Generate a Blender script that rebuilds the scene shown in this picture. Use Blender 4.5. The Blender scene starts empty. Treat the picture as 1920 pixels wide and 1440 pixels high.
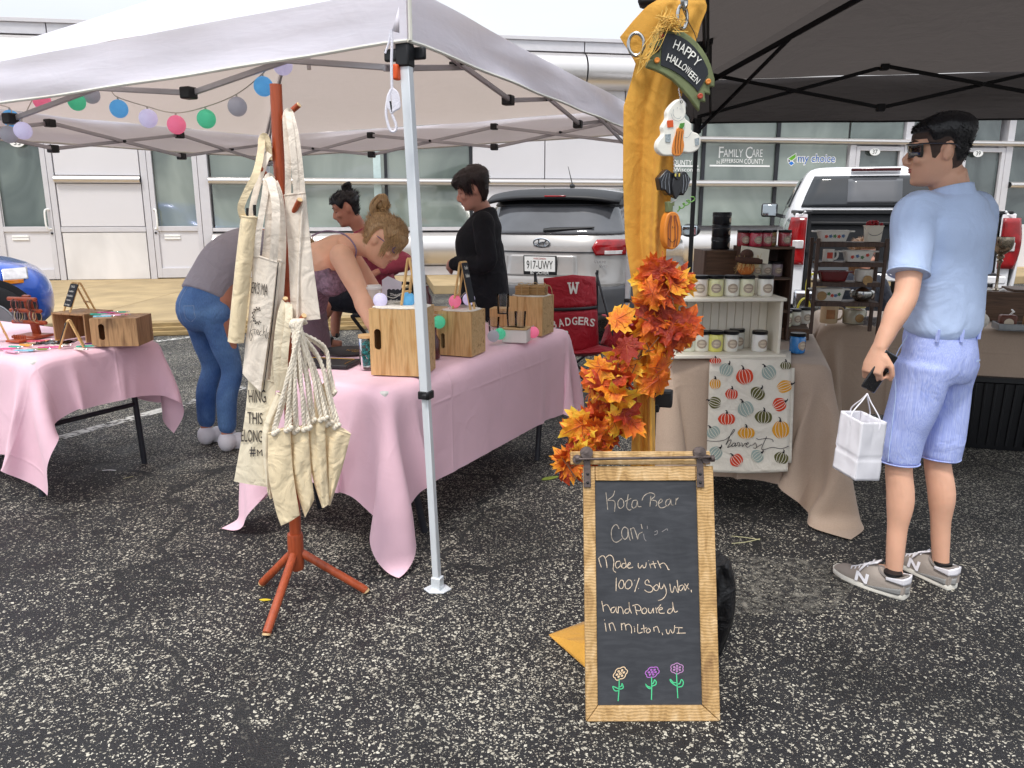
import bpy, bmesh, math, random
import numpy as np
from mathutils import Vector, Matrix, noise
V = Vector
R = math.radians
sin, cos, pi = math.sin, math.cos, math.pi
random.seed(7)
SC = bpy.context.scene
COL = SC.collection
# ------------------------------------------------------------------ camera
F, CH, HOR = 1450.0, 1.45, 390.0
PITCH = math.atan((720 - HOR) / F)
cam_d = bpy.data.cameras.new('camera'); cam = bpy.data.objects.new('camera', cam_d); COL.objects.link(cam)
cam.location = (0, 0, CH); cam.rotation_euler = (pi/2 - PITCH, 0, 0)
cam_d.sensor_width = 36; cam_d.lens = 36 * F / 1920; cam_d.clip_start = .05; cam_d.clip_end = 600
SC.camera = cam
# ------------------------------------------------------------------ world, sun, exposure
SUN_EL, SUN_AZ = R(60), R(205)          # azimuth clockwise from +Y
W = bpy.data.worlds.new('World'); SC.world = W; W.use_nodes = True
nt = W.node_tree; nt.nodes.clear()
wo = nt.nodes.new('ShaderNodeOutputWorld'); wb = nt.nodes.new('ShaderNodeBackground'); wb.inputs[1].default_value = .1
sk = nt.nodes.new('ShaderNodeTexSky'); sk.sky_type = 'NISHITA'; sk.sun_disc = False
sk.sun_elevation = SUN_EL; sk.sun_rotation = SUN_AZ; sk.dust_density = 3; sk.air_density = 1
tc = nt.nodes.new('ShaderNodeTexCoord'); mp = nt.nodes.new('ShaderNodeMapping'); mp.inputs['Scale'].default_value = (1, 1, 3)
nz = nt.nodes.new('ShaderNodeTexNoise'); nz.inputs['Scale'].default_value = 1.6; nz.inputs['Detail'].default_value = 6
cr = nt.nodes.new('ShaderNodeValToRGB'); cr.color_ramp.elements[0].position = .3; cr.color_ramp.elements[1].position = .7
cr.color_ramp.elements[0].color = (7.0, 7.5, 8.2, 1); cr.color_ramp.elements[1].color = (8.6, 8.8, 9.0, 1)
mx = nt.nodes.new('ShaderNodeMixRGB'); mx.inputs[0].default_value = .86
L = nt.links.new
L(tc.outputs['Generated'], mp.inputs[0]); L(mp.outputs[0], nz.inputs[0]); L(nz.outputs[0], cr.inputs[0])
L(sk.outputs[0], mx.inputs[1]); L(cr.outputs[0], mx.inputs[2]); # overcast sky: three times brighter overhead than at the horizon
sxyz = nt.nodes.new('ShaderNodeSeparateXYZ'); m1 = nt.nodes.new('ShaderNodeMath'); m1.operation = 'MAXIMUM'; m1.inputs[1].default_value = 0
m2 = nt.nodes.new('ShaderNodeMath'); m2.operation = 'MULTIPLY_ADD'; m2.inputs[1].default_value = .72; m2.inputs[2].default_value = .70
vm = nt.nodes.new('ShaderNodeVectorMath'); vm.operation = 'SCALE'
L(tc.outputs['Generated'], sxyz.inputs[0]); L(sxyz.outputs[2], m1.inputs[0]); L(m1.outputs[0], m2.inputs[0]); L(mx.outputs[0], vm.inputs[0]); L(m2.outputs[0], vm.inputs['Scale']); L(vm.outputs[0], wb.inputs[0]); L(wb.outputs[0], wo.inputs[0])
sl = bpy.data.lights.new('sun', 'SUN'); sl.energy = 1.5; sl.angle = R(10); sl.color = (1, .96, .9)
so = bpy.data.objects.new('sun', sl); COL.objects.link(so)
sd = V((sin(SUN_AZ)*cos(SUN_EL), cos(SUN_AZ)*cos(SUN_EL), sin(SUN_EL)))
so.rotation_euler = sd.to_track_quat('Z', 'Y').to_euler(); so.location = (0, -5, 20)
SC.view_settings.view_transform = 'Standard'; SC.view_settings.look = 'None'
SC.view_settings.exposure = .62; SC.view_settings.gamma = 1; SC.view_settings.use_curve_mapping = False
SC.render.engine = 'CYCLES'; SC.cycles.max_bounces = 7; SC.cycles.diffuse_bounces = 4; SC.cycles.glossy_bounces = 3; SC.cycles.adaptive_threshold = .025; SC.cycles.transparent_max_bounces = 8
# ------------------------------------------------------------------ photograph pixel -> place
def ray(px, py):
    u, v = (px-960)/F, (py-720)/F
    return V((u, cos(PITCH)-v*sin(PITCH), -sin(PITCH)-v*cos(PITCH)))
def P(px, py, Y):
    d = ray(px, py); return V((0, 0, CH)) + d*(Y/d.y)
def G(px, py, z=0.0):
    d = ray(px, py); return V((0, 0, CH)) + d*((z-CH)/d.z)
def onp(px, py, p0, n):
    d = ray(px, py); c = V((0, 0, CH)); return c + d*((V(p0)-c).dot(n)/d.dot(n))
def lin(h):
    r = []
    for i in (0, 2, 4):
        c = int(h[i:i+2], 16)/255
        r.append(c/12.92 if c <= .04045 else ((c+.055)/1.055)**2.4)
    return tuple(r)
def rng(a, b): return a + (b-a)*random.random()
def lerp(a, b, t): return a + (b-a)*t
def sstep(a, b, x):
    t = max(0, min(1, (x-a)/(b-a))); return t*t*(3-2*t)
# ------------------------------------------------------------------ materials
MATS = {}
def C3(c): return lin(c) if isinstance(c, str) else tuple(c)
class NG:
    def __init__(s, name):
        s.m = bpy.data.materials.new(name); s.m.use_nodes = True; s.t = s.m.node_tree; s.t.nodes.clear()
        s.out = s.n('OutputMaterial')
    def n(s, ty, **kw):
        d = s.t.nodes.new('ShaderNode'+ty)
        for k, v in kw.items():
            if k[0] == 'i': d.inputs[int(k[1:])].default_value = v
            else: setattr(d, k, v)
        return d
    def l(s, a, b): s.t.links.new(a, b)
    def coord(s, scale=(1, 1, 1), kind='Object', rot=(0, 0, 0)):
        t = s.n('TexCoord'); m = s.n('Mapping'); m.inputs['Scale'].default_value = scale; m.inputs['Rotation'].default_value = rot
        s.l(t.outputs[kind], m.inputs[0]); return m.outputs[0]
    def noise(s, vec, scale, detail=4, dist=0):
        d = s.n('TexNoise'); d.inputs['Scale'].default_value = scale; d.inputs['Detail'].default_value = detail
        d.inputs['Distortion'].default_value = dist
        s.l(vec, d.inputs[0]); return d.outputs[0]
    def ramp(s, fac, stops):
        d = s.n('ValToRGB'); e = d.color_ramp.elements
        while len(e) < len(stops): e.new(.5)
        for i, (p, c) in enumerate(stops):
            e[i].position = p; e[i].color = (*C3(c), 1) if not isinstance(c, (int, float)) else (c, c, c, 1)
        s.l(fac, d.inputs[0]); return d.outputs[0]
    def mix(s, fac, a, b, mode='MIX'):
        d = s.n('MixRGB', blend_type=mode)
        for i, x in enumerate((fac, a, b)):
            if isinstance(x, (int, float)): d.inputs[i].default_value = x if i == 0 else (x, x, x, 1)
            elif isinstance(x, (tuple, str)): d.inputs[i].default_value = (*C3(x), 1)
            else: s.l(x, d.inputs[i])
        return d.outputs[0]
    def math(s, op, a, b=0.0):
        d = s.n('Math', operation=op)
        for i, x in enumerate((a, b)):
            if isinstance(x, (int, float)): d.inputs[i].default_value = x
            else: s.l(x, d.inputs[i])
        return d.outputs[0]
    def bump(s, h, strength, dist=.01, prev=None):
        d = s.n('Bump'); d.inputs['Strength'].default_value = strength; d.inputs['Distance'].default_value = dist
        s.l(h, d.inputs['Height'])
        if prev: s.l(prev, d.inputs['Normal'])
        return d.outputs[0]
    def bsdf(s, col, rough=.6, metal=0, nrm=None, **kw):
        b = s.n('BsdfPrincipled')
        if isinstance(col, (tuple, str)): b.inputs['Base Color'].default_value = (*C3(col), 1)
        else: s.l(col, b.inputs['Base Color'])
        if isinstance(rough, (int, float)): b.inputs['Roughness'].default_value = rough
        else: s.l(rough, b.inputs['Roughness'])
        b.inputs['Metallic'].default_value = metal
        if nrm: s.l(nrm, b.inputs['Normal'])
        for k, v in kw.items(): b.inputs[k.replace('_', ' ')].default_value = v
        return b.outputs[0]
    def end(s, sh): s.l(sh, s.out.inputs[0]); return s.m
def mat(name, col, rough=.6, metal=0, var=.1, vs=7, bump=0, bs=60, bd=.01, col2=None, st=(1, 1, 1), rv=.0, translucent=0, **kw):
    if name in MATS: return MATS[name]
    g = NG(name); v = g.coord(st); c = C3(col)
    if col2 is None: a, b = tuple(x*(1-var) for x in c), tuple(min(1, x*(1+var)) for x in c)
    else: a, b = c, C3(col2)
    n = g.noise(v, vs, 3, .3); colr = g.ramp(n, [(.32, a), (.68, b)])
    if rv:
        oi = g.n('ObjectInfo'); hs = g.n('HueSaturation'); g.l(colr, hs.inputs['Color'])
        g.l(g.math('ADD', g.math('MULTIPLY', oi.outputs['Random'], rv), 1-rv/2), hs.inputs['Value']); colr = hs.outputs[0]
    nrm = g.bump(g.noise(v, bs, 3, .4), bump, bd) if bump else None
    sh = g.bsdf(colr, rough, metal, nrm, **kw)
    if translucent:
        t = g.n('BsdfTranslucent'); g.l(colr, t.inputs[0]); ms = g.n('MixShader'); ms.inputs[0].default_value = translucent
        if nrm: g.l(nrm, t.inputs['Normal'])
        g.l(sh, ms.inputs[1]); g.l(t.outputs[0], ms.inputs[2]); sh = ms.outputs[0]
    MATS[name] = g.end(sh); return MATS[name]
def wood(name, c1, c2, axis=2, rough=.55, sc=1.0, c3=None):
    if name in MATS: return MATS[name]
    g = NG(name); s = [22*sc]*3; s[axis] = 1.6*sc; v = g.coord(tuple(s))
    n = g.noise(v, 1.5, 6, 1.2); n2 = g.noise(v, 9, 4, .5)
    col = g.ramp(n, [(.3, c1), (.52, c2), (.72, c3 or c1)])
    col = g.mix(.35, col, g.ramp(n2, [(.35, .55), (.6, 1.0)]), 'MULTIPLY')
    oi = g.n('ObjectInfo'); hs = g.n('HueSaturation'); g.l(col, hs.inputs['Color'])
    g.l(g.math('ADD', g.math('MULTIPLY', oi.outputs['Random'], .2), .9), hs.inputs['Value'])
    MATS[name] = g.end(g.bsdf(hs.outputs[0], rough, 0, g.bump(n2, .25, .002))); return MATS[name]
def cloth(name, col, fold=.25, fs=5, weave=0, translucent=.12, rough=.85, var=.06, col2=None, sheen=.1):
    """woven cloth: soft tone change, creases, weave"""
    if name in MATS: return MATS[name]
    g = NG(name); v = g.coord(); c = C3(col)
    n = g.noise(v, 3.5, 4); colr = g.ramp(n, [(.3, tuple(x*(1-var) for x in c)), (.7, C3(col2) if col2 else tuple(min(1, x*(1+var)) for x in c))])
    if weave:
        w = g.noise(g.coord((1, 1, 6)), weave, 3); w2 = g.noise(g.coord((6, 6, 1)), weave, 3)
        ww = g.mix(.5, g.ramp(w, [(.35, .8), (.65, 1.1)]), g.ramp(w2, [(.35, .8), (.65, 1.1)]))
        colr = g.mix(.5, colr, ww, 'MULTIPLY')
    n1 = g.noise(v, fs, 3, 1.5); nb = g.bump(n1, fold, .06); nb = g.bump(g.noise(v, fs*9, 4, .5), fold*.5, .006, nb)
    sh = g.bsdf(colr, rough, 0, nb, Sheen_Weight=sheen)
    if translucent:
        t = g.n('BsdfTranslucent'); g.l(colr, t.inputs[0]); ms = g.n('MixShader'); ms.inputs[0].default_value = translucent
        g.l(sh, ms.inputs[1]); g.l(t.outputs[0], ms.inputs[2]); sh = ms.outputs[0]
    MATS[name] = g.end(sh); return MATS[name]
def glassy(name, col=(1, 1, 1), rough=.02, ior=1.45, thin=.0):
    if name in MATS: return MATS[name]
    g = NG(name); gl = g.n('BsdfGlossy'); gl.inputs['Roughness'].default_value = rough
    tr = g.n('BsdfTransparent'); tr.inputs[0].default_value = (*C3(col), 1)
    fr = g.n('Fresnel'); fr.inputs[0].default_value = ior; ms = g.n('MixShader')
    g.l(g.math('ADD', fr.outputs[0], thin), ms.inputs[0]); g.l(tr.outputs[0], ms.inputs[1]); g.l(gl.outputs[0], ms.inputs[2])
    MATS[name] = g.end(ms.outputs[0]); return MATS[name]
# ------------------------------------------------------------------ mesh building
def frame(d, up=V((0, 0, 1))):
    d = d.normalized(); a = up.cross(d)
    if a.length < 1e-4: a = V((1, 0, 0)).cross(d)
    a.normalize(); return a, d.cross(a)
class MB:
    def __init__(s): s.v = []; s.f = []; s.mi = []; s.T = Matrix.Identity(4); s.cm = 0
    def add(s, vs, fs):
        o = len(s.v); s.v += [s.T @ V(p) for p in vs]
        for f in fs: s.f.append([i+o for i in f]); s.mi.append(s.cm)
        return s
    def box(s, c, sz, rz=0, M=None):
        x, y, z = sz[0]/2, sz[1]/2, sz[2]/2
        T = Matrix.Translation(V(c)) @ (M if M else Matrix.Rotation(rz, 4, 'Z'))
        vs = [T @ V((a*x, b*y, d*z)) for d in (-1, 1) for b in (-1, 1) for a in (-1, 1)]
        return s.add(vs, [(0, 2, 3, 1), (4, 5, 7, 6), (0, 1, 5, 4), (2, 6, 7, 3), (0, 4, 6, 2), (1, 3, 7, 5)])
    def bb(s, a, b): # box by two corners
        a, b = V(a), V(b); return s.box((a+b)/2, [abs(x) for x in (b-a)])
    def bar(s, p, q, w, h=None, up=V((0, 0, 1))):
        p, q = V(p), V(q); a, b = frame(q-p, up); h = h or w
        M = Matrix((a, b, (q-p).normalized())).transposed().to_4x4()
        return s.box((p+q)/2, (w, h, (q-p).length), M=M)
    def tube(s, pts, r, n=10, cap=True, closed=False, ry=None):
        pts = [V(p) for p in pts]; m = len(pts); rs = r if isinstance(r, (list, tuple)) else [r]*m
        vs = []; up = None
        for i, p in enumerate(pts):
            if closed: d = pts[(i+1) % m]-pts[i-1]
            else: d = pts[min(i+1, m-1)]-pts[max(i-1, 0)]
            if d.length < 1e-9: d = V((0, 0, 1))
            d.normalize()
            if up is None: a, b = frame(d)
            else:
                a = up - d*up.dot(d)
                a = a.normalized() if a.length > 1e-5 else frame(d)[0]
                b = d.cross(a)
            up = a
            for k in range(n):
                t = 2*pi*k/n; vs.append(p + a*(cos(t)*rs[i]) + b*(sin(t)*(rs[i] if ry is None else ry[i] if isinstance(ry, (list, tuple)) else ry)))
        fs = []
        for i in range(m if closed else m-1):
            j = (i+1) % m
            for k in range(n): fs.append((i*n+k, i*n+(k+1) % n, j*n+(k+1) % n, j*n+k))
        if cap and not closed: fs += [tuple(range(n-1, -1, -1)), tuple(range((m-1)*n, m*n))]
        return s.add(vs, fs)
    def cyl(s, p, q, r, r2=None, n=16): return s.tube([p, q], [r, r2 if r2 is not None else r], n)
    def lathe(s, prof, c=(0, 0, 0), n=24, sx=1, sy=1):
        vs = [V((c[0]+r*cos(2*pi*k/n)*sx, c[1]+r*sin(2*pi*k/n)*sy, c[2]+z)) for r, z in prof for k in range(n)]
        m = len(prof); fs = [(i*n+k, i*n+(k+1) % n, (i+1)*n+(k+1) % n, (i+1)*n+k) for i in range(m-1) for k in range(n)]
        if prof[0][0] > 0: fs.append(tuple(range(n-1, -1, -1)))
        if prof[-1][0] > 0: fs.append(tuple(range((m-1)*n, m*n)))
        return s.add(vs, fs)
    def ball(s, c, r, nu=16, nv=10, M=None):
        r = V((r, r, r)) if isinstance(r, (int, float)) else V(r); c = V(c)
        vs = []
        for j in range(nv+1):
            t = pi*j/nv
            for i in range(nu):
                p = V((r.x*sin(t)*cos(2*pi*i/nu), r.y*sin(t)*sin(2*pi*i/nu), -r.z*cos(t)))
                vs.append(c + (M @ p if M else p))
        fs = [(j*nu+i, j*nu+(i+1) % nu, (j+1)*nu+(i+1) % nu, (j+1)*nu+i) for j in range(nv) for i in range(nu)]
        return s.add(vs, fs)
    def grid(s, fn, nu, nv, closeu=False):
        n = nu if closeu else nu+1
        vs = [fn(i/nu, j/nv) for j in range(nv+1) for i in range(n)]
        fs = [(j*n+i, j*n+(i+1) % n, (j+1)*n+(i+1) % n, (j+1)*n+i) for j in range(nv) for i in range(nu)]
        return s.add(vs, fs)
    def prism(s, poly, t, M=None, t0=0):
        """2D polygon in local xy, extruded t0..t in local z"""
        M = M or Matrix.Identity(4); n = len(poly)
        vs = [M @ V((x, y, t0)) for x, y in poly] + [M @ V((x, y, t)) for x, y in poly]
        return s.add(vs, [tuple(range(n-1, -1, -1)), tuple(range(n, 2*n))] + [(i, (i+1) % n, n+(i+1) % n, n+i) for i in range(n)])
    def ribbon(s, pts, w, nrm, lift=0.0):
        pts = [V(p) for p in pts]; m = len(pts); nn = V(nrm).normalized(); vs = []
        for i, p in enumerate(pts):
            d = pts[min(i+1, m-1)]-pts[max(i-1, 0)]; a = nn.cross(d)
            a = a.normalized() if a.length > 1e-9 else V((0, 0, 0)); ww = w[i] if isinstance(w, (list, tuple)) else w
            vs += [p+a*ww/2+nn*lift, p-a*ww/2+nn*lift]
        return s.add(vs, [(2*i, 2*i+1, 2*i+3, 2*i+2) for i in range(m-1)])
    def loft(s, rings, cap=True, closed=True):
        n = len(rings[0]); vs = [p for r in rings for p in r]; k1 = n if closed else n-1
        fs = [(i*n+k, i*n+(k+1) % n, (i+1)*n+(k+1) % n, (i+1)*n+k) for i in range(len(rings)-1) for k in range(k1)]
        if cap: fs += [tuple(range(n-1, -1, -1)), tuple(range((len(rings)-1)*n, len(rings)*n))]
        return s.add(vs, fs)
    def mesh(s, name, mats, ang=40, Minv=None):
        me = bpy.data.meshes.new(name); vs = [Minv @ p for p in s.v] if Minv else s.v
        me.from_pydata([tuple(p) for p in vs], [], s.f)
        mats = mats if isinstance(mats, (list, tuple)) else [mats]
        for m in mats: me.materials.append(m)
        if len(mats) > 1: me.polygons.foreach_set('material_index', s.mi)
        me.validate()
        if ang:
            me.polygons.foreach_set('use_smooth', [True]*len(me.polygons)); me.set_sharp_from_angle(angle=R(ang))
        return me
    def build(s, name, mats, parent=None, w=0, ang=40, bev=0, sub=0, solid=0, remesh=0, smooth=0, fixn=True):
        Mi = None
        if w and parent: Mi = wm(parent).inverted()
        me = s.mesh(name, mats, ang, Mi)
        if fixn:
            bm = bmesh.new(); bm.from_mesh(me); bmesh.ops.recalc_face_normals(bm, faces=bm.faces); bm.to_mesh(me); bm.free()
        o = bpy.data.objects.new(name, me); COL.objects.link(o)
        if parent: o.parent = parent
        if remesh:
            m = o.modifiers.new('r', 'REMESH'); m.mode = 'VOXEL'; m.voxel_size = remesh; m.use_smooth_shade = True
        if smooth:
            m = o.modifiers.new('s', 'SMOOTH'); m.factor = .5; m.iterations = smooth
        if solid:
            m = o.modifiers.new('t', 'SOLIDIFY'); m.thickness = solid; m.offset = 0
        if sub:
            m = o.modifiers.new('u', 'SUBSURF'); m.levels = sub; m.render_levels = sub; m.boundary_smooth = 'PRESERVE_CORNERS'
        if bev:
            m = o.modifiers.new('b', 'BEVEL'); m.width = bev; m.segments = 2; m.limit_method = 'ANGLE'; m.angle_limit = R(35)
        return o
def wm(o):
    M = Matrix.LocRotScale(o.location, o.rotation_euler, o.scale)
    return wm(o.parent) @ M if o.parent else M
def tag(o, label, cat, group=None):
    o['label'] = label; o['category'] = cat
    if group: o['group'] = group
    return o
def thing(name, label, cat, loc=(0, 0, 0), rz=0, group=None):
    o = bpy.data.objects.new(name, None); COL.objects.link(o); o.empty_display_size = .1
    o.location = loc; o.rotation_euler = (0, 0, rz); return tag(o, label, cat, group)
def struct(o): o['kind'] = 'structure'; return o
def dup(root, loc, rz, label=None, group=None):
    r = root.copy(); COL.objects.link(r); r.location = loc; r.rotation_euler = (0, 0, rz)
    if label: r['label'] = label
    if group: r['group'] = group
    for ch in list(root.children):
        c = ch.copy(); COL.objects.link(c); c.parent = r
        for g in ch.children:
            d = g.copy(); COL.objects.link(d); d.parent = c
    return r
def text(s, size, M, mt, parent=None, name='lettering', sx=1, thick=.001, w=0, align='CENTER', shear=0, weight=0):
    """flat lettering; M places its local xy plane"""
    cu = bpy.data.curves.new('t', 'FONT'); cu.body = s; cu.size = size; cu.align_x = align; cu.align_y = 'CENTER'
    cu.extrude = thick; cu.shear = shear; cu.offset = weight; cu.resolution_u = 3
    o = bpy.data.objects.new('t', cu); COL.objects.link(o)
    dg = bpy.context.evaluated_depsgraph_get(); me = bpy.data.meshes.new_from_object(o.evaluated_get(dg))
    bpy.data.objects.remove(o); bpy.data.curves.remove(cu)
    T = M @ Matrix.Diagonal((sx, 1, 1, 1))
    if w and parent: T = wm(parent).inverted() @ T
    me.transform(T); me.name = name; me.materials.clear(); me.materials.append(mt)
    o = bpy.data.objects.new(name, me); COL.objects.link(o)
    if parent: o.parent = parent
    return o
def basis(o, x, y):
    """matrix whose local x,y are the given directions, z = x cross y"""
    x = V(x).normalized(); z = x.cross(V(y)).normalized(); y = z.cross(x)
    M = Matrix((x, y, z)).transposed().to_4x4(); M.translation = V(o); return M
def spline(pts, n=6, closed=False):
    pts = [V(p) if len(p) == 3 else V((p[0], p[1], 0)) for p in pts]; m = len(pts); out = []
    rngi = range(m) if closed else range(m-1)
    for i in rngi:
        g = (lambda k: pts[k % m]) if closed else (lambda k: pts[max(0, min(m-1, k))])
        p0, p1, p2, p3 = g(i-1), g(i), g(i+1), g(i+2)
        for j in range(n):
            t = j/n
            out.append(.5*((2*p1)+(p2-p0)*t+(2*p0-5*p1+4*p2-p3)*t*t+(3*p1-p0-3*p2+p3)*t**3))
    if not closed: out.append(pts[-1])
    return out
def spl2(pts, n=6, closed=False): return [(p.x, p.y) for p in spline(pts, n, closed)]
# ================================================================== ground
def m_asphalt():
    g = NG('asphalt'); v = g.coord()
    big = g.noise(v, .55, 3, .8); mid = g.noise(v, 5, 3, .8)
    base = g.ramp(mid, [(.3, (.0085, .008, .0098)), (.7, (.0215, .0205, .0222))])
    dens = g.math('ADD', g.math('MULTIPLY', big, 1.45), g.math('ADD', g.math('MULTIPLY', mid, .45), -.33))
    hgt = None; col = base
    for sc, lo, hi, seed in ((95, .50, .70, 0), (165, .50, .74, 5.3)):
        vv = g.coord((1, 1, 1)); mv = g.n('Mapping'); mv.inputs['Location'].default_value = (seed, seed*2, 0); g.l(vv, mv.inputs[0])
        wob = g.n('TexNoise'); wob.inputs['Scale'].default_value = sc*.9; wob.inputs['Detail'].default_value = 0; g.l(mv.outputs[0], wob.inputs[0])
        wv = g.n('MixRGB', blend_type='ADD'); wv.inputs[0].default_value = .012; g.l(mv.outputs[0], wv.inputs[1]); g.l(wob.outputs[1], wv.inputs[2])
        vo = g.n('TexVoronoi'); vo.inputs['Scale'].default_value = sc; vo.inputs['Randomness'].default_value = 1; g.l(wv.outputs[0], vo.inputs['Vector'])
        sep = g.n('SeparateColor'); g.l(vo.outputs['Color'], sep.inputs[0])
        pick = g.math('GREATER_THAN', sep.outputs[0], g.math('SUBTRACT', 1.21 if seed else 1.25, dens))
        rad = g.math('MULTIPLY', g.math('ADD', sep.outputs[1], .35), .42)
        inside = g.math('LESS_THAN', vo.outputs['Distance'], rad)
        fac = g.math('MULTIPLY', pick, inside)
        sc_ = g.ramp(sep.outputs[2], [(0, (.17, .15, .125)), (.4, (.42, .385, .31)), (1, (.72, .68, .57))])
        col = g.mix(fac, col, sc_); hgt = fac if hgt is None else g.math('MAXIMUM', hgt, fac)
    # tar-filled cracks and worn seams
    vo = g.n('TexVoronoi', feature='DISTANCE_TO_EDGE'); vo.inputs['Scale'].default_value = .55
    wv = g.n('MixRGB', blend_type='ADD'); wv.inputs[0].default_value = .5; g.l(v, wv.inputs[1])
    n3 = g.n('TexNoise'); n3.inputs['Scale'].default_value = 2.2; g.l(v, n3.inputs[0]); g.l(n3.outputs[1], wv.inputs[2]); g.l(wv.outputs[0], vo.inputs['Vector'])
    crack = g.math('LESS_THAN', vo.outputs['Distance'], .006)
    col = g.mix(g.math('MULTIPLY', crack, .85), col, (.012, .012, .013))
    st = g.ramp(g.noise(v, 1.7, 3, 1.0), [(.34, .55), (.5, 1.0)]); col = g.mix(1.0, col, st, 'MULTIPLY')
    nb = g.bump(g.math('ADD', g.noise(v, 160, 2), g.math('MULTIPLY', hgt, .4)), .7, .008)
    rough = g.ramp(mid, [(.3, .55), (.7, .85)])
    return g.end(g.bsdf(col, rough, 0, nb))
ASPH = m_asphalt()
mb = MB(); mb.add([(-150, -60, 0), (150, -60, 0), (150, 240, 0), (-150, 240, 0)], [(0, 1, 2, 3)])
struct(mb.build('ground', ASPH))
def m_paint():
    g = NG('worn_paint'); v = g.coord(); n = g.noise(v, 26, 6, .5); n2 = g.noise(v, 3, 4)
    f = g.ramp(g.math('ADD', g.math('MULTIPLY', n, .7), g.math('MULTIPLY', n2, .45)), [(.52, 0.0), (.6, 1.0)])
    b = g.bsdf(g.ramp(n, [(.4, (.42, .41, .39)), (.7, (.62, .61, .58))]), .8)
    t = g.n('BsdfTransparent'); ms = g.n('MixShader'); g.l(f, ms.inputs[0]); g.l(t.outputs[0], ms.inputs[1]); g.l(b, ms.inputs[2])
    return g.end(ms.outputs[0])
PAINT = m_paint()
def stripe(p, q, w=.1):
    mb = MB(); p, q = V(p), V(q); n = 20
    mb.ribbon([p.lerp(q, i/n) for i in range(n+1)], w, (0, 0, 1), .004); o = mb.build('parking_line', PAINT, fixn=False); return struct(o)
stripe((-3.35, 3.9, 0), (-1.7, 7.3, 0), .11); stripe((-4.6, 7.7, 0), (-3.55, 9.0, 0), .11)
stripe((2.0, 6.5, 0), (4.3, 12.5, 0), .11)
# pale worn patch of ground beside the right booth
mb = MB(); c = G(1385, 1095)
ring = [(c.x+.46*cos(t)*(1+.15*sin(3*t)), c.y+.30*sin(t)*(1+.2*cos(2*t)), .004) for t in [2*pi*i/40 for i in range(40)]]
g = NG('worn_patch'); v = g.coord(); n = g.noise(v, 60, 6, .4)
b = g.bsdf(g.ramp(n, [(.4, (.10, .095, .085)), (.62, (.30, .28, .24))]), .9, 0, g.bump(n, .6, .006)); t = g.n('BsdfTransparent'); ms = g.n('MixShader')
g.l(g.ramp(g.noise(v, 26, 5, .3), [(.44, .05), (.66, .65)]), ms.inputs[0]); g.l(t.outputs[0], ms.inputs[1]); g.l(b, ms.inputs[2])
mb.add(ring, [tuple(range(40))]); struct(mb.build('worn_patch', g.end(ms.outputs[0]), fixn=False))
# ================================================================== sidewalk
CONC = mat('sidewalk_concrete', 'ab9570', .85, var=.16, vs=2.2, bump=.35, bs=50, rv=.12)
KERB = mat('kerb_concrete', 'a0885e', .85, var=.25, vs=5, bump=.5, bs=30, st=(1, 1, 5))
sw = struct(bpy.data.objects.new('sidewalk', None)); COL.objects.link(sw)
BYAW = R(9.5)
fx = V((cos(BYAW), sin(BYAW), 0)); fn = V((sin(BYAW), -cos(BYAW), 0))   # along the facade, out of the facade
BO = G(110, 525, .15); BO.z = 0
def LB(s, o, z): return BO + fx*s + fn*o + V((0, 0, z))
kang = R(12)
ke = [V((-14, 6.95, 0)), V((-1.75, 9.62, 0))]
kd = (ke[1]-ke[0]).normalized(); kn = V((kd.y, -kd.x, 0))
n = 7
for i in range(n):
    a, b = ke[0].lerp(ke[1], i/n), ke[0].lerp(ke[1], (i+1)/n)
    for j in range(2):
        def pt(k, jj, e):
            q = (a if k == 0 else b) + kd*(.006 if k == 0 else -.006)
            s = (q-BO).dot(fx); back = LB(s + (.9 if 1 else 0), 0, 0)
            return q.lerp(back, jj/2 + e)
        c4 = [pt(0, j, .001), pt(1, j, .001), pt(1, j+1, -.001), pt(0, j+1, -.001)]
        mb = MB(); mb.add([p+V((0, 0, z)) for z in (.02, .15) for p in c4], [(0, 3, 2, 1), (4, 5, 6, 7), (0, 1, 5, 4), (1, 2, 6, 5), (2, 3, 7, 6), (3, 0, 4, 7)])
        mb.build('slab', CONC, sw, bev=.006)
for i in range(n):
    a, b = ke[0].lerp(ke[1], i/n)+kd*.004, ke[0].lerp(ke[1], (i+1)/n)-kd*.004
    mb = MB()
    for w0, w1, z in ((.006, .16, .146), (.16, .2, .1), (.2, .235, .055)):
        q = [a+kn*w0, b+kn*w0, b+kn*w1, a+kn*w1]
        mb.add([p+V((0, 0, zz)) for zz in (0, z) for p in q], [(0, 3, 2, 1), (4, 5, 6, 7), (0, 1, 5, 4), (1, 2, 6, 5), (2, 3, 7, 6), (3, 0, 4, 7)])
    mb.build('kerb_stone', KERB, sw, bev=.008)
# narrow walk along the shopfronts on the right
s0 = (ke[1]-BO).dot(fx)+1.0
for i in range(8):
    a, b = s0+i*2.2+.01, s0+(i+1)*2.2-.01
    mb = MB(); q = [LB(a, 2.2, 0), LB(b, 2.2, 0), LB(b, .004, 0), LB(a, .004, 0)]
    mb.add([p+V((0, 0, zz)) for zz in (0, .15) for p in q], [(0, 3, 2, 1), (4, 5, 6, 7), (0, 1, 5, 4), (1, 2, 6, 5), (2, 3, 7, 6), (3, 0, 4, 7)])
    mb.build('slab', CONC, sw, bev=.008)
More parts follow.
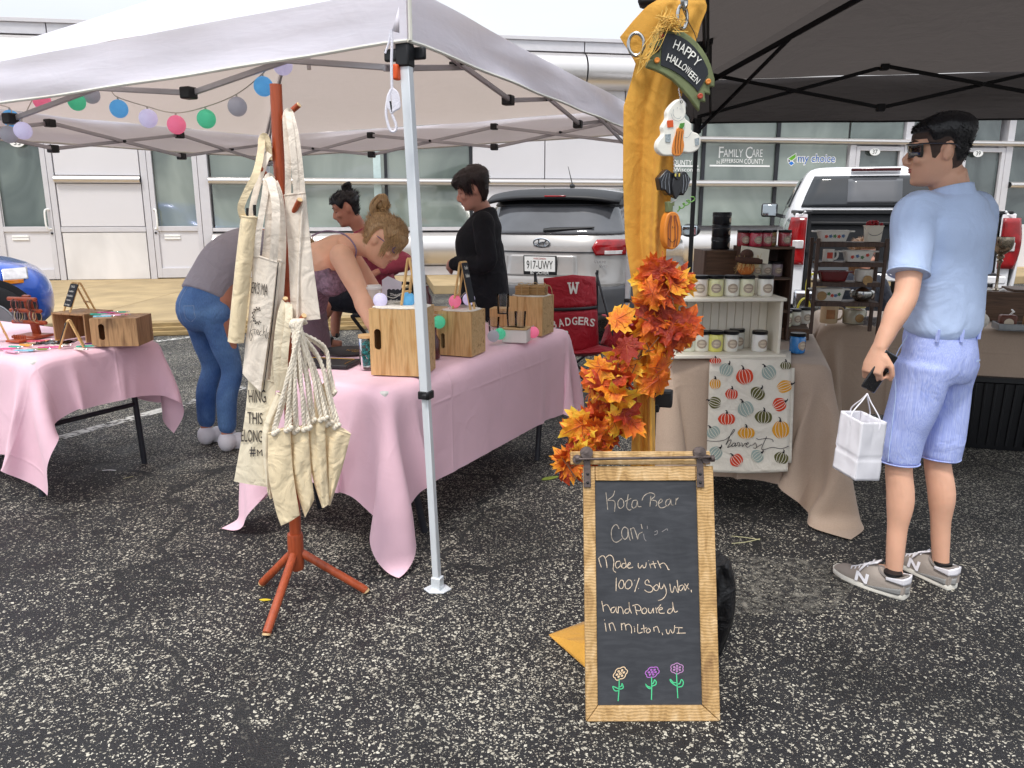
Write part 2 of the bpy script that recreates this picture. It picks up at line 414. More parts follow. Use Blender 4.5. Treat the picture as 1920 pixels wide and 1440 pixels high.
# ================================================================== shop building
WHITE = mat('white_panel', 'd6d4d8', .45, var=.03, vs=.8, bump=.02, bs=3, rv=.06)
DIRTY = mat('weathered_panel', 'dcd9d8', .6, var=.12, vs=1.6, rv=.05, st=(1, 1, .6))
ALU = mat('white_frame', 'd0ced2', .35, .1, var=.03)
METAL = mat('brushed_band', 'd6d2d0', .33, .75, var=.03, vs=.6, st=(.3, .3, 1))
RUBBER = mat('black_gasket', '22242a', .6)
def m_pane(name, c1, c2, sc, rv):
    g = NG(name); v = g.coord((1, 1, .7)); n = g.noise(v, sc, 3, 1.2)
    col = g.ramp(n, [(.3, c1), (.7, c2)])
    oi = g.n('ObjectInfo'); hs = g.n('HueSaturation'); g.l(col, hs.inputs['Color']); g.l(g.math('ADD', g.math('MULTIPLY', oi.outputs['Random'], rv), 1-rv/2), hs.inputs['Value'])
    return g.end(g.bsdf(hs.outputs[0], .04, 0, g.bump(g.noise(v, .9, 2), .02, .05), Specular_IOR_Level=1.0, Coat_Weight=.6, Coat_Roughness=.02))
PANE = m_pane('window_glass', (.13, .165, .15), (.30, .35, .315), .7, .35)  # grey-green base colour stands in for bright reflections, with blinds behind
PANED = m_pane('dark_glass', (.06, .085, .08), (.2, .25, .23), .9, .3)  # darker copy: ground reflections put into the base colour
PANER = m_pane('deep_glass', (.03, .045, .05), (.12, .15, .15), 1.2, .3)
VINYL = mat('white_vinyl', 'f2f2f0', .5, var=.01)
bld = thing('shop_building', 'long white metal-panelled shopfront with green-grey windows behind the market booths', 'building', BO, BYAW)
def sz(px, py):   # facade position of a pixel
    p = onp(px, py, BO, fn)-BO; return p.dot(fx), p.z
def S(px, py=400): return sz(px, py)[0]
def bx(name, m, s0, s1, z0, z1, o0=0.0, o1=.05, parent=bld, bev=.004):
    return MB().bb((s0, -o1, z0), (s1, -o0, z1)).build(name, m, parent, bev=bev)
Zs, Zg0, Zb1, Zg1, Zb2, Zt, Zp = .15, 1.09, 1.88, 2.01, 2.75, 2.87, 3.35
MB().bb((-9, .3, 0), (36, 9, 4.3)).build('wall', WHITE, bld)
MB().bb((-9, .0, 0), (36, .3, .15)).build('plinth', DIRTY, bld)
# upper panels and cornice
sA = [-9, S(-40), S(395)-.4, S(885), S(1165), S(1590, 300), S(2050, 300), 36]
for a, b in zip(sA, sA[1:]): bx('upper_panel', WHITE, a+.012, b-.012, Zp, 3.72, -.3, .04)
seam = [S(92, 60), S(1093, 110)]; step = seam[1]-seam[0]
for a in (seam[0]-step, seam[0], seam[1], seam[1]+step):
    def sec(u, v, a=a):
        t = -pi/2 + pi*v; return V((a+.015+(step-.03)*u, -.05-.36*cos(t), 4.02+.33*sin(t)))
    MB().grid(sec, 8, 14).build('cornice_band', METAL, bld, fixn=False)
    bx('fascia', ALU, a+.01, a+step-.01, 4.37, 4.55, -.3, .12)
    bx('cornice_seam', RUBBER, a-.014, a+.014, 3.69, 4.36, -.1, .04)
bx('roof_edge', WHITE, -9.2, 36.2, 4.555, 4.62, -8, .16)
def round_bar(s0, s1, z0, z1, name='round_bar', d=.09, m=METAL):
    zc, h = (z0+z1)/2, (z1-z0)/2
    MB().grid(lambda u, v: V((s0+(s1-s0)*u, -.055-d*cos(-pi/2+pi*v), zc+h*sin(-pi/2+pi*v))), 4, 10).build(name, m, bld, fixn=False)
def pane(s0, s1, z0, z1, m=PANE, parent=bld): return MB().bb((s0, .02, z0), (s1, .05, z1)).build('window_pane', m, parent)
def mull(s, z0, z1, w=.06, m=RUBBER, o=.03): return bx('mullion', m, s-w/2, s+w/2, z0, z1, -.05, o)
def door(s0, s1, ztop, num=None, hs=1, glass=PANED, low=True):
    d = MB(); w = .085
    for a, b, c, e in ((s0, s0+w, Zs+.02, ztop), (s1-w, s1, Zs+.02, ztop), (s0+w, s1-w, ztop-.09, ztop), (s0+w, s1-w, Zg0-.06, Zg0+.03), (s0+w, s1-w, Zs+.02, Zs+.2)):
        d.bb((a, -.06, c), (b, 0, e))
    d = d.build('door', ALU, bld, bev=.004)
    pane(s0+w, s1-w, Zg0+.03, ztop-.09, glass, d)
    bx('kick_panel', WHITE, s0+w, s1-w, Zs+.2, Zg0-.06, -.02, .03, d)
    ms = MB()
    for k in range(2): ms.bb((s0+(s1-s0)*.36-.13, -.05, .93-k*.05), (s0+(s1-s0)*.36+.15, -.03, .965-k*.05))
    ms.build('mail_slot', VINYL, d, bev=.003)
    hx = s1-.04 if hs > 0 else s0+.04
    MB().tube(spline([(hx, -.06, 1.42), (hx-.05*hs, -.12, 1.41), (hx-.06*hs, -.13, 1.25), (hx-.05*hs, -.12, 1.09), (hx, -.06, 1.08)], 5), .016, 8).build('handle', VINYL, d)
    MB().cyl((hx, -.06, 1.0), (hx, -.075, 1.0), .02).build('lock', RUBBER, d)
    if num:
        sn, zn = num[1], num[2]; M = basis((sn, -.063 if 1 else 0, zn), (1, 0, 0), (0, 0, 1))
        pl = MB().lathe([(.001, 0), (.12, 0), (.12, .004), (.001, .004)], n=28, sy=.62); pl.v = [M @ p for p in pl.v]
        pl.build('number_plate', VINYL, d); fit(num[0], M @ Matrix.Translation((0, 0, .006)), .11, .085, RUBBER, d)
    return d
def fit(s, M, w, h, mt, parent=None, name='lettering', **kw):
    """text scaled to a width and height, centred on M's origin"""
    o = text(s, 1, Matrix.Identity(4), mt, parent, name, thick=.0005, **kw)
    co = np.array([v.co for v in o.data.vertices]); a, b = co.min(0), co.max(0)
    T = M @ Matrix.Diagonal((w/max(1e-6, b[0]-a[0]), h/max(1e-6, b[1]-a[1]), 1, 1)) @ Matrix.Translation((-(a[0]+b[0])/2, -(a[1]+b[1])/2, 0))
    o.data.transform(T); return o
# left bays
door(S(-5), S(100), 2.75, ('33', *sz(35, 268)), 1)
bx('jamb', ALU, S(101), S(112), Zs, 3.33, -.2, .06)
a, b = S(113), S(272)
bx('wall_panel', WHITE, a+.01, b-.01, 2.03, 3.33); round_bar(a, b, 1.89, 2.02); bx('wall_panel', WHITE, a+.01, b-.01, 1.12, 1.88)
bx('rail', ALU, a, b, 1.02, 1.11, -.02, .06); bx('wall_panel', DIRTY, a+.01, b-.01, Zs+.005, 1.01)
bx('jamb', ALU, S(273), S(285), Zs, 3.33, -.2, .06)
door(S(286), S(378), 2.75, None, -1, PANE)
for q in ((S(-5), S(100)), (S(286), S(378))):
    pane(q[0], q[1], 2.85, 3.33, PANED); bx('transom', ALU, q[0], q[1], 2.755, 2.85, -.1, .06)
bx('jamb', ALU, S(379), S(397), Zs, 3.33, -.2, .06)
ws = [S(398), S(563), S(726), S(884)]
for a, b in zip(ws, ws[1:]):
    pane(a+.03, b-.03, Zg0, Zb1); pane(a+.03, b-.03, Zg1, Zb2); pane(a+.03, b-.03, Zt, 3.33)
for s in ws[1:]: mull(s, Zg0, Zp-.02)
bx('light_reveal', mat('pale_reveal', 'c8dcdc', .4), S(703), S(717), Zg0, 3.3, -.045, -.01)
round_bar(ws[0], S(1166), Zb1, Zg1); round_bar(ws[0], ws[3], Zb2, Zt)
bx('sill', ALU, ws[0], ws[3]+.02, Zg0-.07, Zg0-.005, -.1, .08)
MB().grid(lambda u, v: V((lerp(ws[0], S(1166), u), -.02-.26*cos(-pi/2+pi*v), .66+.33*sin(-pi/2+pi*v))), 4, 14).build('bulkhead_band', METAL, bld, fixn=False)
bx('base_strip', ALU, ws[0], S(1166), Zs+.005, .325, -.1, .1)
for a, b in ((S(886), S(1020)), (S(1020), S(1166))):
    bx('wall_panel', WHITE, a+.01, b-.01, 2.02, 3.33, -.2, .04); bx('wall_panel', WHITE, a+.01, b-.01, 1.0, 1.87, -.2, .04)
# right bays
T_ = lambda px: S(px, 300)
rs = [T_(1166), T_(1318), T_(1456), T_(1590)]
for a, b in zip(rs, rs[1:]):
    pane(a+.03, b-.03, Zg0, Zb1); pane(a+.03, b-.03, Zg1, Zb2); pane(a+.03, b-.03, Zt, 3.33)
for s in rs[1:3]: mull(s, Zg0, Zp-.02, .075)
MB().grid(lambda u, v: V((lerp(rs[0], rs[3], u), -.02-.26*cos(-pi/2+pi*v), .66+.33*sin(-pi/2+pi*v))), 4, 14).build('bulkhead_band', METAL, bld, fixn=False)
round_bar(rs[0], rs[3]-.05, Zb1, Zg1); round_bar(rs[0], T_(2100), Zb2, Zt)
bx('jamb', ALU, T_(1590), T_(1601), Zs, 2.74, -.2, .06)
door(T_(1602), T_(1690), 2.72, ('37', *sz(1637, 285)), 1, PANER)
bx('jamb', ALU, T_(1691), T_(1704), Zs, 3.33, -.2, .06)
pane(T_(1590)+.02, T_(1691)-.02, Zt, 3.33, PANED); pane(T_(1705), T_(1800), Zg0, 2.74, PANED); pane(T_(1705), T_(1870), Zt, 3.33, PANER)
bx('jamb', ALU, T_(1788), T_(1800), Zs, 2.74, -.2, .06)
door(T_(1801), T_(1880), 2.72, ('39', *sz(1830, 288)), 1, PANER)
bx('jamb', ALU, T_(1881), T_(1893), Zs, 3.33, -.2, .06)
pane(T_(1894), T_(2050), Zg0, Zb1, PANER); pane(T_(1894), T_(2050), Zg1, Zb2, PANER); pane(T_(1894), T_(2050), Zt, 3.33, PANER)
round_bar(T_(1894), T_(2100), Zb1, Zg1)
bx('wall_panel', WHITE, T_(1894), T_(2100), Zs, Zg0, -.2, .04); bx('wall_panel', WHITE, T_(1705), T_(1788), Zs, Zg0, -.2, .04)
# window lettering
wl = tag(bpy.data.objects.new('window_lettering', None), 'white lettering Family Care in Jefferson County on the shop window', 'lettering'); COL.objects.link(wl)
wl.location = BO; wl.rotation_euler = (0, 0, BYAW)
def wtext(s, x0, y0, x1, y1, m=VINYL, o=.004, par=None, **kw):
    (sa, za), (sb, zb) = sz(x0, y1), sz(x1, y0)
    M = basis(((sa+sb)/2, .02-o, (za+zb)/2), (1, 0, 0), (0, 0, 1))
    return fit(s, M, abs(sb-sa), abs(zb-za), m, par or wl, **kw)
wtext('F', 1348, 275, 1358, 296); wtext('AMILY', 1357, 280, 1394, 294); wtext('C', 1398, 275, 1412, 297); wtext('ARE', 1410, 280, 1431, 294)
wtext('IN', 1344, 301, 1350, 307); wtext('JEFFERSON', 1352, 298, 1393, 307); wtext('COUNTY', 1396, 298, 1433, 307)
(sa, za), (sb, zb) = sz(1331, 312), sz(1444, 310)
MB().bb((sa, .014, za), (sb, .018, zb)).build('underline', VINYL, wl)
wtext('COUNTY', 1255, 300, 1298, 309); wtext('Southeast Wisconsin', 1215, 314, 1312, 321)
(sa, za), (sb, zb) = sz(1215, 312), sz(1310, 310); MB().bb((sa, .014, za), (sb, .018, zb)).build('underline', VINYL, wl)
wl2 = tag(bpy.data.objects.new('window_logo', None), 'blue my choice lettering with green and blue folded mark on the window', 'lettering'); COL.objects.link(wl2)
wl2.location = BO; wl2.rotation_euler = (0, 0, BYAW)
BLU = mat('logo_blue', '2b62b4', .5, var=.01)
wtext('my choice', 1494, 288, 1569, 310, VINYL, .003, wl2, weight=.055); wtext('my choice', 1496, 290, 1567, 308, BLU, .006, wl2)
def lpoly(pts, m, o):
    q = [sz(x, y) for x, y in pts]; MB().prism(q, .001, basis((0, .02-o, 0), (1, 0, 0), (0, 0, 1))).build('logo_mark', m, wl2)
lpoly([(1477, 297), (1478, 305), (1484, 312), (1491, 306), (1487, 301), (1494, 296), (1494, 286)], VINYL, .003)
lpoly([(1479, 297), (1485, 301), (1492.5, 295), (1492.5, 288.5)], mat('logo_green', '6fb52f', .5, var=.01), .006)
lpoly([(1479, 298.5), (1479, 304), (1483, 302)], mat('logo_navy', '16304c', .5, var=.01), .006)
lpoly([(1479.5, 305.5), (1484, 310), (1489.5, 306), (1485, 302.5)], mat('logo_azure', '1272d0', .5, var=.01), .006)
# ================================================================== canopies
def m_canopy(name, col, tr, wr=.35, tcol=None):
    g = NG(name); v = g.coord(); c = C3(col)
    n = g.noise(v, 1.6, 4, .6); colr = g.ramp(n, [(.3, tuple(x*.93 for x in c)), (.7, c)])
    nb = g.bump(g.noise(v, 3.2, 3, 1.4), wr, .05); nb = g.bump(g.noise(g.coord((1, 1, 7)), 6, 3, .8), wr*.8, .02, nb)
    nb = g.bump(g.noise(v, 30, 3), wr*.25, .004, nb)
    d = g.bsdf(colr, .7, 0, nb); t = g.n('BsdfTranslucent'); t.inputs[0].default_value = (*C3(tcol or col), 1); g.l(nb, t.inputs[1])
    ms = g.n('MixShader'); ms.inputs[0].default_value = tr; g.l(d, ms.inputs[1]); g.l(t.outputs[0], ms.inputs[2])
    return g.end(ms.outputs[0])
LAV = m_canopy('white_polyester', 'efeefc', .30, .1, 'eedccb')
BLK = m_canopy('black_polyester', '38363c', .6, .25, '504a47')
STEEL = mat('white_steel', 'e2e7ec', .35, .2, var=.03)
GREYS = mat('grey_steel', 'b9b6ba', .45, .5, var=.05)
BSTEEL = mat('black_steel', '17181c', .45, .2, var=.1)
BPL = mat('black_plastic', '141519', .5, var=.1)
def canopy_tent(t, cor, zb, peak, fab, leg_m, bar_m, nx, vh, lo, hi, hem_m, sag=.07, seed=0):
    """cor: four corner points FR, BR, BL, FL (top of legs) in the order round the tent"""
    ctr = sum((V((*c[:2], 0)) for c in cor), V((0, 0, 0)))/4; pk = V((ctr.x, ctr.y, peak))
    E = [V((*(ctr+(V((c[0], c[1], 0))-ctr)*1.016)[:2], z+vh)) for c, z in zip(cor, zb)]
    roof = MB(); val = MB(); hem = MB()
    for i in range(4):
        a, b = E[i], E[(i+1) % 4]; ed = (b-a).normalized(); out = V((ed.y, -ed.x, 0))
        if out.dot(a-ctr) < 0: out = -out
        def rf(u, v):
            p = a.lerp(b, u).lerp(pk, v)
            s = sin(pi*min(1, v*1.05))*sag*(1-v) * (.6+.4*sin(pi*u)) + (.008*sin(pi*u)*(1-v)**3)
            w = noise.noise(V((u*6+i*9+seed, v*4, 0)))*.012*(1-v)*min(1, 4*u, 4*(1-u))
            return p - V((0, 0, s+w))
        roof.grid(rf, 26, 14)
        def vf(u, v):
            p = a.lerp(b, u); w = noise.noise(V((u*5+i*7+seed, v*2.5, 3)))
            k = min(1, 8*u, 8*(1-u))
            o = .012 + .03*v*sin(pi*u)*.3 + .02*w*k + .006*sin(u*30+i)*v*k
            return p + out*o*(1 if k else 0) - V((0, 0, vh*v + .008*sin(pi*u) + .008*w*v*k))
        val.grid(vf, 40, 6)
        hem.tube([vf(j/40, 1.0) for j in range(41)], .006, 6)
        hem.tube([a.lerp(b, 0)-V((0, 0, vh*j/3)) + out*.013 for j in range(4)], .007, 6)
    ro = roof.build('canopy', fab, t, w=1, ang=0, fixn=False); ro.data.polygons.foreach_set('use_smooth', [True]*len(ro.data.polygons))
    vo = val.build('valance', fab, t, w=1, ang=0, fixn=False); vo.data.polygons.foreach_set('use_smooth', [True]*len(vo.data.polygons))
    hem.build('hem', hem_m, vo, w=1)
    for i in range(4):
        a, b = V((*cor[i][:2], zb[i])), V((*cor[(i+1) % 4][:2], zb[(i+1) % 4]))
        ed = (b-a).normalized(); out = V((ed.y, -ed.x, 0)); out = out if out.dot(a-ctr) > 0 else -out
        for k in range(nx):
            p, q = a.lerp(b, k/nx)-out*.07, a.lerp(b, (k+1)/nx)-out*.07
            l0, l1 = (lo if k else lo-.03), (lo if k < nx-1 else lo-.03)
            for (pp, z0, qq, z1, o) in ((p, hi, q, l1, .012), (p, l0, q, hi, -.012)):
                MB().bar(pp+V((0, 0, z0))+out*o, qq+V((0, 0, z1))+out*o, .013, .022).build('truss_bar', bar_m, t, w=1, bev=.003)
            m = (p+q)/2; zc = (hi+lo)/2
            MB().cyl(m+V((0, 0, zc))+out*.03, m+V((0, 0, zc))-out*.03, .009, n=10).build('rivet', BPL, t, w=1)
            if k:
                for z in (hi, lo):
                    MB().box(p+V((0, 0, z)), (.05, .05, .045), math.atan2(ed.y, ed.x)).build('joint', BPL, t, w=1, bev=.006)
        c3 = V((*cor[i][:2], zb[i]+vh-.05))
        MB().bar(c3, pk-V((0, 0, .14)), .018, .03).build('rafter', bar_m, t, w=1, bev=.003)
        MB().bar(V((*cor[i][:2], zb[i]-.06)), c3.lerp(pk-V((0, 0, .14)), .32), .014, .022).build('strut', bar_m, t, w=1, bev=.003)
    return pk
def tent_leg(t, foot, top, m, yaw, clamp=BPL, zc=.78, s=.034, flange=True):
    f, p = V(foot), V(top); d = p-f
    up = V((cos(yaw), sin(yaw), 0)); mid = f+d*(zc/d.z)
    MB().bar(f+V((0, 0, .01)), mid, s*.8, up=up).build('leg_inner', m, t, w=1, bev=.003)
    MB().bar(mid, p, s, up=up).build('leg', m, t, w=1, bev=.003)
    MB().box(mid, (s+.012, s+.012, .03), yaw).box(mid+V((-.0, -.03, .0)), (.02, .02, .018), yaw).build('clamp', clamp, t, w=1, bev=.004)
    if flange:
        a = yaw-R(40)
        poly = [(.05*cos(2*pi*k/6+a)*1.1, .05*sin(2*pi*k/6+a)*.8) for k in range(6)]
        MB().prism(poly, .006, Matrix.Translation(f)).box(f+V((0, 0, .03)), (s+.004, s+.004, .05), yaw).build('foot_plate', m, t, w=1, bev=.002)
A_FR, A_BR, A_BL, A_FL = (-.36, 2.78), (.86, 5.75), (-2.05, 6.7), (-3.15, 3.85)
tentA = thing('canopy_tent', 'white pop-up canopy tent over the pink cloth tables', 'tent', (-.29, 2.76, 0))
zA = [1.99, 1.97, 1.87, 1.82]
pkA = canopy_tent(tentA, [A_FR, A_BR, A_BL, A_FL], zA, 2.85, LAV, STEEL, GREYS, 3, .165, -.045, .10, mat('white_hem', 'd8d6cc', .8))
yA = R(-21)
for fo, to, z in (((-.29, 2.76, 0), A_FR, 1.99), ((.86, 5.75, 0), A_BR, 1.97), ((-2.05, 6.7, 0), A_BL, 1.87), ((-3.15, 3.85, 0), A_FL, 1.82)):
    tent_leg(tentA, fo, (*to, z+.04), STEEL, yA)
    c = V((*to, z-.04)); mb = MB().box(c, (.05, .05, .075), yA).box(c+V((-.045, 0, 0)), (.05, .02, .04), yA).box(c+V((.045, .02, .01)), (.05, .02, .04), yA)
    br = mb.build('corner_bracket', BPL, tentA, w=1, bev=.006)
    MB().box(c+V((-.028, -.012, -.055)), (.022, .03, .05), yA).build('release_button', mat('orange_plastic', 'e0561c', .5), br, w=1, bev=.006)
MB().cyl(pkA-V((0, 0, .08)), pkA-V((0, 0, .62)), .012).build('centre_mast', GREYS, tentA, w=1)
# print inside the far valance
pp = P(1128, 236, 5.35); 
# white guy cord tied at the near corner
cordm = mat('white_cord', 'e6e4ee', .8, var=.05, bump=.3, bs=200)
cq = lambda x, y: P(x, y, 2.66)
gc = thing('guy_cord', 'bundled white guy cord hanging from the near corner of the white tent', 'cord', cq(733, 60))
MB().tube(spline([cq(733, 55), cq(735, 75), cq(734, 120), cq(735, 165)], 5), .0045, 8).build('cord', cordm, gc, w=1)
mb = MB()
for k in range(6):
    w = 3+k*1.6; x0 = 736+k*.8-2
    mb.tube(spline([cq(736, 165), cq(x0-w, 178+k), cq(x0-w*.7, 205), cq(x0+w*.3, 212-k*1.5), cq(x0+w, 200), cq(x0+w*.7, 176), cq(736, 166)], 5), .0045, 6)
mb.tube(spline([cq(733, 168), cq(726, 190), cq(724, 215), cq(729, 238), cq(735, 247), cq(742, 244), cq(742, 232), cq(735, 215)], 6), .0045, 8)
mb.build('coil', cordm, gc, w=1)
MB().tube(spline([cq(732, 62), cq(729, 80), cq(722, 100)], 4), .0035, 6).build('loose_end', cordm, gc, w=1)
MB().tube(spline([cq(731, 190), cq(735, 210)], 4), .005, 6).build('cord_stop', BPL, gc, w=1)
mb = MB(); mb.add([cq(735, 58), cq(748, 12), cq(749, 62)], [(0, 1, 2)]); mb.build('corner_loop', LAV, gc, w=1, solid=.002)
# string of cotton-ball lights under the front edge
sl_ = thing('string_lights', 'string of pastel cotton ball lights hanging under the white canopy', 'string lights', P(300, 230, 3.35))
BALLC = {'b': '74c2f0', 'g': 'aeadb6', 'w': 'e2def6', 'p': 'f78fb2', 'e': '68d6ae'}
BM = {}
for k, h in BALLC.items():
    g = NG('cotton_ball_'+k); v = g.coord(); n = g.noise(v, 90, 4, 2); c = lin(h)
    b = g.bsdf(g.ramp(n, [(.3, tuple(x*.85 for x in c)), (.7, tuple(min(1, x*1.1) for x in c))]), .75, 0, g.bump(n, .3, .003), Emission_Color=(*c, 1), Emission_Strength=.22); t = g.n('BsdfTranslucent'); t.inputs[0].default_value = (*c, 1)
    ms = g.n('MixShader'); ms.inputs[0].default_value = .35; g.l(b, ms.inputs[1]); g.l(t.outputs[0], ms.inputs[2]); BM[k] = g.end(ms.outputs[0])
wirem = mat('clear_wire', 'b9b3a8', .4)
BMESH = {k: MB().ball((0, 0, 0), 1, 22, 14).mesh('cotton_ball', BM[k]) for k in BM}
def cball(par, p, r, k):
    o = bpy.data.objects.new('cotton_ball', BMESH[k]); COL.objects.link(o); o.parent = par
    o.location = wm(par).inverted() @ V(p); o.scale = (r, r, r*1.02)
    MB().cyl(p+V((0, 0, r*.96)), p+V((0, 0, r*1.28)), .0035, n=6).build('bulb_socket', wirem, o if 0 else par, w=1)
    return o
BL_ = [(17, 252, 'g', 3.6), (43, 245, 'w', 3.55), (20, 222, 'b', 3.7), (79, 190, 'p', 3.62), (144, 191, 'e', 3.55), (171, 178, 'g', 3.6), (223, 204, 'b', 3.42), (278, 222, 'w', 3.35), (331, 234, 'p', 3.3), (387, 223, 'e', 3.25), (445, 200, 'g', 3.2), (494, 162, 'b', 3.15), (530, 122, 'w', 3.1)]
tops = []
for x, y, k, d in BL_:
    p = P(x, y, d); cball(sl_, p, .0365, k); tops.append(p+V((0, 0, .046)))
MB().tube(spline([P(-60, 190, 3.9)]+[tops[2], tops[0], tops[1], tops[3], tops[4]]+[P(170, 150, 3.6), tops[5]]+[P(205, 168, 3.5)]+tops[6:]+[P(560, 90, 3.05)], 6), .0022, 5).build('wire', wirem, sl_, w=1)
# ------------------------------------------------------------------ black canopy
tentB = thing('canopy_tent', 'black pop-up canopy tent over the candle stall', 'tent', (.485, 2.5, 0))
ud = V((.97, -.245, 0)); bd = V((.245, .97, 0)); FLb = V((.47, 2.52, 0))
BLb = V((1.225, 5.37, 0)); BRb = BLb+ud*3.3; FRb = FLb+ud*3.3
corB = [tuple(FRb[:2]), tuple(BRb[:2]), tuple(BLb[:2]), tuple(FLb[:2])]
pkB = canopy_tent(tentB, corB, [2.05, 1.98, 2.0, 2.06], 2.98, BLK, BSTEEL, BSTEEL, 3, .27, .06, .3, BPL, .05, 5)
for c, z in zip(corB, (2.1, 2.0, 2.0, 2.1)):
    tent_leg(tentB, (*c, 0), (*c, z), BSTEEL, math.atan2(ud.y, ud.x), zc=.80, s=.04 if c == corB[3] else .03, flange=False)
cb = V((*corB[3], .83)); MB().box(cb+ud*.03, (.075, .05, .055), math.atan2(ud.y, ud.x)).build('leg_latch', BPL, tentB, w=1, bev=.006)
MB().box(V((*corB[3], 2.07))+V((-.045, 0, .03)), (.09, .06, .12), math.atan2(ud.y, ud.x)).build('corner_bracket', BPL, tentB, w=1, bev=.012)
MB().box(V((*corB[2], 1.98)), (.05, .05, .1), 0).build('corner_bracket', BPL, tentB, w=1, bev=.008)
# ================================================================== vehicles
def paint(name, col, metal=.35, rough=.3):
    return mat(name, col, rough, metal, var=.02, vs=2, Coat_Weight=1.0, Coat_Roughness=.04)
TINT = mat('tinted_glass', (.02, .023, .027), .05, 0, var=.4, vs=1.6, Specular_IOR_Level=.6)
TINT2 = mat('rear_glass', (.07, .072, .08), .04, 0, var=.35, vs=1.6, Coat_Weight=.3, Coat_Roughness=.02, Specular_IOR_Level=.8)
REDL = mat('red_lens', '8e0c12', .12, 0, var=.4, vs=9, Coat_Weight=.5, Coat_Roughness=.03)
CLEARL = mat('clear_lens', 'd9d4d4', .15, .3, var=.15, vs=20)
CHROME = mat('chrome', 'd4d6da', .12, 1, var=.05)
TYRE = mat('tyre_rubber', '17171a', .85, var=.15, bump=.3, bs=40)
RIM = mat('alloy', 'b4b6ba', .3, .8, var=.06)
GREYP = mat('grey_trim', '55565a', .6, var=.08)
class Car:
    def __init__(s, name, label, loc, rz, slices, pm, ex=4.2, cat='car'):
        s.t = thing(name, label, cat, loc, rz); s.sl = slices; s.ex = ex
        mb = MB(); rings = []
        zs = [q[0] for q in slices]
        for z in zs: rings.append([V((*s.plan(z, k/64*2*pi), z)) for k in range(64)])
        mb.loft(rings); s.body = mb.build('body', pm, s.t, ang=60, sub=1)
    def par(s, z):
        q = s.sl
        for a, b in zip(q, q[1:]):
            if a[0] <= z <= b[0]:
                t = (z-a[0])/(b[0]-a[0]); return [lerp(a[i], b[i], t) for i in range(1, 4)]
        return q[-1][1:4] if z > q[-1][0] else q[0][1:4]
    def plan(s, z, th):
        yr, yf, w = s.par(z); e = 2/s.ex; c, d = cos(th), sin(th)
        return (w*math.copysign(abs(c)**e, c), (yr+yf)/2 + (yf-yr)/2*math.copysign(abs(d)**e, d))
    def rear(s, x, z, off=.006):
        yr, yf, w = s.par(z); k = max(0, 1-min(1, abs(x)/w)**s.ex)**(1/s.ex)
        return V((x, (yr+yf)/2-(yf-yr)/2*k-off, z))
    def side(s, y, z, sg, off=.006):
        yr, yf, w = s.par(z); q = min(1, abs(y-(yr+yf)/2)/((yf-yr)/2)); k = max(0, 1-q**s.ex)**(1/s.ex)
        return V((sg*(w*k+off), y, z))
    def rpatch(s, name, m, poly_l, poly_r, zs, off=.006, n=16, par=None, sol=.004):
        """patch on the rear: left and right edge x as function of z"""
        def fn(u, v):
            z = lerp(zs[0], zs[1], v); return s.rear(lerp(poly_l(z), poly_r(z), u), z, off)
        return MB().grid(fn, n, 8).build(name, m, par or s.t, solid=sol, ang=60)
    def spatch(s, name, m, y0, y1, z0, z1, sg, off=.006, par=None, slant0=0, slant1=0):
        def fn(u, v):
            z = lerp(z0, z1, v); return s.side(lerp(y0+slant0*v, y1+slant1*v, u), z, sg, off)
        return MB().grid(fn, 12, 8).build(name, m, par or s.t, solid=.004, ang=60)
    def wheel(s, x, y, r, wd=.22, sg=1):
        M = basis((x, y, r), (0, 1, 0), (0, 0, 1)) if sg > 0 else basis((x, y, r), (0, -1, 0), (0, 0, 1))
        a = MB(); a.T = M; a.lathe([(r*.62, -wd/2), (r*.9, -wd/2), (r, -wd*.35), (r, wd*.35), (r*.92, wd/2), (r*.64, wd/2), (r*.6, wd*.3)], n=36)
        w = a.build('wheel', TYRE, s.t)
        b = MB(); b.T = M; b.lathe([(r*.63, wd*.44), (r*.6, wd*.5), (r*.57, wd*.42), (r*.2, wd*.34), (.001, wd*.36)], n=30)
        for k in range(5):
            t = 2*pi*k/5; b.bar(V((0, 0, wd*.42)), V((r*.58*cos(t), r*.58*sin(t), wd*.44)), .05, .03)
        b.build('rim', RIM, w)
        c = MB(); c.T = M; c.lathe([(.001, 0), (r*1.16, 0), (r*1.16, wd*.12), (.001, wd*.12)], n=36); c.build('wheel_arch', BPL, s.t)
hd = V((.34, .94, 0)).normalized()
suv_o = P(1016, 456, 7.75)-hd*.1; suv_o.z = 0
SILV = paint('silver_paint', 'a5a2a0')
suv = Car('parked_car', 'silver hatchback SUV parked tail-first behind the red folding chair', suv_o, -math.atan2(hd.x, hd.y),
  [(.28, .14, 4.55, .84), (.42, .03, 4.66, .92), (.62, .0, 4.68, .935), (.74, .01, 4.68, .94), (.8, .05, 4.66, .945), (.92, .075, 4.55, .95), (1.03, .085, 4.35, .945), (1.10, .10, 3.7, .93), (1.19, .14, 3.4, .895), (1.33, .26, 3.12, .83), (1.47, .38, 2.85, .76), (1.57, .48, 2.62, .70), (1.635, .58, 2.4, .62), (1.668, .85, 2.1, .42)], SILV)
w_at = lambda z: suv.par(z)[2]
suv.rpatch('rear_window', TINT2, lambda z: -w_at(z)*.9, lambda z: w_at(z)*.9, (1.2, 1.49), .008, 24)
MB().grid(lambda u, v: V((lerp(-.70, .70, u), lerp(.30, .56, v)+.10*abs(2*u-1)**3, lerp(1.545, 1.63, v)-.05*abs(2*u-1)**3+.015*sin(pi*v))), 24, 6).build('spoiler', BPL, suv.t, solid=.03)
suv.rpatch('window_surround', BPL, lambda z: -w_at(z)*.93, lambda z: w_at(z)*.93, (1.47, 1.565), .016, 24, sol=.02)
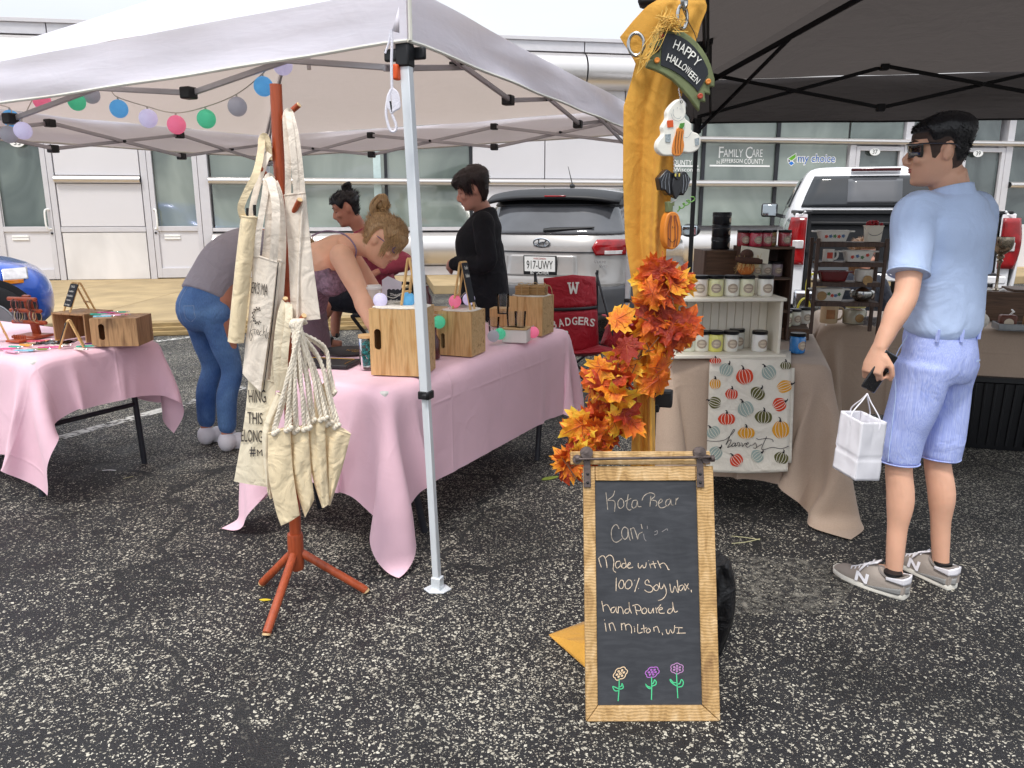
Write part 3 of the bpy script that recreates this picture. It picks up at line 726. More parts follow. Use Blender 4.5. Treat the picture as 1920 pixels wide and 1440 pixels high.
MB().box((.07, .30, 1.565), (.22, .02, .016)).build('brake_light', REDL, suv.t, bev=.004)
suv.rpatch('tailgate_seam', RUBBER, lambda z: -.78, lambda z: .62, (1.022, 1.034), .004, 24)
suv.rpatch('plate_recess', SILV, lambda z: -.36-(1.0-z)*.1, lambda z: .36+(1.0-z)*.1, (.79, 1.0), .001, 12)
suv.rpatch('bumper_trim', GREYP, lambda z: -.9, lambda z: .9, (.42, .70), .008, 24)
suv.rpatch('bumper_edge', SILV, lambda z: -.88, lambda z: .88, (.715, .735), .016, 24)
for sg in (-1, 1):
    def lf(z, sg=sg): return (.50+.55*abs(z-1.075)) if sg > 0 else -w_at(z)*.995
    def rf(z, sg=sg): return w_at(z)*.995 if sg > 0 else -(.50+.55*abs(z-1.075))
    tl = suv.rpatch('tail_light', REDL, lf, rf, (1.0, 1.15), .012, 20, sol=.012)
    suv.rpatch('reverse_lamp', CLEARL, lambda z: sg*.62 if sg > 0 else -.8, lambda z: .8 if sg > 0 else -.62, (1.01, 1.045), .02, 8, tl)
    suv.spatch('tail_light_side', REDL, .3, .62, 1.02, 1.14, sg, .008, slant1=-.05)
    suv.spatch('side_window', TINT, .62, 2.75, 1.16, 1.5, sg, .008, slant0=.28, slant1=-.32)
    suv.spatch('pillar', SILV, 1.62, 1.72, 1.15, 1.51, sg, .013)
    for yy in (1.05, 2.1):
        a = suv.side(yy, 1.03, sg, .03); MB().tube([a-V((0, .09, 0)), a+V((sg*.01, 0, 0)), a+V((0, .09, 0))], .014, 8).build('door_handle', CHROME, suv.t)
    m = V((sg*1.07, 2.98, 1.17)); mm = MB().ball(m, (.13, .07, .085), 16, 10).build('mirror', BPL, suv.t)
    MB().box(m+V((0, -.06, 0)), (.19, .02, .12)).build('mirror_glass', mat('mirror_glass', (.5, .55, .58), .03, 1, var=.02), mm, bev=.02)
    MB().bar((sg*.9, 2.98, 1.1), m, .04).build('mirror_arm', BPL, suv.t)
    suv.wheel(sg*.81, .95, .36, sg=sg); suv.wheel(sg*.81, 3.65, .36, sg=sg)
# emblem, plate, wiper, antenna
e0 = suv.rear(0, 1.115, .018); M = basis(e0, (1, 0, 0), (0, -.25, 1))
em = MB(); em.T = M; em.tube([V((.082*cos(t), .043*sin(t), 0)) for t in [2*pi*k/32 for k in range(32)]], .009, 6, closed=True)
for q in ([(-.055, -.03), (-.03, 0), (-.028, .034)], [(.055, .03), (.03, 0), (.028, -.034)], [(-.03, -.004), (0, .004), (.03, .004)]):
    em.tube(spline([V((x, y, 0)) for x, y in q], 5), .009, 6)
em.build('emblem', CHROME, suv.t)
pc = suv.rear(0, .9, .025); M = basis(pc, (1, 0, 0), (0, -.05, 1))
pf = MB(); pf.T = M; pf.box((0, 0, 0), (.345, .19, .014)); pfo = pf.build('licence_plate', BPL, suv.t, bev=.006)
pf = MB(); pf.T = M; pf.box((0, .012, .008), (.315, .145, .006)); pf.build('plate', VINYL, pfo)
fit('917-UWY', M @ Matrix.Translation((0, .005, .0125)), .27, .082, BPL, pfo); fit('BOUCHER', M @ Matrix.Translation((0, -.073, .0135)), .19, .028, VINYL, pfo)
fit('WISCONSIN', M @ Matrix.Translation((0, .066, .0125)), .13, .016, mat('plate_red', 'b04040', .5), pfo)
fit('SANTA FE', basis(suv.rear(.56, .94, .012), (1, 0, 0), (0, 0, 1)), .17, .026, CHROME, suv.t, 'badge'); fit('AWD', basis(suv.rear(.60, .895, .012), (1, 0, 0), (0, 0, 1)), .11, .022, CHROME, suv.t, 'badge')
a, b = suv.rear(.0, 1.235, .03), suv.rear(.5, 1.265, .035)
MB().tube([a, a.lerp(b, .15), a.lerp(b, .5), b], [.018, .024, .018, .008], 8).build('wiper', BPL, suv.t)
MB().ball((.05, 1.0, 1.68), (.03, .05, .025), 12, 8).tube([(.05, 1.0, 1.7), (.02, .93, 1.88)], [.006, .003], 6).build('antenna', BPL, suv.t)
# headrest seen through nothing: keep interior closed
# ---- white pickup with its tailgate down
WPT = paint('white_paint', 'e9e9ec', .0, .3)
LINER = mat('bed_liner', '16181d', .65, var=.15, bump=.2, bs=30)
pk_h = V((.30, .954, 0)); pk_o = V((3.71, 7.53, 0))
pick = thing('pickup_truck', 'white pickup truck with dark bed and lowered tailgate behind the candle stall', 'truck', pk_o, -math.atan2(pk_h.x, pk_h.y))
for sg in (-1, 1):
    def bs(u, v, sg=sg):  # bedside outer skin, with a bulge and rounded top
        z = lerp(.48, 1.42, v); x = .96+.045*sin(pi*min(1, v*1.1)) - .10*max(0, v-.88)/.12
        return V((sg*x, lerp(0, 2.0, u), z))
    MB().grid(bs, 10, 16).build('bedside', WPT, pick, solid=.02)
    MB().bb((sg*.84, .0, .5), (sg*.955, .03, 1.40)).build('bed_post', WPT, pick, bev=.01)
    MB().bb((sg*.80, .03, .55), (sg*.83, 2.0, 1.38)).build('bed_wall', LINER, pick)
    MB().bb((sg*.80, .0, 1.385), (sg*.93, 2.0, 1.425)).build('bed_rail', BPL if sg < 0 else BPL, pick, bev=.01)
    tl = MB().grid(lambda u, v, sg=sg: V((sg*(lerp(.845, .985+.03*sin(pi*v), u)), -.02+.03*u**3, lerp(.90, 1.36, v))), 6, 10).build('tail_light', REDL, pick, solid=.03)
    MB().bb((sg*.86, -.045, 1.06), (sg*.965, -.03, 1.14)).build('reverse_lamp', CLEARL, tl, bev=.008)
    MB().bb((sg*.80, -.006, 1.02), (sg*.835, .02, 1.06)).build('latch', BPL, pick)
    for yy in (1.05, 4.6):
        M = basis((sg*.84, yy, .4), (0, 1, 0), (0, 0, 1)); a = MB(); a.T = M
        a.lathe([(.24, -.13), (.36, -.13), (.4, -.08), (.4, .08), (.37, .13), (.25, .13)], n=32); wv = a.build('wheel', TYRE, pick)
        a = MB(); a.T = M; a.lathe([(.25, -.1), (.25, .1), (.001, .06)], n=24); a.build('rim', RIM, wv)
    mr = MB().box((sg*1.17, 3.55, 1.42), (.22, .1, .19)).build('mirror', BPL, pick, bev=.03)
    MB().box((sg*1.17, 3.495, 1.42), (.185, .015, .155)).build('mirror_glass', MATS['mirror_glass'], mr, bev=.02)
    MB().bar((sg*.92, 3.55, 1.32), (sg*1.1, 3.55, 1.36), .05).build('mirror_arm', BPL, pick)
MB().bb((-.8, 0, .80), (.8, 2.0, .84)).build('bed_floor', LINER, pick)
MB().bb((-.8, 1.96, .84), (.8, 2.0, 1.40)).build('bulkhead', LINER, pick)
MB().bb((-.8, 1.93, 1.375), (.8, 1.99, 1.43)).bb((-.8, 1.93, 1.25), (.8, 1.958, 1.29)).build('bed_front_rail', BPL, pick, bev=.01)
MB().bb((-.79, -.56, .80), (.79, -.01, .87)).build('tailgate', WPT, pick, bev=.012)
MB().bb((-.74, -.54, .872), (.74, -.03, .885)).build('tailgate_liner', LINER, pick)
MB().bb((-.92, -.18, .48), (.92, -.02, .66)).build('bumper', CHROME, pick, bev=.03)
cabsl = [(.5, 2.02, 5.9, .99), (.9, 2.02, 5.92, 1.0), (1.2, 2.02, 5.9, 1.0), (1.32, 2.02, 5.5, .99), (1.42, 2.03, 4.3, .965), (1.6, 2.09, 3.9, .90), (1.78, 2.17, 3.6, .82), (1.88, 2.22, 3.45, .77), (1.935, 2.30, 3.3, .70), (1.955, 2.5, 3.1, .5)]
cb_ = Car.__new__(Car); cb_.sl = cabsl; cb_.ex = 9; cb_.t = pick
rings = [[V((*cb_.plan(q[0], k/64*2*pi), q[0])) for k in range(64)] for q in cabsl]
MB().loft(rings).build('cab', WPT, pick, ang=50, sub=1)
wr = lambda z: cb_.par(z)[2]
rw = cb_.rpatch('rear_window', TINT, lambda z: -wr(z)*.86, lambda z: wr(z)*.86, (1.46, 1.83), .012, 12)
cb_.rpatch('sliding_pane', TINT2, lambda z: -.3, lambda z: .3, (1.5, 1.79), .02, 6, rw)
for sg in (-1, 1): cb_.spatch('side_window', TINT, 2.3, 3.7, 1.46, 1.82, sg, .01, slant0=.1, slant1=-.3)
MB().box((0, 2.20, 1.90), (.55, .05, .035)).build('brake_light', mat('dark_red', '4a1014', .2, Coat_Weight=1.0), pick, bev=.008)
# ---- blue car nose at the far left
blu = Car('parked_car', 'bright blue car whose nose and front wheel show at the left edge', (-8.32, 5.8, 0), R(-58),
  [(.25, .1, 4.1, .8), (.42, .0, 4.2, .88), (.6, .0, 4.22, .9), (.8, .02, 4.18, .91), (.92, .05, 4.02, .9), (.99, .08, 3.75, .87), (1.05, .1, 3.1, .85), (1.2, .2, 2.8, .8), (1.4, .35, 2.5, .72), (1.55, .5, 2.2, .62), (1.62, .8, 1.9, .4)], paint('blue_paint', '1457c4', .3), 4.0)
blu.spatch('side_window', TINT, .7, 2.7, 1.1, 1.45, 1, .008, slant0=.2, slant1=-.35)
hl = blu.spatch('headlight', CLEARL, 3.80, 4.0, .80, .90, 1, .010)
blu.spatch('turn_lamp', mat('amber_lens', 'f08a12', .15, Coat_Weight=1.0), 3.80, 3.96, .765, .80, 1, .016, par=hl)
for yy in (.85, 3.62): blu.wheel(.885, yy, .39, .14, sg=1)
for yy in (.85, 3.62): blu.wheel(-.80, yy, .38, .24, sg=-1)
# ================================================================== draped tables
def drape(Lx, Wy, H, xm, xp, ym, yp, res=.039, steps=190, iters=17, seed=0):
    """cloth laid on a table top, let fall over its edges; returns grid of points in the table's frame"""
    rs = np.random.RandomState(seed)
    xs = np.arange(-Lx/2-xm, Lx/2+xp+res*.5, res); ys = np.arange(-Wy/2-ym, Wy/2+yp+res*.5, res)
    X, Y = np.meshgrid(xs, ys, indexing='ij'); p = np.stack([X, Y, np.full_like(X, H)], -1)
    pin = (np.abs(X) < Lx/2-.012) & (np.abs(Y) < Wy/2-.012); w = np.where(pin, 0., 1.)[..., None]
    ox = np.clip(np.abs(X)-Lx/2, 0, None); oy = np.clip(np.abs(Y)-Wy/2, 0, None)
    p[..., 2] -= (ox+oy)*.25; p += rs.normal(0, .004, p.shape)*w
    v = np.zeros_like(p); dt = .028; hx, hy = Lx/2+.004, Wy/2+.004
    groups = []
    n, m = X.shape
    def pair(a, b, rest, k): groups.append((a, b, rest, k))
    S_ = slice
    for o in (0, 1):
        e = (n-o)//2; pair((S_(o, o+2*e-1, 2), S_(None)), (S_(o+1, o+2*e, 2), S_(None)), res, 1.)
        e = (m-o)//2; pair((S_(None), S_(o, o+2*e-1, 2)), (S_(None), S_(o+1, o+2*e, 2)), res, 1.)
    for o in (0, 1):
        e = (n-o)//2
        pair((S_(o, o+2*e-1, 2), S_(0, m-1)), (S_(o+1, o+2*e, 2), S_(1, m)), res*2**.5, .3)
        pair((S_(o, o+2*e-1, 2), S_(1, m)), (S_(o+1, o+2*e, 2), S_(0, m-1)), res*2**.5, .3)
    for st in (2, 4):
        for o in range(2*st):
            if o % (2*st) >= st: continue
            ia = np.arange(o, n-st, 2*st); ja = np.arange(o, m-st, 2*st)
            if len(ia): pair((ia, S_(None)), (ia+st, S_(None)), res*st, .035)
            if len(ja): pair((S_(None), ja), (S_(None), ja+st), res*st, .035)
    for it in range(steps):
        v *= .955; v[..., 2] -= 9.8*dt*w[..., 0]; q = p+v*dt*w
        for _ in range(iters):
            for a, b, rest, k in groups:
                d = q[b]-q[a]; ln = np.sqrt((d*d).sum(-1, keepdims=True))+1e-9; wa, wb = w[a], w[b]
                c = d*((ln-rest)/ln*k/(wa+wb+1e-9)); q[a] += c*wa; q[b] -= c*wb
            x, y, z = q[..., 0], q[..., 1], q[..., 2]
            ins = (np.abs(x) < hx) & (np.abs(y) < hy) & (z < H-.001) & ~pin
            dx, dy, dz = hx-np.abs(x), hy-np.abs(y), H-z
            mz = ins & (dz < dx) & (dz < dy); mxx = ins & ~mz & (dx <= dy); my = ins & ~mz & ~mxx
            q[..., 2] = np.where(mz, H, z); q[..., 0] = np.where(mxx, np.sign(x)*hx, x); q[..., 1] = np.where(my, np.sign(y)*hy, y)
            q[..., 2] = np.maximum(q[..., 2], .012)
        v = (q-p)/dt; p = q
    return p, X, Y
def tablecloth(name, label, tb, dims, over, m, seed=0, cat='tablecloth'):
    p, X, Y = drape(*dims, *over, seed=seed); n, k = X.shape; mb = MB()
    mb.add([V(q) for q in p.reshape(-1, 3)], [(i*k+j, (i+1)*k+j, (i+1)*k+j+1, i*k+j+1) for i in range(n-1) for j in range(k-1)])
    o = mb.build(name, m, None, ang=0, fixn=False, sub=1); o.location = tb.location; o.rotation_euler = tb.rotation_euler
    me = o.data; me.polygons.foreach_set('use_smooth', [True]*len(me.polygons)); uv = me.uv_layers.new(name='UVMap')
    flat = np.stack([X, Y], -1).reshape(-1, 2); li = np.empty(len(me.loops), int); me.loops.foreach_get('vertex_index', li)
    uv.data.foreach_set('uv', flat[li].ravel()); return tag(o, label, cat)
def m_linen(name, col, crease=.5, per=(.33, .30), weave=0, translucent=.1, var=.05):
    g = NG(name); v = g.coord(); c = C3(col); uvn = g.n('TexCoord').outputs['UV']
    n = g.noise(v, 2.5, 3); colr = g.ramp(n, [(.3, tuple(x*(1-var) for x in c)), (.7, tuple(min(1, x*(1+var)) for x in c))])
    sx = g.n('SeparateXYZ'); g.l(uvn, sx.inputs[0]); h = None
    for i, pr in enumerate(per):
        f = g.math('ABSOLUTE', g.math('SUBTRACT', g.math('FRACT', g.math('ADD', g.math('DIVIDE', sx.outputs[i], pr), .5+.17*i)), .5))
        r = g.math('MULTIPLY', g.ramp(f, [(.0, 1.0), (.025, 0.0)]), g.ramp(g.noise(v, 3.5, 2), [(.4, .0), (.6, 1.0)])); h = r if h is None else g.math('MAXIMUM', h, r)
    nb = g.bump(h, crease, .006); nb = g.bump(g.noise(v, 7, 3, 1.2), .22, .02, nb)
    if weave:
        w = g.noise(g.coord((1, 1, 5)), weave, 2); w2 = g.noise(g.coord((5, 5, 1)), weave, 2)
        colr = g.mix(.5, colr, g.mix(.5, g.ramp(w, [(.35, .7), (.65, 1.05)]), g.ramp(w2, [(.35, .7), (.65, 1.05)])), 'MULTIPLY')
    sh = g.bsdf(colr, .7, 0, nb, Sheen_Weight=.2); t = g.n('BsdfTranslucent'); g.l(colr, t.inputs[0]); ms = g.n('MixShader'); ms.inputs[0].default_value = translucent
    g.l(sh, ms.inputs[1]); g.l(t.outputs[0], ms.inputs[2]); return g.end(ms.outputs[0])
PINK = m_linen('pink_linen', 'f9cfde', .3, (.46, .41)); BURLAP = m_linen('tan_burlap', 'bda693', .35, (.5, .42), 130, .06, .06)
TTOP = mat('table_plastic', 'd8d6d2', .6)
def table(label, c, rz, Lx, Wy, H, legm=BPL, splay=0):
    t = thing('folding_table', label, 'table', (*c, 0), rz)
    MB().bb((-Lx/2+.02, -Wy/2+.02, H-.05), (Lx/2-.02, Wy/2-.02, H-.014)).build('table_top', TTOP, t, bev=.01)
    for sx_ in (-1, 1):
        for sy in (-1, 1):
            MB().cyl((sx_*(Lx/2-.18), sy*(Wy/2-.1), H-.05), (sx_*(Lx/2-.18+splay), sy*(Wy/2-.07), 0), .016).build('leg', legm, t)
        x = sx_*(Lx/2-.18+splay*.5); MB().cyl((x, -Wy/2+.09, .36), (x, Wy/2-.09, .36), .013).build('crossbar', legm, t)
    return t
HT = .745
DS = mat('dark_tube', '33353d', .45, .2)
T1 = table('folding table under pink cloth behind the coat stand', (-.401, 3.976), R(62), 1.85, .76, HT, DS, -.16)
T2 = table('folding table under pink cloth at the left edge', (-2.93, 4.37), R(152), 1.83, .74, HT, DS)
T3 = table('folding table under tan burlap holding the white candle rack', (1.361, 4.426), R(73.3), 1.8, .76, HT, BPL)
T4 = table('folding table under tan burlap beyond the man in blue', (2.93, 4.955), R(-16.7), 1.8, .76, HT, BPL)
tablecloth('tablecloth', 'pale pink cloth draped over the table behind the coat stand', T1, (1.85, .76, HT), (.42, .4, .44, .46), PINK, 11)
tablecloth('tablecloth', 'pale pink cloth draped over the jewellery table at left', T2, (1.83, .74, HT), (.27, .35, .35, .48), PINK, 2)
tablecloth('tablecloth', 'tan burlap cloth draped under the white candle rack with long hanging corner', T3, (1.8, .76, HT), (.53, .2, .52, .4), BURLAP, 3)
tablecloth('tablecloth', 'tan burlap cloth draped over the right-hand table behind the man', T4, (1.8, .76, HT), (.2, .3, .52, .3), BURLAP, 4)
ZT = HT+.006
def on(px, py, z=ZT): return G(px, py, z)
# ------------------------------------------------------------------ little wooden things
OAK = wood('pale_oak', 'c99b62', 'dcb57e', 2, .55, 1, 'b98a52'); OAKX = wood('pale_oak_x', 'c49a66', 'd8b684', 0, .55, 1, 'a87e4c'); WALN = wood('walnut_ply', '8f6a48', 'b58d64', 2, .6, 1, '7c5a3c')
PINE = wood('pine_stick', 'd8a866', 'e8c084', 2, .55); CHALKM = mat('chalkboard', '23252c', .75, var=.12, vs=12); CHALKW = mat('chalk', 'e4e2da', .9)
LINENW = mat('white_lace', 'e6e0d6', .85, var=.12, vs=60, bump=.5, bs=120)
def holed(mb, w, h, t, cx, cz, sw, sh, y=0):
    n = 32; out = []; inn = []
    for k in range(n):
        a = 2*pi*(k+.5)/n; c, s = cos(a), sin(a)
        tx = ((w-cx) if c > 0 else cx)/max(1e-6, abs(c)); tz = ((h-cz) if s > 0 else cz)/max(1e-6, abs(s)); r = min(tx, tz)
        out.append((cx+c*r, cz+s*r)); rr = sw/2; e = sh/2-rr
        inn.append((cx+rr*c, cz+rr*s+(e if s > 0 else -e)))
    # move the samples nearest each corner onto it
    for X_, Z_ in ((0, 0), (w, 0), (w, h), (0, h)):
        k = min(range(n), key=lambda i: (out[i][0]-X_)**2+(out[i][1]-Z_)**2); out[k] = (X_, Z_)
    vs = [V((x, y, z)) for x, z in out]+[V((x, y, z)) for x, z in inn]+[V((x, y+t, z)) for x, z in out]+[V((x, y+t, z)) for x, z in inn]
    fs = []
    for k in range(n):
        j = (k+1) % n
        fs += [(k, j, n+j, n+k), (2*n+k, 3*n+k, 3*n+j, 2*n+j), (n+k, n+j, 3*n+j, 3*n+k), (k, 2*n+k, 2*n+j, j)]
    return mb.add(vs, fs)
def crate(label, p, w, d, h, rz, slot=None, m=OAK, m2=OAKX, openx=0, top=True, cloth_=False):
    t = thing('wooden_crate', label, 'crate', p, rz); th = .009
    mb = MB()
    if slot and slot != 'open': holed(mb, w, h, th, *slot)
    elif not slot: mb.bb((0, 0, 0), (w, th, h))
    if slot != 'open': mb.build('front_panel', m, t)
    MB().bb((0, d-th, 0), (w, d, h)).build('back_panel', m, t)
    if openx != 1: MB().bb((w-th, th+.001, .0), (w, d-th-.001, h)).build('side_panel', m2, t)
    if openx != -1: MB().bb((0, th+.001, .0), (th, d-th-.001, h)).build('side_panel', m2, t)
    if top: MB().bb((th+.001, th+.001, h-th), (w-th-.001, d-th-.001, h-.0015)).build('top_panel', m2, t)
    return t
def aframe(label, p, rz, h, w, spread, board=True, lines=(), name='easel_sign', bm=CHALKM):
    t = thing(name, label, 'easel', p, rz); s2 = spread/2
    fb, bb_ = V((0, -s2, 0)), V((0, s2, 0)); ap = V((0, 0, h))
    for sx_ in (-1, 1):
        o = V((sx_*(w/2-.006), 0, 0))
        MB().bar(fb+o, ap+o*1.0+V((0, -.004, 0)), .011, .008).build('front_leg', PINE, t, bev=.0015); MB().bar(bb_+o, ap+o*1.0+V((0, .006, 0)), .011, .008).build('rear_leg', PINE, t, bev=.0015)
    MB().bar(ap+V((-w/2, 0, 0)), ap+V((w/2, 0, 0)), .012, .01).build('top_rail', PINE, t, bev=.002)
    MB().bar(lerp(bb_, ap, .3)+V((-w/2, 0, 0)), lerp(bb_, ap, .3)+V((w/2, 0, 0)), .01, .008).build('cross_rail', PINE, t, bev=.0015)
    if board:
        up = (ap-fb).normalized(); M = basis(lerp(fb, ap, .57)+V((0, -.006, 0)), (1, 0, 0), up)
        b = MB(); b.T = M; b.box((0, 0, 0), (w*1.04, h*.86, .006)); bo = b.build('board', bm, t, bev=.003)
        for i, s in enumerate(lines):
            fit(s, M @ Matrix.Translation((0, h*(.32-.17*i), .0045)), w*(.55+.2*((i*37) % 3)/2), h*.075, CHALKW, bo, 'chalk_lettering')
    return t
gz = R(-9)
# pink table, right-hand booth: crates
c1 = crate('tall pale oak crate with handle slot nearest the tent pole', on(696, 703), .235, .19, .285, gz, (.035, .155, .03, .09))
c2 = crate('small pale oak crate with two cotton balls on top', on(823, 665), .175, .17, .215, gz+R(-12), (.022, .07, .022, .075))
c3 = crate('pale oak crate under the stacks of wooden coasters', on(955, 626), .20, .18, .215, R(-24), None, OAK, OAKX, -1)
c4 = crate('low oak crate behind the tall one holding the coffee cup', on(715, 640), .32, .2, .17, gz, None)
cr1 = Matrix.Translation(c1.location) @ Matrix.Rotation(gz, 4, 'Z')
def doily(label, ct, w, d, h, jag=.1):
    M = wm(ct); n = 44; poly = []
    for k in range(n):
        a = 2*pi*k/n; r = 1/max(abs(cos(a)), abs(sin(a))); rr = min(r, 1.12)
        poly.append((w/2+w*.5*rr*cos(a)*(1+.03*(-1)**k), d/2+d*.5*rr*sin(a)*(1+.03*(-1)**k)))
    mb = MB().prism(poly, .003); o = mb.build('lace_doily', LINENW); o.matrix_world = M @ Matrix.Translation((0, 0, h+.001)); o.location = (M @ V((0, 0, h+.001))); o.rotation_euler = ct.rotation_euler
    return tag(o, label, 'doily')
doily('white lace doily on the tall crate by the tent pole', c1, .235, .19, .285); doily('white lace doily on the small crate', c2, .175, .17, .215); doily('white lace doily under the wooden coasters', c3, .2, .18, .215)
# second light string lying over the crates
s2 = thing('string_lights', 'string of cotton ball lights lying over the crates on the pink table', 'string lights', on(853, 600))
BR_ = [(713, 563, 'w', 3.34), (765, 561, 'b', 3.36), (823, 604, 'e', 3.68), (853, 565, 'p', 3.78), (879, 561, 'w', 3.84), (925, 630, 'g', 4.02), (937, 626, 'e', 4.06), (1000, 623, 'p', 4.16)]
pr_ = []
for x, y, k, d in BR_:
    p = P(x, y, d); cball(s2, p, .031, k); pr_.append(p+V((0, .0, .034)))
pts = []
for a, b in zip(pr_, pr_[1:]): pts += [a, (a+b)/2+V((rng(-.02, .02), .03, -.03))]
MB().tube(spline(pts+[pr_[-1]], 6), .0018, 5).build('wire', wirem, s2, w=1)
mb = MB()
for c_ in (P(742, 572, 3.36), P(868, 578, 3.84)):
    for k in range(5):
        mb.tube(spline([c_+V((rng(-.05, .05), rng(-.03, .03), .004+k*.003)) for _ in range(5)], 6, True), .0016, 5, closed=True)
mb.build('slack_wire', wirem, s2, w=1)
aframe('small wooden easel seen edge-on on the small oak crate', wm(c2) @ V((.10, .08, .22)), R(62), .225, .05, .10, True, ('Candle', 'Holders'))
aframe('small wooden easel standing behind the tall crate', wm(c1) @ V((.17, .09, .29)), R(50), .20, .05, .11, False)
# scalloped chalk card, white card, cup
tc_ = thing('chalk_card', 'scalloped black chalk card with handwriting behind the tall crate', 'card', P(742, 572, 3.75), gz)
poly = [(x, y) for x, y in [(-.042, -.06), (.042, -.06), (.042, .05)]] + [(.042-.084*k/12, .052+.006*abs(sin(k*pi/3))) for k in range(13)] + [(-.042, .05)]
M = basis((0, 0, .02), (1, 0, 0), (0, .15, 1)); MB().prism(poly, .004, M).build('card', CHALKM, tc_)
for i, s in enumerate(('Thank', 'You For', 'Small Shopping')): fit(s, M @ Matrix.Translation((0, .03-.03*i, .0055)), .055, .014, CHALKW, tc_, 'chalk_lettering')
MB().prism([(-.05, -.03), (.04, -.05), (.05, .07), (-.02, .10), (-.05, .08)], .002, basis(P(735, 555, 3.9), (1, 0, 0), (0, .2, 1)), 0).build('paper_card', mat('paper', 'dcd8e2', .8))
tag(bpy.data.objects['paper_card'], 'plain white paper card leaning behind the black chalk card', 'card')
cp = thing('coffee_cup', 'white paper coffee cup with lid behind the tall crate', 'cup', P(703, 576, 3.72)); CUPW = mat('paper_cup', 'd8d0c8', .6)
MB().lathe([(.028, 0), (.036, .09), (.034, .092)], n=24).build('cup_body', CUPW, cp); MB().lathe([(.039, .088), (.039, .097), (.034, .1), (.033, .107), (.001, .107)], n=24).build('lid', mat('cup_lid', 'e8e4e0', .4), cp)
# jar of turquoise mesh
GL = glassy('clear_glass', (.97, .98, .98), .02, 1.45)
jr = thing('glass_jar', 'glass jar of turquoise mesh with a wooden lid', 'jar', on(690, 691))
MB().lathe([(.034, 0), (.036, .004), (.036, .135), (.032, .14), (.0335, .139), (.0335, .006), (.001, .004)], n=28).build('glass', GL, jr)
MB().lathe([(.038, .141), (.038, .153), (.001, .153)], n=28).build('lid', OAKX, jr)
mb = MB()
for k in range(46): mb.ball((rng(-.019, .019), rng(-.019, .019), .015+.105*random.random()), (rng(.007, .014), rng(.007, .014), rng(.005, .010)), 7, 5)
mb.build('mesh_filling', mat('turquoise_mesh', '2fb3b6', .7, var=.3, vs=40, bump=.6, bs=90), jr)['kind'] = 'stuff'
# slate plate and flat black board
sp = thing('slate_plate', 'round black plate with gold lettering on the pink cloth', 'plate', on(652, 659)); BLKM = mat('matte_black', '17171a', .55, var=.1); GOLD = mat('gold_print', 'c79a3e', .35, .6)
MB().lathe([(.001, .0), (.13, 0), (.135, .005), (.13, .007), (.001, .006)], n=40).build('plate', BLKM, sp); fit('Farmhouse', Matrix.Translation((.04, .0, .0075)), .09, .03, GOLD, sp); fit('Market', Matrix.Translation((.06, -.04, .0075)), .06, .025, GOLD, sp)
fb_ = thing('black_board', 'flat black gift board with thin gold line on the pink cloth', 'board', on(615, 683), R(-12))
MB().box((0, 0, .008), (.26, .17, .015)).build('board', BLKM, fb_, bev=.003); MB().tube([(-.11, .06, .0165), (.105, .06, .0165), (.105, -.05, .0165)], .0012, 4).build('gold_line', GOLD, fb_)
# glasses, white block, dark bottles
wbx = thing('white_block', 'small white wooden block with oak top among the glasses', 'block', on(941, 642), R(-14)); WWD = mat('white_wash', 'e6e0dc', .75, var=.06, vs=14)
MB().bb((0, 0, 0), (.135, .1, .068)).build('block', WWD, wbx, bev=.003); MB().bb((-.002, -.002, .069), (.137, .102, .078)).build('top', OAKX, wbx, bev=.002)
def tumbler(label, p, r, h, name='drinking_glass', par=None):
    t = tag(MB().lathe([(.001, 0), (r*.82, 0), (r, h), (r*.96, h), (r*.78, .008), (.001, .010)], n=24).build(name, GL), label, 'glass', 'glasses on the pink table'); t.location = p; return t
tumbler('short clear shot glass standing on the white block', wm(wbx) @ V((.09, .045, .078)), .032, .085); tumbler('clear glass behind the white block, lowest', on(926, 624), .034, .09); tumbler('clear tall glass on the box beside the coasters', P(943, 588, 4.2), .036, .105); tumbler('second shot glass on the white block toward the left', wm(wbx) @ V((.04, .06, .078)), .03, .08)
mb = MB().bb((0, 0, 0), (.12, .1, .11)); o = mb.build('oak_riser', OAK, bev=.003); o.location = on(918, 612); o.rotation_euler = (0, 0, R(-15)); tag(o, 'small oak riser block under the tall clear glass', 'block')
DBR = mat('dark_red_glass', '4a1a1c', .2, var=.4, vs=30, Coat_Weight=.6)
for i, (x, y, d, h) in enumerate(((815, 655, 3.62, .15), (806, 640, 3.7, .2), (801, 576, 3.9, .14))):
    o = MB().lathe([(.001, 0), (.024, 0), (.026, .01), (.026, h*.6), (.011, h*.78), (.011, h), (.001, h)], n=18).build('dark_bottle', DBR); o.location = P(x, y, d)
    o.location.z = ZT if i < 2 else .93; tag(o, ('short dark red bottle between the two front crates', 'taller dark bottle just behind the tall crate', 'dark bottle standing on the low rear crate')[i], 'bottle', 'dark bottles between the crates')
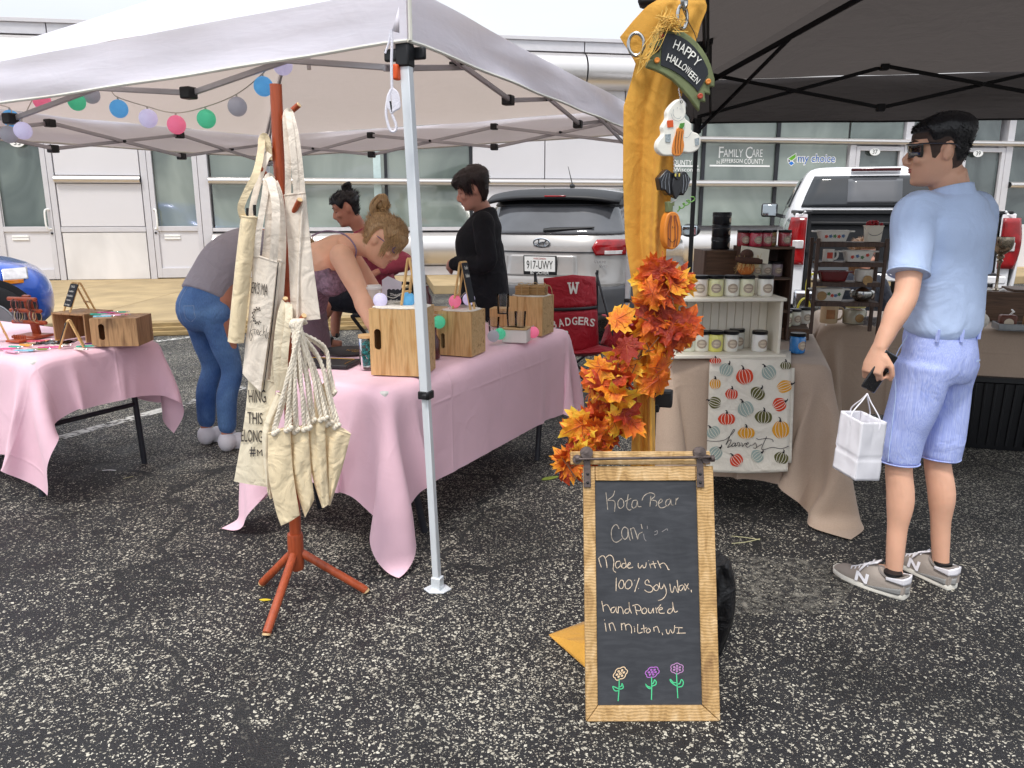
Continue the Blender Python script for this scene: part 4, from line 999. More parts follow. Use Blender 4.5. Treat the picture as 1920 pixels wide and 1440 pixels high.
# coaster stacks tied with twine
CST = wood('coaster_wood', '8c6a42', 'b08a58', 0, .7)
for i, (x, dx) in enumerate(((.045, 0), (.12, 0))):
    t = thing('coaster_stack', ('left stack of square wooden coasters tied with twine', 'right stack of square wooden coasters tied with twine')[i], 'coasters', wm(c3) @ V((x+.02, .07+.03*i, .22)), R(-24+8*i), 'coaster stacks')
    for k in range(4): MB().box((rng(-.002, .002), 0, .007+k*.0125), (.085, .085, .0115)).build('coaster', CST, t, bev=.002)
    TW = mat('twine', 'b59a70', .9)
    mb = MB().tube([(0, -.0445, 0), (0, -.0445, .052), (0, .0445, .052), (0, .0445, 0)], .002, 5).tube([(-.0445, 0, 0), (-.0445, 0, .053), (.0445, 0, .053), (.0445, 0, 0)], .002, 5)
    mb.tube(spline([(0, 0, .054), (.025, .01, .065), (.04, -.01, .056), (0, 0, .055), (-.025, .015, .066), (-.04, 0, .057), (0, 0, .054)], 5), .0018, 5)
    if i: mb.tube(spline([(0, 0, .054), (.05, .0, .056), (.075, -.01, .03), (.085, -.02, -.05)], 5), .0018, 5)
    mb.build('twine', TW, t)
# ------------------------------------------------------------------ left table
g2 = R(-20)
crate('left walnut crate lying open toward the camera under the easel', on(100, 640), .23, .2, .155, g2, 'open', WALN, WALN, 0)
L1 = bpy.context.scene.objects[-1]
k1 = crate('right walnut crate with handle slot and pens on top', on(173, 650), .235, .2, .145, R(4), (.055, .075, .03, .085), WALN, WALN)
k0 = bpy.data.objects['wooden_crate.004']
# paint of the crate front open: replace by frame
aframe('chalk easel sign with white list on top of the left walnut crate', wm(k0) @ V((.10, .10, .158)), R(-38), .15, .085, .13, True, ('TAGS', 'Leather', 'Bracelets', 'Keychains', 'Earrings'))
aframe('small chalk easel seen from the side at the front of the left table', on(135, 652), R(-68), .14, .05, .11, True, ('5',))
aframe('chalk easel cut by the left edge of the picture', on(-4, 640), R(-52), .15, .07, .10, True, ('KIDS', '6'))
MAHO = wood('mahogany', '8c3a1c', 'a84a26', 0, .35)
js = thing('jewellery_stand', 'reddish wooden bracelet stand with three bars', 'jewellery stand', on(62, 632), R(-14))
MB().box((0, 0, .008), (.16, .13, .016)).build('base', MAHO, js, bev=.004)
M = basis((-.0, .02, .015), (1, 0, 0), (0, .0, 1)); MB().bar((.0, .03, .015), (.012, -.02, .235), .045, .022, V((0, 1, 0))).build('post', MAHO, js, bev=.004)
bz = ((.215, .18), (.15, .20), (.085, .22))
for i, (z, w_) in enumerate(bz):
    y = lerp(.03, -.02, z/.235)-.022
    MB().tube([(-w_/2-.006, y, z), (-w_/2, y, z), (w_/2, y, z), (w_/2+.006, y, z)], [.006, .0115, .0115, .006], 12).build('bar', MAHO, js)
BRC = [mat('bracelet_%d' % i, c, .4, .3, var=.3, vs=120) for i, c in enumerate(('3a2a2a', 'c9b48a', '9a5a50', '7d7a86', '5a4632', 'b8b4ae'))]
for i in range(16):
    z, w_ = bz[i % 2]; y = lerp(.03, -.02, z/.235)-.022; x = random.choice((-1, 1))*rng(.028, w_/2-.012); rr = rng(.024, .034); rz_ = rng(-.5, .5)
    o = MB().tube([V((sin(rz_)*.4*rr*cos(t)*.6, rr*cos(t)*.75, rr*sin(t)*1.15)) for t in [2*pi*k/22 for k in range(22)]], .0024, 5, closed=True).build('bracelet', BRC[i % 6])
    p = wm(js) @ V((x, y, z-rr*1.02)); o.location = p; o.rotation_euler = (0, 0, R(-14)+rz_)
    tag(o, '%s bracelet hanging %s on the %s bar, %s one out' % (('dark', 'gold', 'red', 'grey', 'brown', 'silver')[i % 6], 'left of the post' if x < 0 else 'right of the post', ('top', 'middle')[i % 2], ('innermost', 'second', 'third', 'fourth', 'fifth', 'outermost', 'next', 'last')[i//2]), 'bracelet', 'bracelets on the jewellery stand')
tray = thing('display_tray', 'small red-brown ring tray beside the jewellery stand', 'tray', on(38, 640), R(-14)); MB().box((0, 0, .006), (.09, .1, .012)).build('tray', MAHO, tray, bev=.003)
for k in range(6): MB().cyl((-.035+k*.014, 0, .01), (-.035+k*.014, .0, .035), .004, n=8).build('peg', MAHO, tray)
PC = ['d45a92', '3cb39a', 'f0b0cc', 'e8a23c', '6a3a70', '8ac8dc', 'e4ded2', '7a8a3c', 'c8506a', 'b5a07a']
PNAME = ['magenta', 'teal', 'pale pink', 'amber', 'plum', 'sky blue', 'cream', 'olive', 'rose', 'sand']
PM = [mat('tag_%d' % i, c, .5, var=.25, vs=70) for i, c in enumerate(PC)]
def keytag(px, py, z, k, a, where):
    t = thing('keychain', '%s keychain tag %s' % (PNAME[k], where), 'keychain', on(px, py, z), a, 'keychains and tags on the left table')
    l = rng(.06, .09); poly = spl2([(-l/2, -.009), (-l/2-.006, 0), (-l/2, .009), (l/2, .011), (l/2+.007, 0), (l/2, -.011)], 3, True)
    MB().prism(poly, .006).build('tag', PM[k], t); MB().tube([V((l/2+.015+.011*cos(q), .011*sin(q), .004)) for q in [2*pi*i/14 for i in range(14)]], .0014, 5, closed=True).build('ring', CHROME, t)
spots = [(10, 655, 0, 'at the front left corner'), (28, 651, 1, 'beside the sand one'), (48, 648, 3, 'below the jewellery stand'), (20, 660, 2, 'nearest the table edge'), (45, 658, 5, 'in the front row'), (70, 656, 7, 'at the end of the front row'), (62, 645, 9, 'next to the tray'), (92, 652, 0, 'left of the small easel'), (112, 648, 6, 'behind the small easel'), (100, 640, 3, 'in the clear pack'), (160, 650, 1, 'in front of the right crate'), (150, 655, 6, 'right of the small easel'), (175, 645, 4, 'against the right crate'), (72, 640, 8, 'at the foot of the stand')]
for x, y, k, w_ in spots: keytag(x, y, ZT+.001, k, rng(-.6, .6), w_)
for i, (x, y, k) in enumerate(((185, 590, 1), (200, 587, 0), (208, 592, 2), (222, 586, 1), (228, 590, 8), (192, 594, 5))): keytag(x, y, ZT+.15+.004*(i % 3), k, rng(-.5, .5), 'on top of the right crate, number %d from its left' % (i+1) if 0 else ('on the right crate at its left end', 'on the right crate behind the pale pink one', 'lying across the right crate in front', 'on the right crate at its right end', 'on the right crate beside the teal one', 'on the right crate front corner')[i])
bag = tag(MB().grid(lambda u, v: V((-.09+.18*u, -.06+.12*v, .012+.012*noise.noise(V((u*6, v*6, 1))))), 14, 10).build('clear_pack', GL, solid=.001), 'clear plastic pack of small charms in front of the left crate', 'pack'); bag.location = on(104, 646)
# ================================================================== coat stand with canvas bags
CAN = cloth('natural_canvas', 'f2e6cc', .3, 9, 260, .12, .9, .05); CAN2 = cloth('cream_canvas', 'f6eadb', .26, 9, 260, .12, .9, .05); CAN3 = cloth('warm_canvas', 'f2dfba', .3, 9, 260, .1, .9, .05)
REDW = wood('red_wood', '9a4322', 'ae5230', 2, .32, .6); PEGEND = mat('cut_wood', 'd9b98a', .7)
cs = thing('coat_stand', 'reddish wooden coat stand hung with canvas bags', 'coat stand', (-.81, 2.69, 0))
ph0, ph1 = P(553, 1000, 2.69), P(517, 158, 2.68)
post = lambda py: ph0.lerp(ph1, (1000-py)/842)
MB().tube([ph0-V((0, 0, .1)), ph1], [.021, .0195], 24).build('post', REDW, cs, w=1)
hb = P(556, 1066, 2.69); MB().tube([hb, hb.lerp(ph0, .06), ph0.lerp(hb, .06), ph0], [.027, .029, .029, .027], 24).build('hub', REDW, cs, w=1)
MB().tube([post(500), post(492)], [.0215, .0215], 20).build('joint_ring', REDW, cs, w=1)
for px, py in ((492, 1092), (500, 1187), (685, 1106)):
    e = G(px, py, .014); a = hb.lerp(ph0, .55); MB().tube([a, a.lerp(e, .02), e], [.013, .0155, .0155], 16).build('leg', REDW, cs, w=1)
    MB().cyl(e, e+(e-a).normalized()*.004+V((0, 0, -.004)), .0145).build('foot_pad', PEGEND, cs, w=1)
pegs = [((528, 222), (560, 197), 2.67), ((513, 300), (495, 258), 2.66), ((512, 340), (484, 312), 2.61), ((531, 418), (562, 375), 2.6), ((540, 610), (570, 592), 2.6), ((548, 600), (535, 560), 2.6)]
for (a, b, d) in pegs:
    p, q = post(a[1]), P(*b, d); pg = MB().tube([p, q], [.0085, .0095], 12).build('peg', REDW, cs, w=1); dd = (q-p).normalized()
    MB().tube([q, q+dd*.003], [.0094, .0085], 12).build('peg_tip', PEGEND, pg, w=1)
def sheetbag(name, label, Lp, Rp, d, bulge, thick, m, cat='tote bag', n=14, grp='canvas bags on the coat stand', seed=0, t=None, wr=.006, hem=True):
    """soft flat bag between a left and a right edge (picture points at depth d), closed front and back"""
    lp, rp = spline([P(x, y, d+(q[0] if q else 0)) for x, y, *q in Lp], 8), spline([P(x, y, d+(q[0] if q else 0)) for x, y, *q in Rp], 8)
    k = min(len(lp), len(rp)); res = lambda a: [a[round(i*(len(a)-1)/23)] for i in range(24)]
    lp, rp = res(lp), res(rp); rings = []
    for i, (a, b) in enumerate(zip(lp, rp)):
        ax = (b-a); nr = V((ax.y, -ax.x, 0)).normalized(); ring = []
        for j in range(n+1):
            u = j/n; o = bulge*sin(pi*u)**.8*(.55+.45*sin(pi*(i+3)/29)) + wr*noise.noise(V((u*3+seed*3.1, i*.16, seed)))*min(1, 5*u, 5*(1-u))
            ring.append(a+ax*u+nr*(o+.002))
        for j in range(n, -1, -1):
            u = j/n; ring.append(a+ax*u-nr*(thick*sin(pi*u)**.7+.002))
        rings.append(ring)
    t = t or thing(name, label, cat, (lp[-1]+rp[-1])/2, 0, grp)
    b = MB().loft(rings); o = b.build('bag', m, t, w=1, ang=55)
    if hem: MB().tube([p for p in rings[0][:n+1]], .0028, 5).build('hem', m, t, w=1)
    return t
def strap(t, pts, w_, m, d=None, tw=0, name='strap', th=.0018):
    q = spline([P(x, y, dd) for x, y, dd in pts], 7); nrm = V((.25, -1, .1)).normalized(); mb = MB(); rings = []
    for i, p in enumerate(q):
        dv = (q[min(i+1, len(q)-1)]-q[max(i-1, 0)]).normalized(); s = dv.cross(nrm).normalized(); s = Matrix.Rotation(tw*i/len(q), 3, dv) @ s; nn = s.cross(dv)
        rings.append([p+s*w_/2+nn*th, p-s*w_/2+nn*th, p-s*w_/2-nn*th, p+s*w_/2-nn*th])
    mb.loft(rings); return mb.build(name, m, t, w=1, bev=0)
INK = mat('brown_ink', '4a423c', .9); INKD = mat('dark_ink', '262430', .9)
# rolled bag
tA_ = sheetbag('tote_bag', 'rolled canvas bag hanging leftmost on the coat stand', [(452, 405), (441, 500), (427, 640)], [(483, 408), (470, 520), (457, 643)], 2.56, .026, .03, CAN3, seed=1, wr=.002)
strap(tA_, [(456, 408, 2.56), (452, 388, 2.55), (463, 360, 2.55), (480, 325, 2.57), (489, 285, 2.62), (491, 262, 2.64), (497, 256, 2.645), (503, 272, 2.65), (505, 300, 2.66)], .022, CAN3, tw=.5)
strap(tA_, [(472, 408, 2.575), (474, 385, 2.58), (484, 345, 2.6), (498, 300, 2.63), (506, 288, 2.64)], .02, CAN2, tw=-.3)
for x, y in ((464, 396), (477, 390)): MB().tube([P(x, y+14, 2.58), P(x, y-6, 2.58)], [.006, .005], 8).build('black_roll', BPL, tA_, w=1)
# stack of printed bags on the left middle peg
tB3 = sheetbag('tote_bag', 'rearmost canvas bag of the printed stack, next to the post', [(497, 486), (494, 600), (500, 720)], [(536, 492), (528, 600), (513, 705)], 2.625, .006, .01, CAN2, seed=4)
tB2 = sheetbag('tote_bag', 'middle canvas bag of the printed stack with its dark edge seam', [(487, 480), (480, 600), (480, 725)], [(528, 489), (516, 600), (499, 727)], 2.60, .006, .01, CAN2, seed=3)
tB = sheetbag('tote_bag', 'front printed canvas bag with wreath and freckles script', [(475, 477), (468, 570), (455, 700)], [(520, 491), (508, 600), (489, 735)], 2.575, .006, .010, CAN2, seed=2, wr=.003)
MB().tube(spline([P(522, 492, 2.585), P(510, 610, 2.585), P(494, 733, 2.585)], 6), .0016, 5).build('dark_seam', INKD, tB2, w=1)
nB = V((-.12, -1, .05)).normalized()
def onbag(px, py, d, lift=.012): return P(px, py, d-lift)
def ptext(t, s, x0, y0, x1, y1, d, m, slope=0, lift=.011):
    a, b = onbag(x0, (y0+y1)/2-slope/2, d, lift), onbag(x1, (y0+y1)/2+slope/2, d, lift); h = (onbag(x0, y0, d, lift)-onbag(x0, y1, d, lift))
    return fit(s, basis((a+b)/2, b-a, h), (b-a).length, h.length, m, t, w=0) if 0 else fitw(s, basis((a+b)/2, b-a, h), (b-a).length, h.length, m, t)
def fitw(s, M, w_, h_, m, t): return fit(s, wm(t).inverted() @ M, w_, h_, m, t)
ptext(tB, "ER'S MA", 472, 530, 502, 552, 2.575, INK, 5)
mb = MB(); c0 = (483, 592)
for k in range(34):
    a = R(60)+R(250)*(k % 17)/17; r = 11 if k < 17 else 8.5; x, y = c0[0]+r*.8*cos(a), c0[1]+r*1.25*sin(a)
    p, q = onbag(x, y, 2.575), onbag(x+3.2*cos(a+(.7 if k % 2 else -.7)), y+4*sin(a+(.7 if k % 2 else -.7)), 2.575); mb.ribbon([p, (p+q)/2, q], [.0005, .0045, .0005], (0, -1, 0))
mb.ribbon([onbag(c0[0]+8.8*.8*cos(R(60)+R(250)*k/20), c0[1]+10*1.25*sin(R(60)+R(250)*k/20), 2.575) for k in range(21)], .0015, (0, -1, 0)); mb.build('wreath_print', INK, tB, w=1, fixn=False)
def script(t, strokes, f, w_, m, name='script_print', nrm=(0, -1, 0), n=5):
    mb = MB()
    for s in strokes:
        q = [f(p.x, p.y) for p in spline([(x, y, 0) for x, y in s], n)] if len(s) > 1 else [f(s[0][0]-.4, s[0][1]), f(s[0][0]+.4, s[0][1]+.5)]
        mb.ribbon(q, w_, nrm)
    return mb.build(name, m, t, w=1, fixn=False)
fr = [[(469, 606), (472, 602), (472, 612), (468, 628), (470, 640), (473, 632), (470, 622), (477, 618)], [(477, 628), (477, 619), (481, 620)], [(482, 626), (485, 622), (483, 619), (481, 624), (484, 629), (487, 626)], [(491, 621), (487, 624), (488, 630), (492, 628)], [(495, 610), (493, 632), (494, 624), (497, 622), (495, 626), (499, 634)], [(501, 613), (498, 633), (501, 635)], [(502, 630), (505, 627), (502, 625), (501, 632), (505, 637)]]
script(tB, fr, lambda x, y: onbag(x, y-1, 2.575), .0016, INK)
for t, pts, w_ in ((tB, [(481, 482, 2.57), (486, 430, 2.56), (496, 370, 2.57), (500, 338, 2.59), (505, 330, 2.6), (511, 336, 2.61)], .02), (tB, [(512, 492, 2.572), (516, 440, 2.555), (517, 385, 2.56), (509, 345, 2.58), (503, 333, 2.595)], .026), (tB2, [(498, 484, 2.588), (503, 430, 2.575), (506, 375, 2.58), (503, 340, 2.6)], .024), (tB2, [(524, 492, 2.6), (527, 440, 2.59), (524, 385, 2.59), (513, 345, 2.6), (506, 335, 2.61)], .022), (tB3, [(530, 492, 2.62), (531, 430, 2.615), (525, 370, 2.615), (515, 340, 2.62)], .02)): strap(t, pts, w_, CAN2, tw=.25)
# bag on the upper right peg
tC = sheetbag('tote_bag', 'canvas bag hanging right of the post from the top peg', [(533, 366), (541, 480), (546, 602)], [(573, 361), (584, 470), (601, 598)], 2.63, .012, .014, CAN2, seed=6)
MB().tube(spline([P(569, 366, 2.615), P(562, 470, 2.612), P(557, 600, 2.61)], 6), .004, 6).build('folded_edge', CAN2, tC, w=1)
for pts in ([(540, 366, 2.625), (540, 310, 2.62), (537, 250, 2.63), (536, 218, 2.64), (541, 208, 2.65), (546, 215, 2.66)], [(556, 364, 2.62), (551, 300, 2.61), (545, 245, 2.62), (540, 212, 2.64)], [(567, 362, 2.625), (561, 300, 2.62), (553, 245, 2.63), (544, 210, 2.65)]): strap(tC, pts, .02, CAN2, tw=.3)
# lower printed bag and its neighbour
tD = sheetbag('tote_bag', 'low canvas bag printed THING THIS BELONGS in thin capitals', [(466, 713), (458, 790), (439, 902)], [(518, 713), (512, 800), (503, 913)], 2.60, .005, .012, CAN, seed=7, wr=.002)
for s, x0, x1, y0, y1, sl_ in (('HING', 466, 498, 731, 755, 0), ('THIS', 464, 492, 773, 795, 2), ('ELONG', 452, 492, 806, 829, 2), ('#', 468, 479, 838, 856, 0), ('M', 482, 492, 843, 855, 0)): ptext(tD, s, x0, y0, x1, y1, 2.60, INKD if s == '#' else INK, sl_, .010)
tE = sheetbag('tote_bag', 'narrow edge-on canvas bag between the printed and rope-handled bags', [(519, 736), (492, 812), (500, 906), (506, 934)], [(535, 742), (510, 812), (508, 906), (511, 934)], 2.585, .012, .02, CAN, seed=8)
for pts, w_ in (([(523, 732, 2.585), (521, 660, 2.57), (527, 600, 2.58), (536, 565, 2.6)], .03), ([(531, 735, 2.58), (534, 660, 2.56), (541, 600, 2.575), (541, 570, 2.6)], .024), ([(512, 716, 2.595), (519, 650, 2.59), (530, 590, 2.6)], .02)): strap(tE if pts[0][0] > 515 else tD, pts, w_, CAN, tw=.3)
# rope-handled bags
ROPE = mat('cotton_rope', 'eadfcd', .9, var=.08, vs=60, bump=.4, bs=200)
def rope(t, pts, r=.0064):
    q = spline(pts, 9); mb = MB(); ln = 0; cum = [0]
    for a, b in zip(q, q[1:]): ln += (b-a).length; cum.append(ln)
    for k in range(3):
        s = []
        for i, p in enumerate(q):
            d = (q[min(i+1, len(q)-1)]-q[max(i-1, 0)]).normalized(); a, b = frame(d, V((.3, 1, .2))); th = cum[i]*130+2*pi*k/3
            s.append(p+a*(r*.55*cos(th))+b*(r*.55*sin(th)))
        mb.tube(s, r*.68, 6)
    e = q[-1]; mb.ball(e, (.011, .010, .011), 8, 6).ball(e+V((.008, -.004, .006)), .008, 8, 6); return mb.build('rope_handle', ROPE, t, w=1)
RB = [('rope-handled canvas bag behind the others, upper right', [(588, 735), (590, 770), (592, 800)], [(612, 715), (622, 750), (628, 800)], 2.66, [((608, 650), 2.64, (622, 730))], 11),
      ('rightmost rope-handled canvas bag flaring outward', [(607, 790), (612, 870), (616, 946)], [(658, 814), (641, 880), (620, 946)], 2.625, [((590, 690), 2.60, (612, 787)), ((598, 670), 2.61, (628, 792))], 12),
      ('third rope-handled canvas bag from the left', [(578, 790), (583, 880), (604, 952)], [(609, 783), (613, 880), (618, 944)], 2.60, [((572, 700), 2.57, (583, 782)), ((583, 690), 2.58, (601, 778))], 13),
      ('second rope-handled canvas bag from the left', [(544, 806), (549, 890), (572, 970)], [(578, 796), (583, 880), (589, 936)], 2.575, [((553, 700), 2.54, (552, 800)), ((563, 690), 2.55, (570, 796))], 14),
      ('leftmost and lowest rope-handled canvas bag', [(503, 812), (504, 890), (517, 955), (527, 985)], [(544, 800), (549, 880), (560, 955), (562, 966)], 2.55, [((541, 700), 2.53, (514, 803)), ((547, 690), 2.535, (537, 797))], 15)]
for lab, lp, rp, d, rp_, sd_ in RB:
    t = sheetbag('rope_bag', lab, lp, rp, d, .016, .022, CAN3, seed=sd_, wr=.010, cat='canvas bag')
    for (mx_, md, e) in rp_+[((a[0]+rng(-7, 7), a[1]+8), b_+.015, (c_[0]+rng(3, 9), c_[1]-3)) for a, b_, c_ in rp_]:
        x0 = 556+rng(-4, 12); rope(t, [P(x0+6, 606, 2.6), P(x0, 601, 2.575), P(x0-4, 615, 2.555), P(*mx_, md), P(lerp(mx_[0], e[0], .6), lerp(mx_[1], e[1], .6), md), P(e[0], e[1], d-.012), P(e[0], e[1]+10, d-.012)])
# ================================================================== candle stall
CREAM = mat('cream_paint', 'e8e1d2', .6, var=.05, vs=8, rv=.06); DKW = wood('dark_walnut', '3e2a20', '574035', 2, .5, 1, '2e1f18'); DKWX = wood('dark_walnut_x', '45301f', '644a38', 0, .55, 1, '33231a')
BAND = mat('jar_label', 'd8c9b4', .7, var=.08); BANDR = mat('label_ring', '8c7468', .7); TIN = mat('black_tin', '16171c', .35, .4, var=.1)
def wax(col):
    n = 'wax_'+col
    return mat(n, col, .25, 0, var=.04, vs=5, Coat_Weight=.9, Coat_Roughness=.03, Subsurface_Weight=.15, Subsurface_Radius=(.02, .015, .01))
CM = {}
def candle(label, p, col, r=.0375, h=.088, rz=0, grp='candle jars', lid=True, name='candle_jar'):
    key = (col, r, h)
    if key not in CM:
        a = MB().lathe([(.001, 0), (r*.88, 0), (r*.97, .004), (r, .012), (r, h*.86), (r*.93, h*.93), (r*.88, h*.95), (.001, h*.95)], n=26).mesh('jar', wax(col))
        b = MB().lathe([(r*.9, h*.945), (r*.985, h*.95), (r*1.0, h*.965), (r*1.0, h*1.10), (r*.95, h*1.125), (r*.86, h*1.115), (.001, h*1.115)], n=26).mesh('lid', TIN)
        def lp(s, off):
            def fn(u, v):
                t = 2*pi*u; q = .02+.98*v; x, z = .66*r*s*q*cos(t), .30*h*s*q*sin(t)*.85; a_ = x/r
                return V(((r+off)*sin(a_), -(r+off)*cos(a_), h*.45+z))
            return fn
        c = MB().grid(lp(1, .0008), 24, 3, True).mesh('label', BAND); d = MB()
        for s in (.9, .72): d.tube([lp(s, .0014)(k/26, 1) for k in range(26)], .0009, 4, closed=True)
        d.tube([V((x*r, -r-.0016+.5*x*x*r, h*.45)) for x in (-.4, -.2, 0, .2, .4)], .0012, 4)
        CM[key] = (a, b, c, d.mesh('label_print', BANDR))
    t = thing(name, label, 'candle', p, rz, grp)
    for nm, me in zip(('jar', 'lid', 'label'), CM[key][:3]):
        o = bpy.data.objects.new(nm, me); COL.objects.link(o); o.parent = t
    q = bpy.data.objects.new('label_print', CM[key][3]); COL.objects.link(q); q.parent = o
    return t
rk = thing('candle_rack', 'cream painted two-tier candle rack with beadboard back', 'rack', on(1262, 671), R(2))
W_, D_, H_ = .515, .17, .285
MB().bb((-.02, -.03, 0), (W_+.02, D_, .018)).build('base_board', CREAM, rk, bev=.004); MB().bb((-.012, -.012, H_-.016), (W_+.012, D_+.01, H_)).build('top_shelf', CREAM, rk, bev=.004)
for x in (0, W_-.014):
    M = basis((x, 0, 0), (0, 1, 0), (0, 0, 1)); MB().prism([(.0, .018), (D_, .018), (D_, H_-.016), (0, H_-.016)], .014, M).build('side_board', CREAM, rk, bev=.002)
npl = 12
for k in range(npl): MB().bb((.016+k*(W_-.032)/npl+.0012, D_-.012, .019), (.016+(k+1)*(W_-.032)/npl-.0012, D_, H_-.017)).build('plank', CREAM, rk, bev=.002)
for k in range(npl): MB().bb((k*W_/npl+.0012, D_-.006, H_+.001), ((k+1)*W_/npl-.0012, D_+.006, H_+.075+.012*sin(pi*k/(npl-1)))).build('plank', CREAM, rk, bev=.002)
zt = ZT+H_+.001; od = ('first', 'second', 'third', 'fourth', 'fifth', 'sixth')
for i, (x, c) in enumerate(((1312, 'e9dccf'), (1341, 'e2dfa8'), (1371, 'e9e6dc'), (1399, 'e6e3c2'), (1434, 'ece8de'))):
    p = V((P(x, 550, 3.73).x, 3.73, zt)); candle('%s black-lidded candle from the left on the top of the cream rack' % od[i], p, c, rz=R(-12+4*i))
for i, (x, y, c) in enumerate(((1290, 655, 'dfe2cf'), (1315, 654, 'e6e4d8'), (1341, 654, 'e4de72'), (1370, 653, 'e9e6de'), (1381, 648, 'd9d9d0'), (1424, 648, 'ece9e4'))):
    candle('%s candle from the left on the bottom shelf of the cream rack' % od[i], V((P(x, 640, 3.72 if i != 4 else 3.79).x, 3.72 if i != 4 else 3.79, ZT+.019)), c, rz=R(-14+5*i))
# dark wood boxes behind
def dbox(label, p, w_, d, h, rz, shelves=(), opn=False):
    t = thing('display_box', label, 'box', p, rz); th = .014
    for x in (0, w_-th): MB().bb((x, 0, 0), (x+th, d, h)).build('side_board', DKW, t, bev=.002)
    MB().bb((th, 0, h-th), (w_-th, d, h)).build('top_board', DKWX, t, bev=.002); MB().bb((th, d-.01, 0), (w_-th, d, h-th)).build('back_board', DKW, t)
    if not opn: MB().bb((th, .002, 0), (w_-th, .012, h-th)).build('front_board', DKWX, t)
    for z in shelves: MB().bb((th, .004, z), (w_-th, d-.01, z+th)).build('shelf', DKWX, t)
    return t
bA = dbox('closed dark walnut box under the three black tins', P(1319, 505, 4.25).xy.to_3d()+V((0, 0, ZT)), .215, .2, .475, R(3))
bB = dbox('open dark walnut shelf box under the red candle jars', P(1396, 505, 4.12).xy.to_3d()+V((0, 0, ZT)), .265, .2, .50, R(3), (.15, .325), True)
tn = MB().lathe([(.001, 0), (.049, 0), (.05, .003), (.05, .045), (.0515, .046), (.0515, .062), (.049, .066), (.001, .066)], n=30)
tme = tn.mesh('tin', TIN); rim = MB().tube([V((.0508*cos(2*pi*k/30), .0508*sin(2*pi*k/30), .0455)) for k in range(30)], .0009, 4, closed=True).mesh('rim', CHROME)
lb = MB().grid(lambda u, v: V((.0506*sin(.9+.35*(2*u-1)), -.0506*cos(.9+.35*(2*u-1)), .024+.014*(2*v-1)*math.sqrt(max(0, 1-(2*u-1)**2)))), 10, 4).mesh('label', BAND)
for k in range(3):
    t = thing('candle_tin', 'black candle tin, %s of the stack of three' % ('bottom', 'middle', 'top')[k], 'tin', wm(bA) @ V((.115, .09, .4765+k*.0672)), R(3), 'stack of black tins')
    for nm, me in (('tin', tme), ('rim', rim), ('label', lb)):
        o = bpy.data.objects.new(nm, me); COL.objects.link(o); o.parent = t
M = wm(bB)
for i, (x, y, c) in enumerate(((.005, .06, '8c1f28'), (.06, .03, 'b02c44'), (.118, .045, 'b24654'), (.165, .10, 'b89a62'), (.228, .06, 'a23a44'))): candle(('dark red candle jar at the left end of the walnut shelf top', 'crimson candle jar second on the walnut shelf top', 'rose candle jar in the middle of the walnut shelf top', 'amber candle jar set back on the walnut shelf top', 'red candle jar at the right end of the walnut shelf top')[i], M @ V((x, y, .501)), c, .034, .075, R(10))
for i, (x, c) in enumerate(((.07, 'cfcab4'), (.125, 'd6d0c4'), (.185, 'a3939a'))): candle(('pale green', 'ivory', 'mauve')[i]+' candle jar on the middle shelf of the walnut box', M @ V((x+.02, .08, .34)), c, .032, .07, R(5))
candle('mauve candle jar on the lower shelf of the walnut box', M @ V((.2, .08, .165)), 'a3939a', .032, .07, R(5))
o = tag(MB().box((0, 0, 0), (.15, .006, .075)).build('blank_card', mat('ivory_card', 'e6e0cc', .7)), 'blank ivory card propped on the walnut box above the scarecrow', 'card'); o.location = P(1415, 478, 4.05); o.rotation_euler = (R(-12), R(8), R(4))
sc_ = thing('scarecrow_ornament', 'little scarecrow ornament with brown felt hat and raffia hair', 'ornament', P(1398, 515, 4.0))
RAF = mat('raffia', 'd2b476', .8, var=.2, vs=40); FELT = mat('brown_felt', '4a3026', .9, var=.15, vs=30)
MB().ball((0, 0, .035), (.045, .03, .04), 16, 10).build('head', mat('orange_wood', 'c4702e', .6, var=.2, vs=20), sc_); MB().tube(spline([(-.065, -.02, .085), (-.03, -.03, .075), (.03, -.03, .072), (.07, -.02, .068)], 5), [.012]*3+[.017]*10+[.013]*3, 10).build('hat_brim', FELT, sc_); MB().ball((0, 0, .10), (.035, .03, .03), 12, 8).build('hat_crown', FELT, sc_)
mb = MB()
for k in range(46):
    a = rng(0, 2*pi); mb.tube([V((.03*cos(a), -.025+.01*sin(a), .07)), V((.045*cos(a)+rng(-.01, .01), -.035, .045+rng(-.02, .04))), V((.06*cos(a)+rng(-.02, .02), -.03, .02+rng(-.02, .09)))], [.0012, .001, .0005], 4)
mb.build('raffia', RAF, sc_)
for i, (x, y, c) in enumerate(((1472, 612, 'd4d3b4'), (1489, 609, 'd9d6c6'), (1507, 606, 'dad5cb'))): candle(('nearest of the three small candles right of the cream rack', 'middle of the three small candles right of the cream rack', 'farthest of the three small candles right of the cream rack')[i], P(x, y, 4.22+.06*i), c, .033, .08, R(14))
o = tag(MB().bb((0, 0, 0), (.16, .26, P(1472, 612, 4.22).z-ZT-.002)).build('candle_riser', DKWX, bev=.003), 'low dark wooden riser under the three small candles', 'riser'); o.location = V((P(1460, 612, 4.17).x, 4.17, ZT)); o.rotation_euler = (0, 0, R(-14))
candle('bright blue candle jar alone at the table corner', on(1494, 661), '2a86d2', .038, .088, R(22))
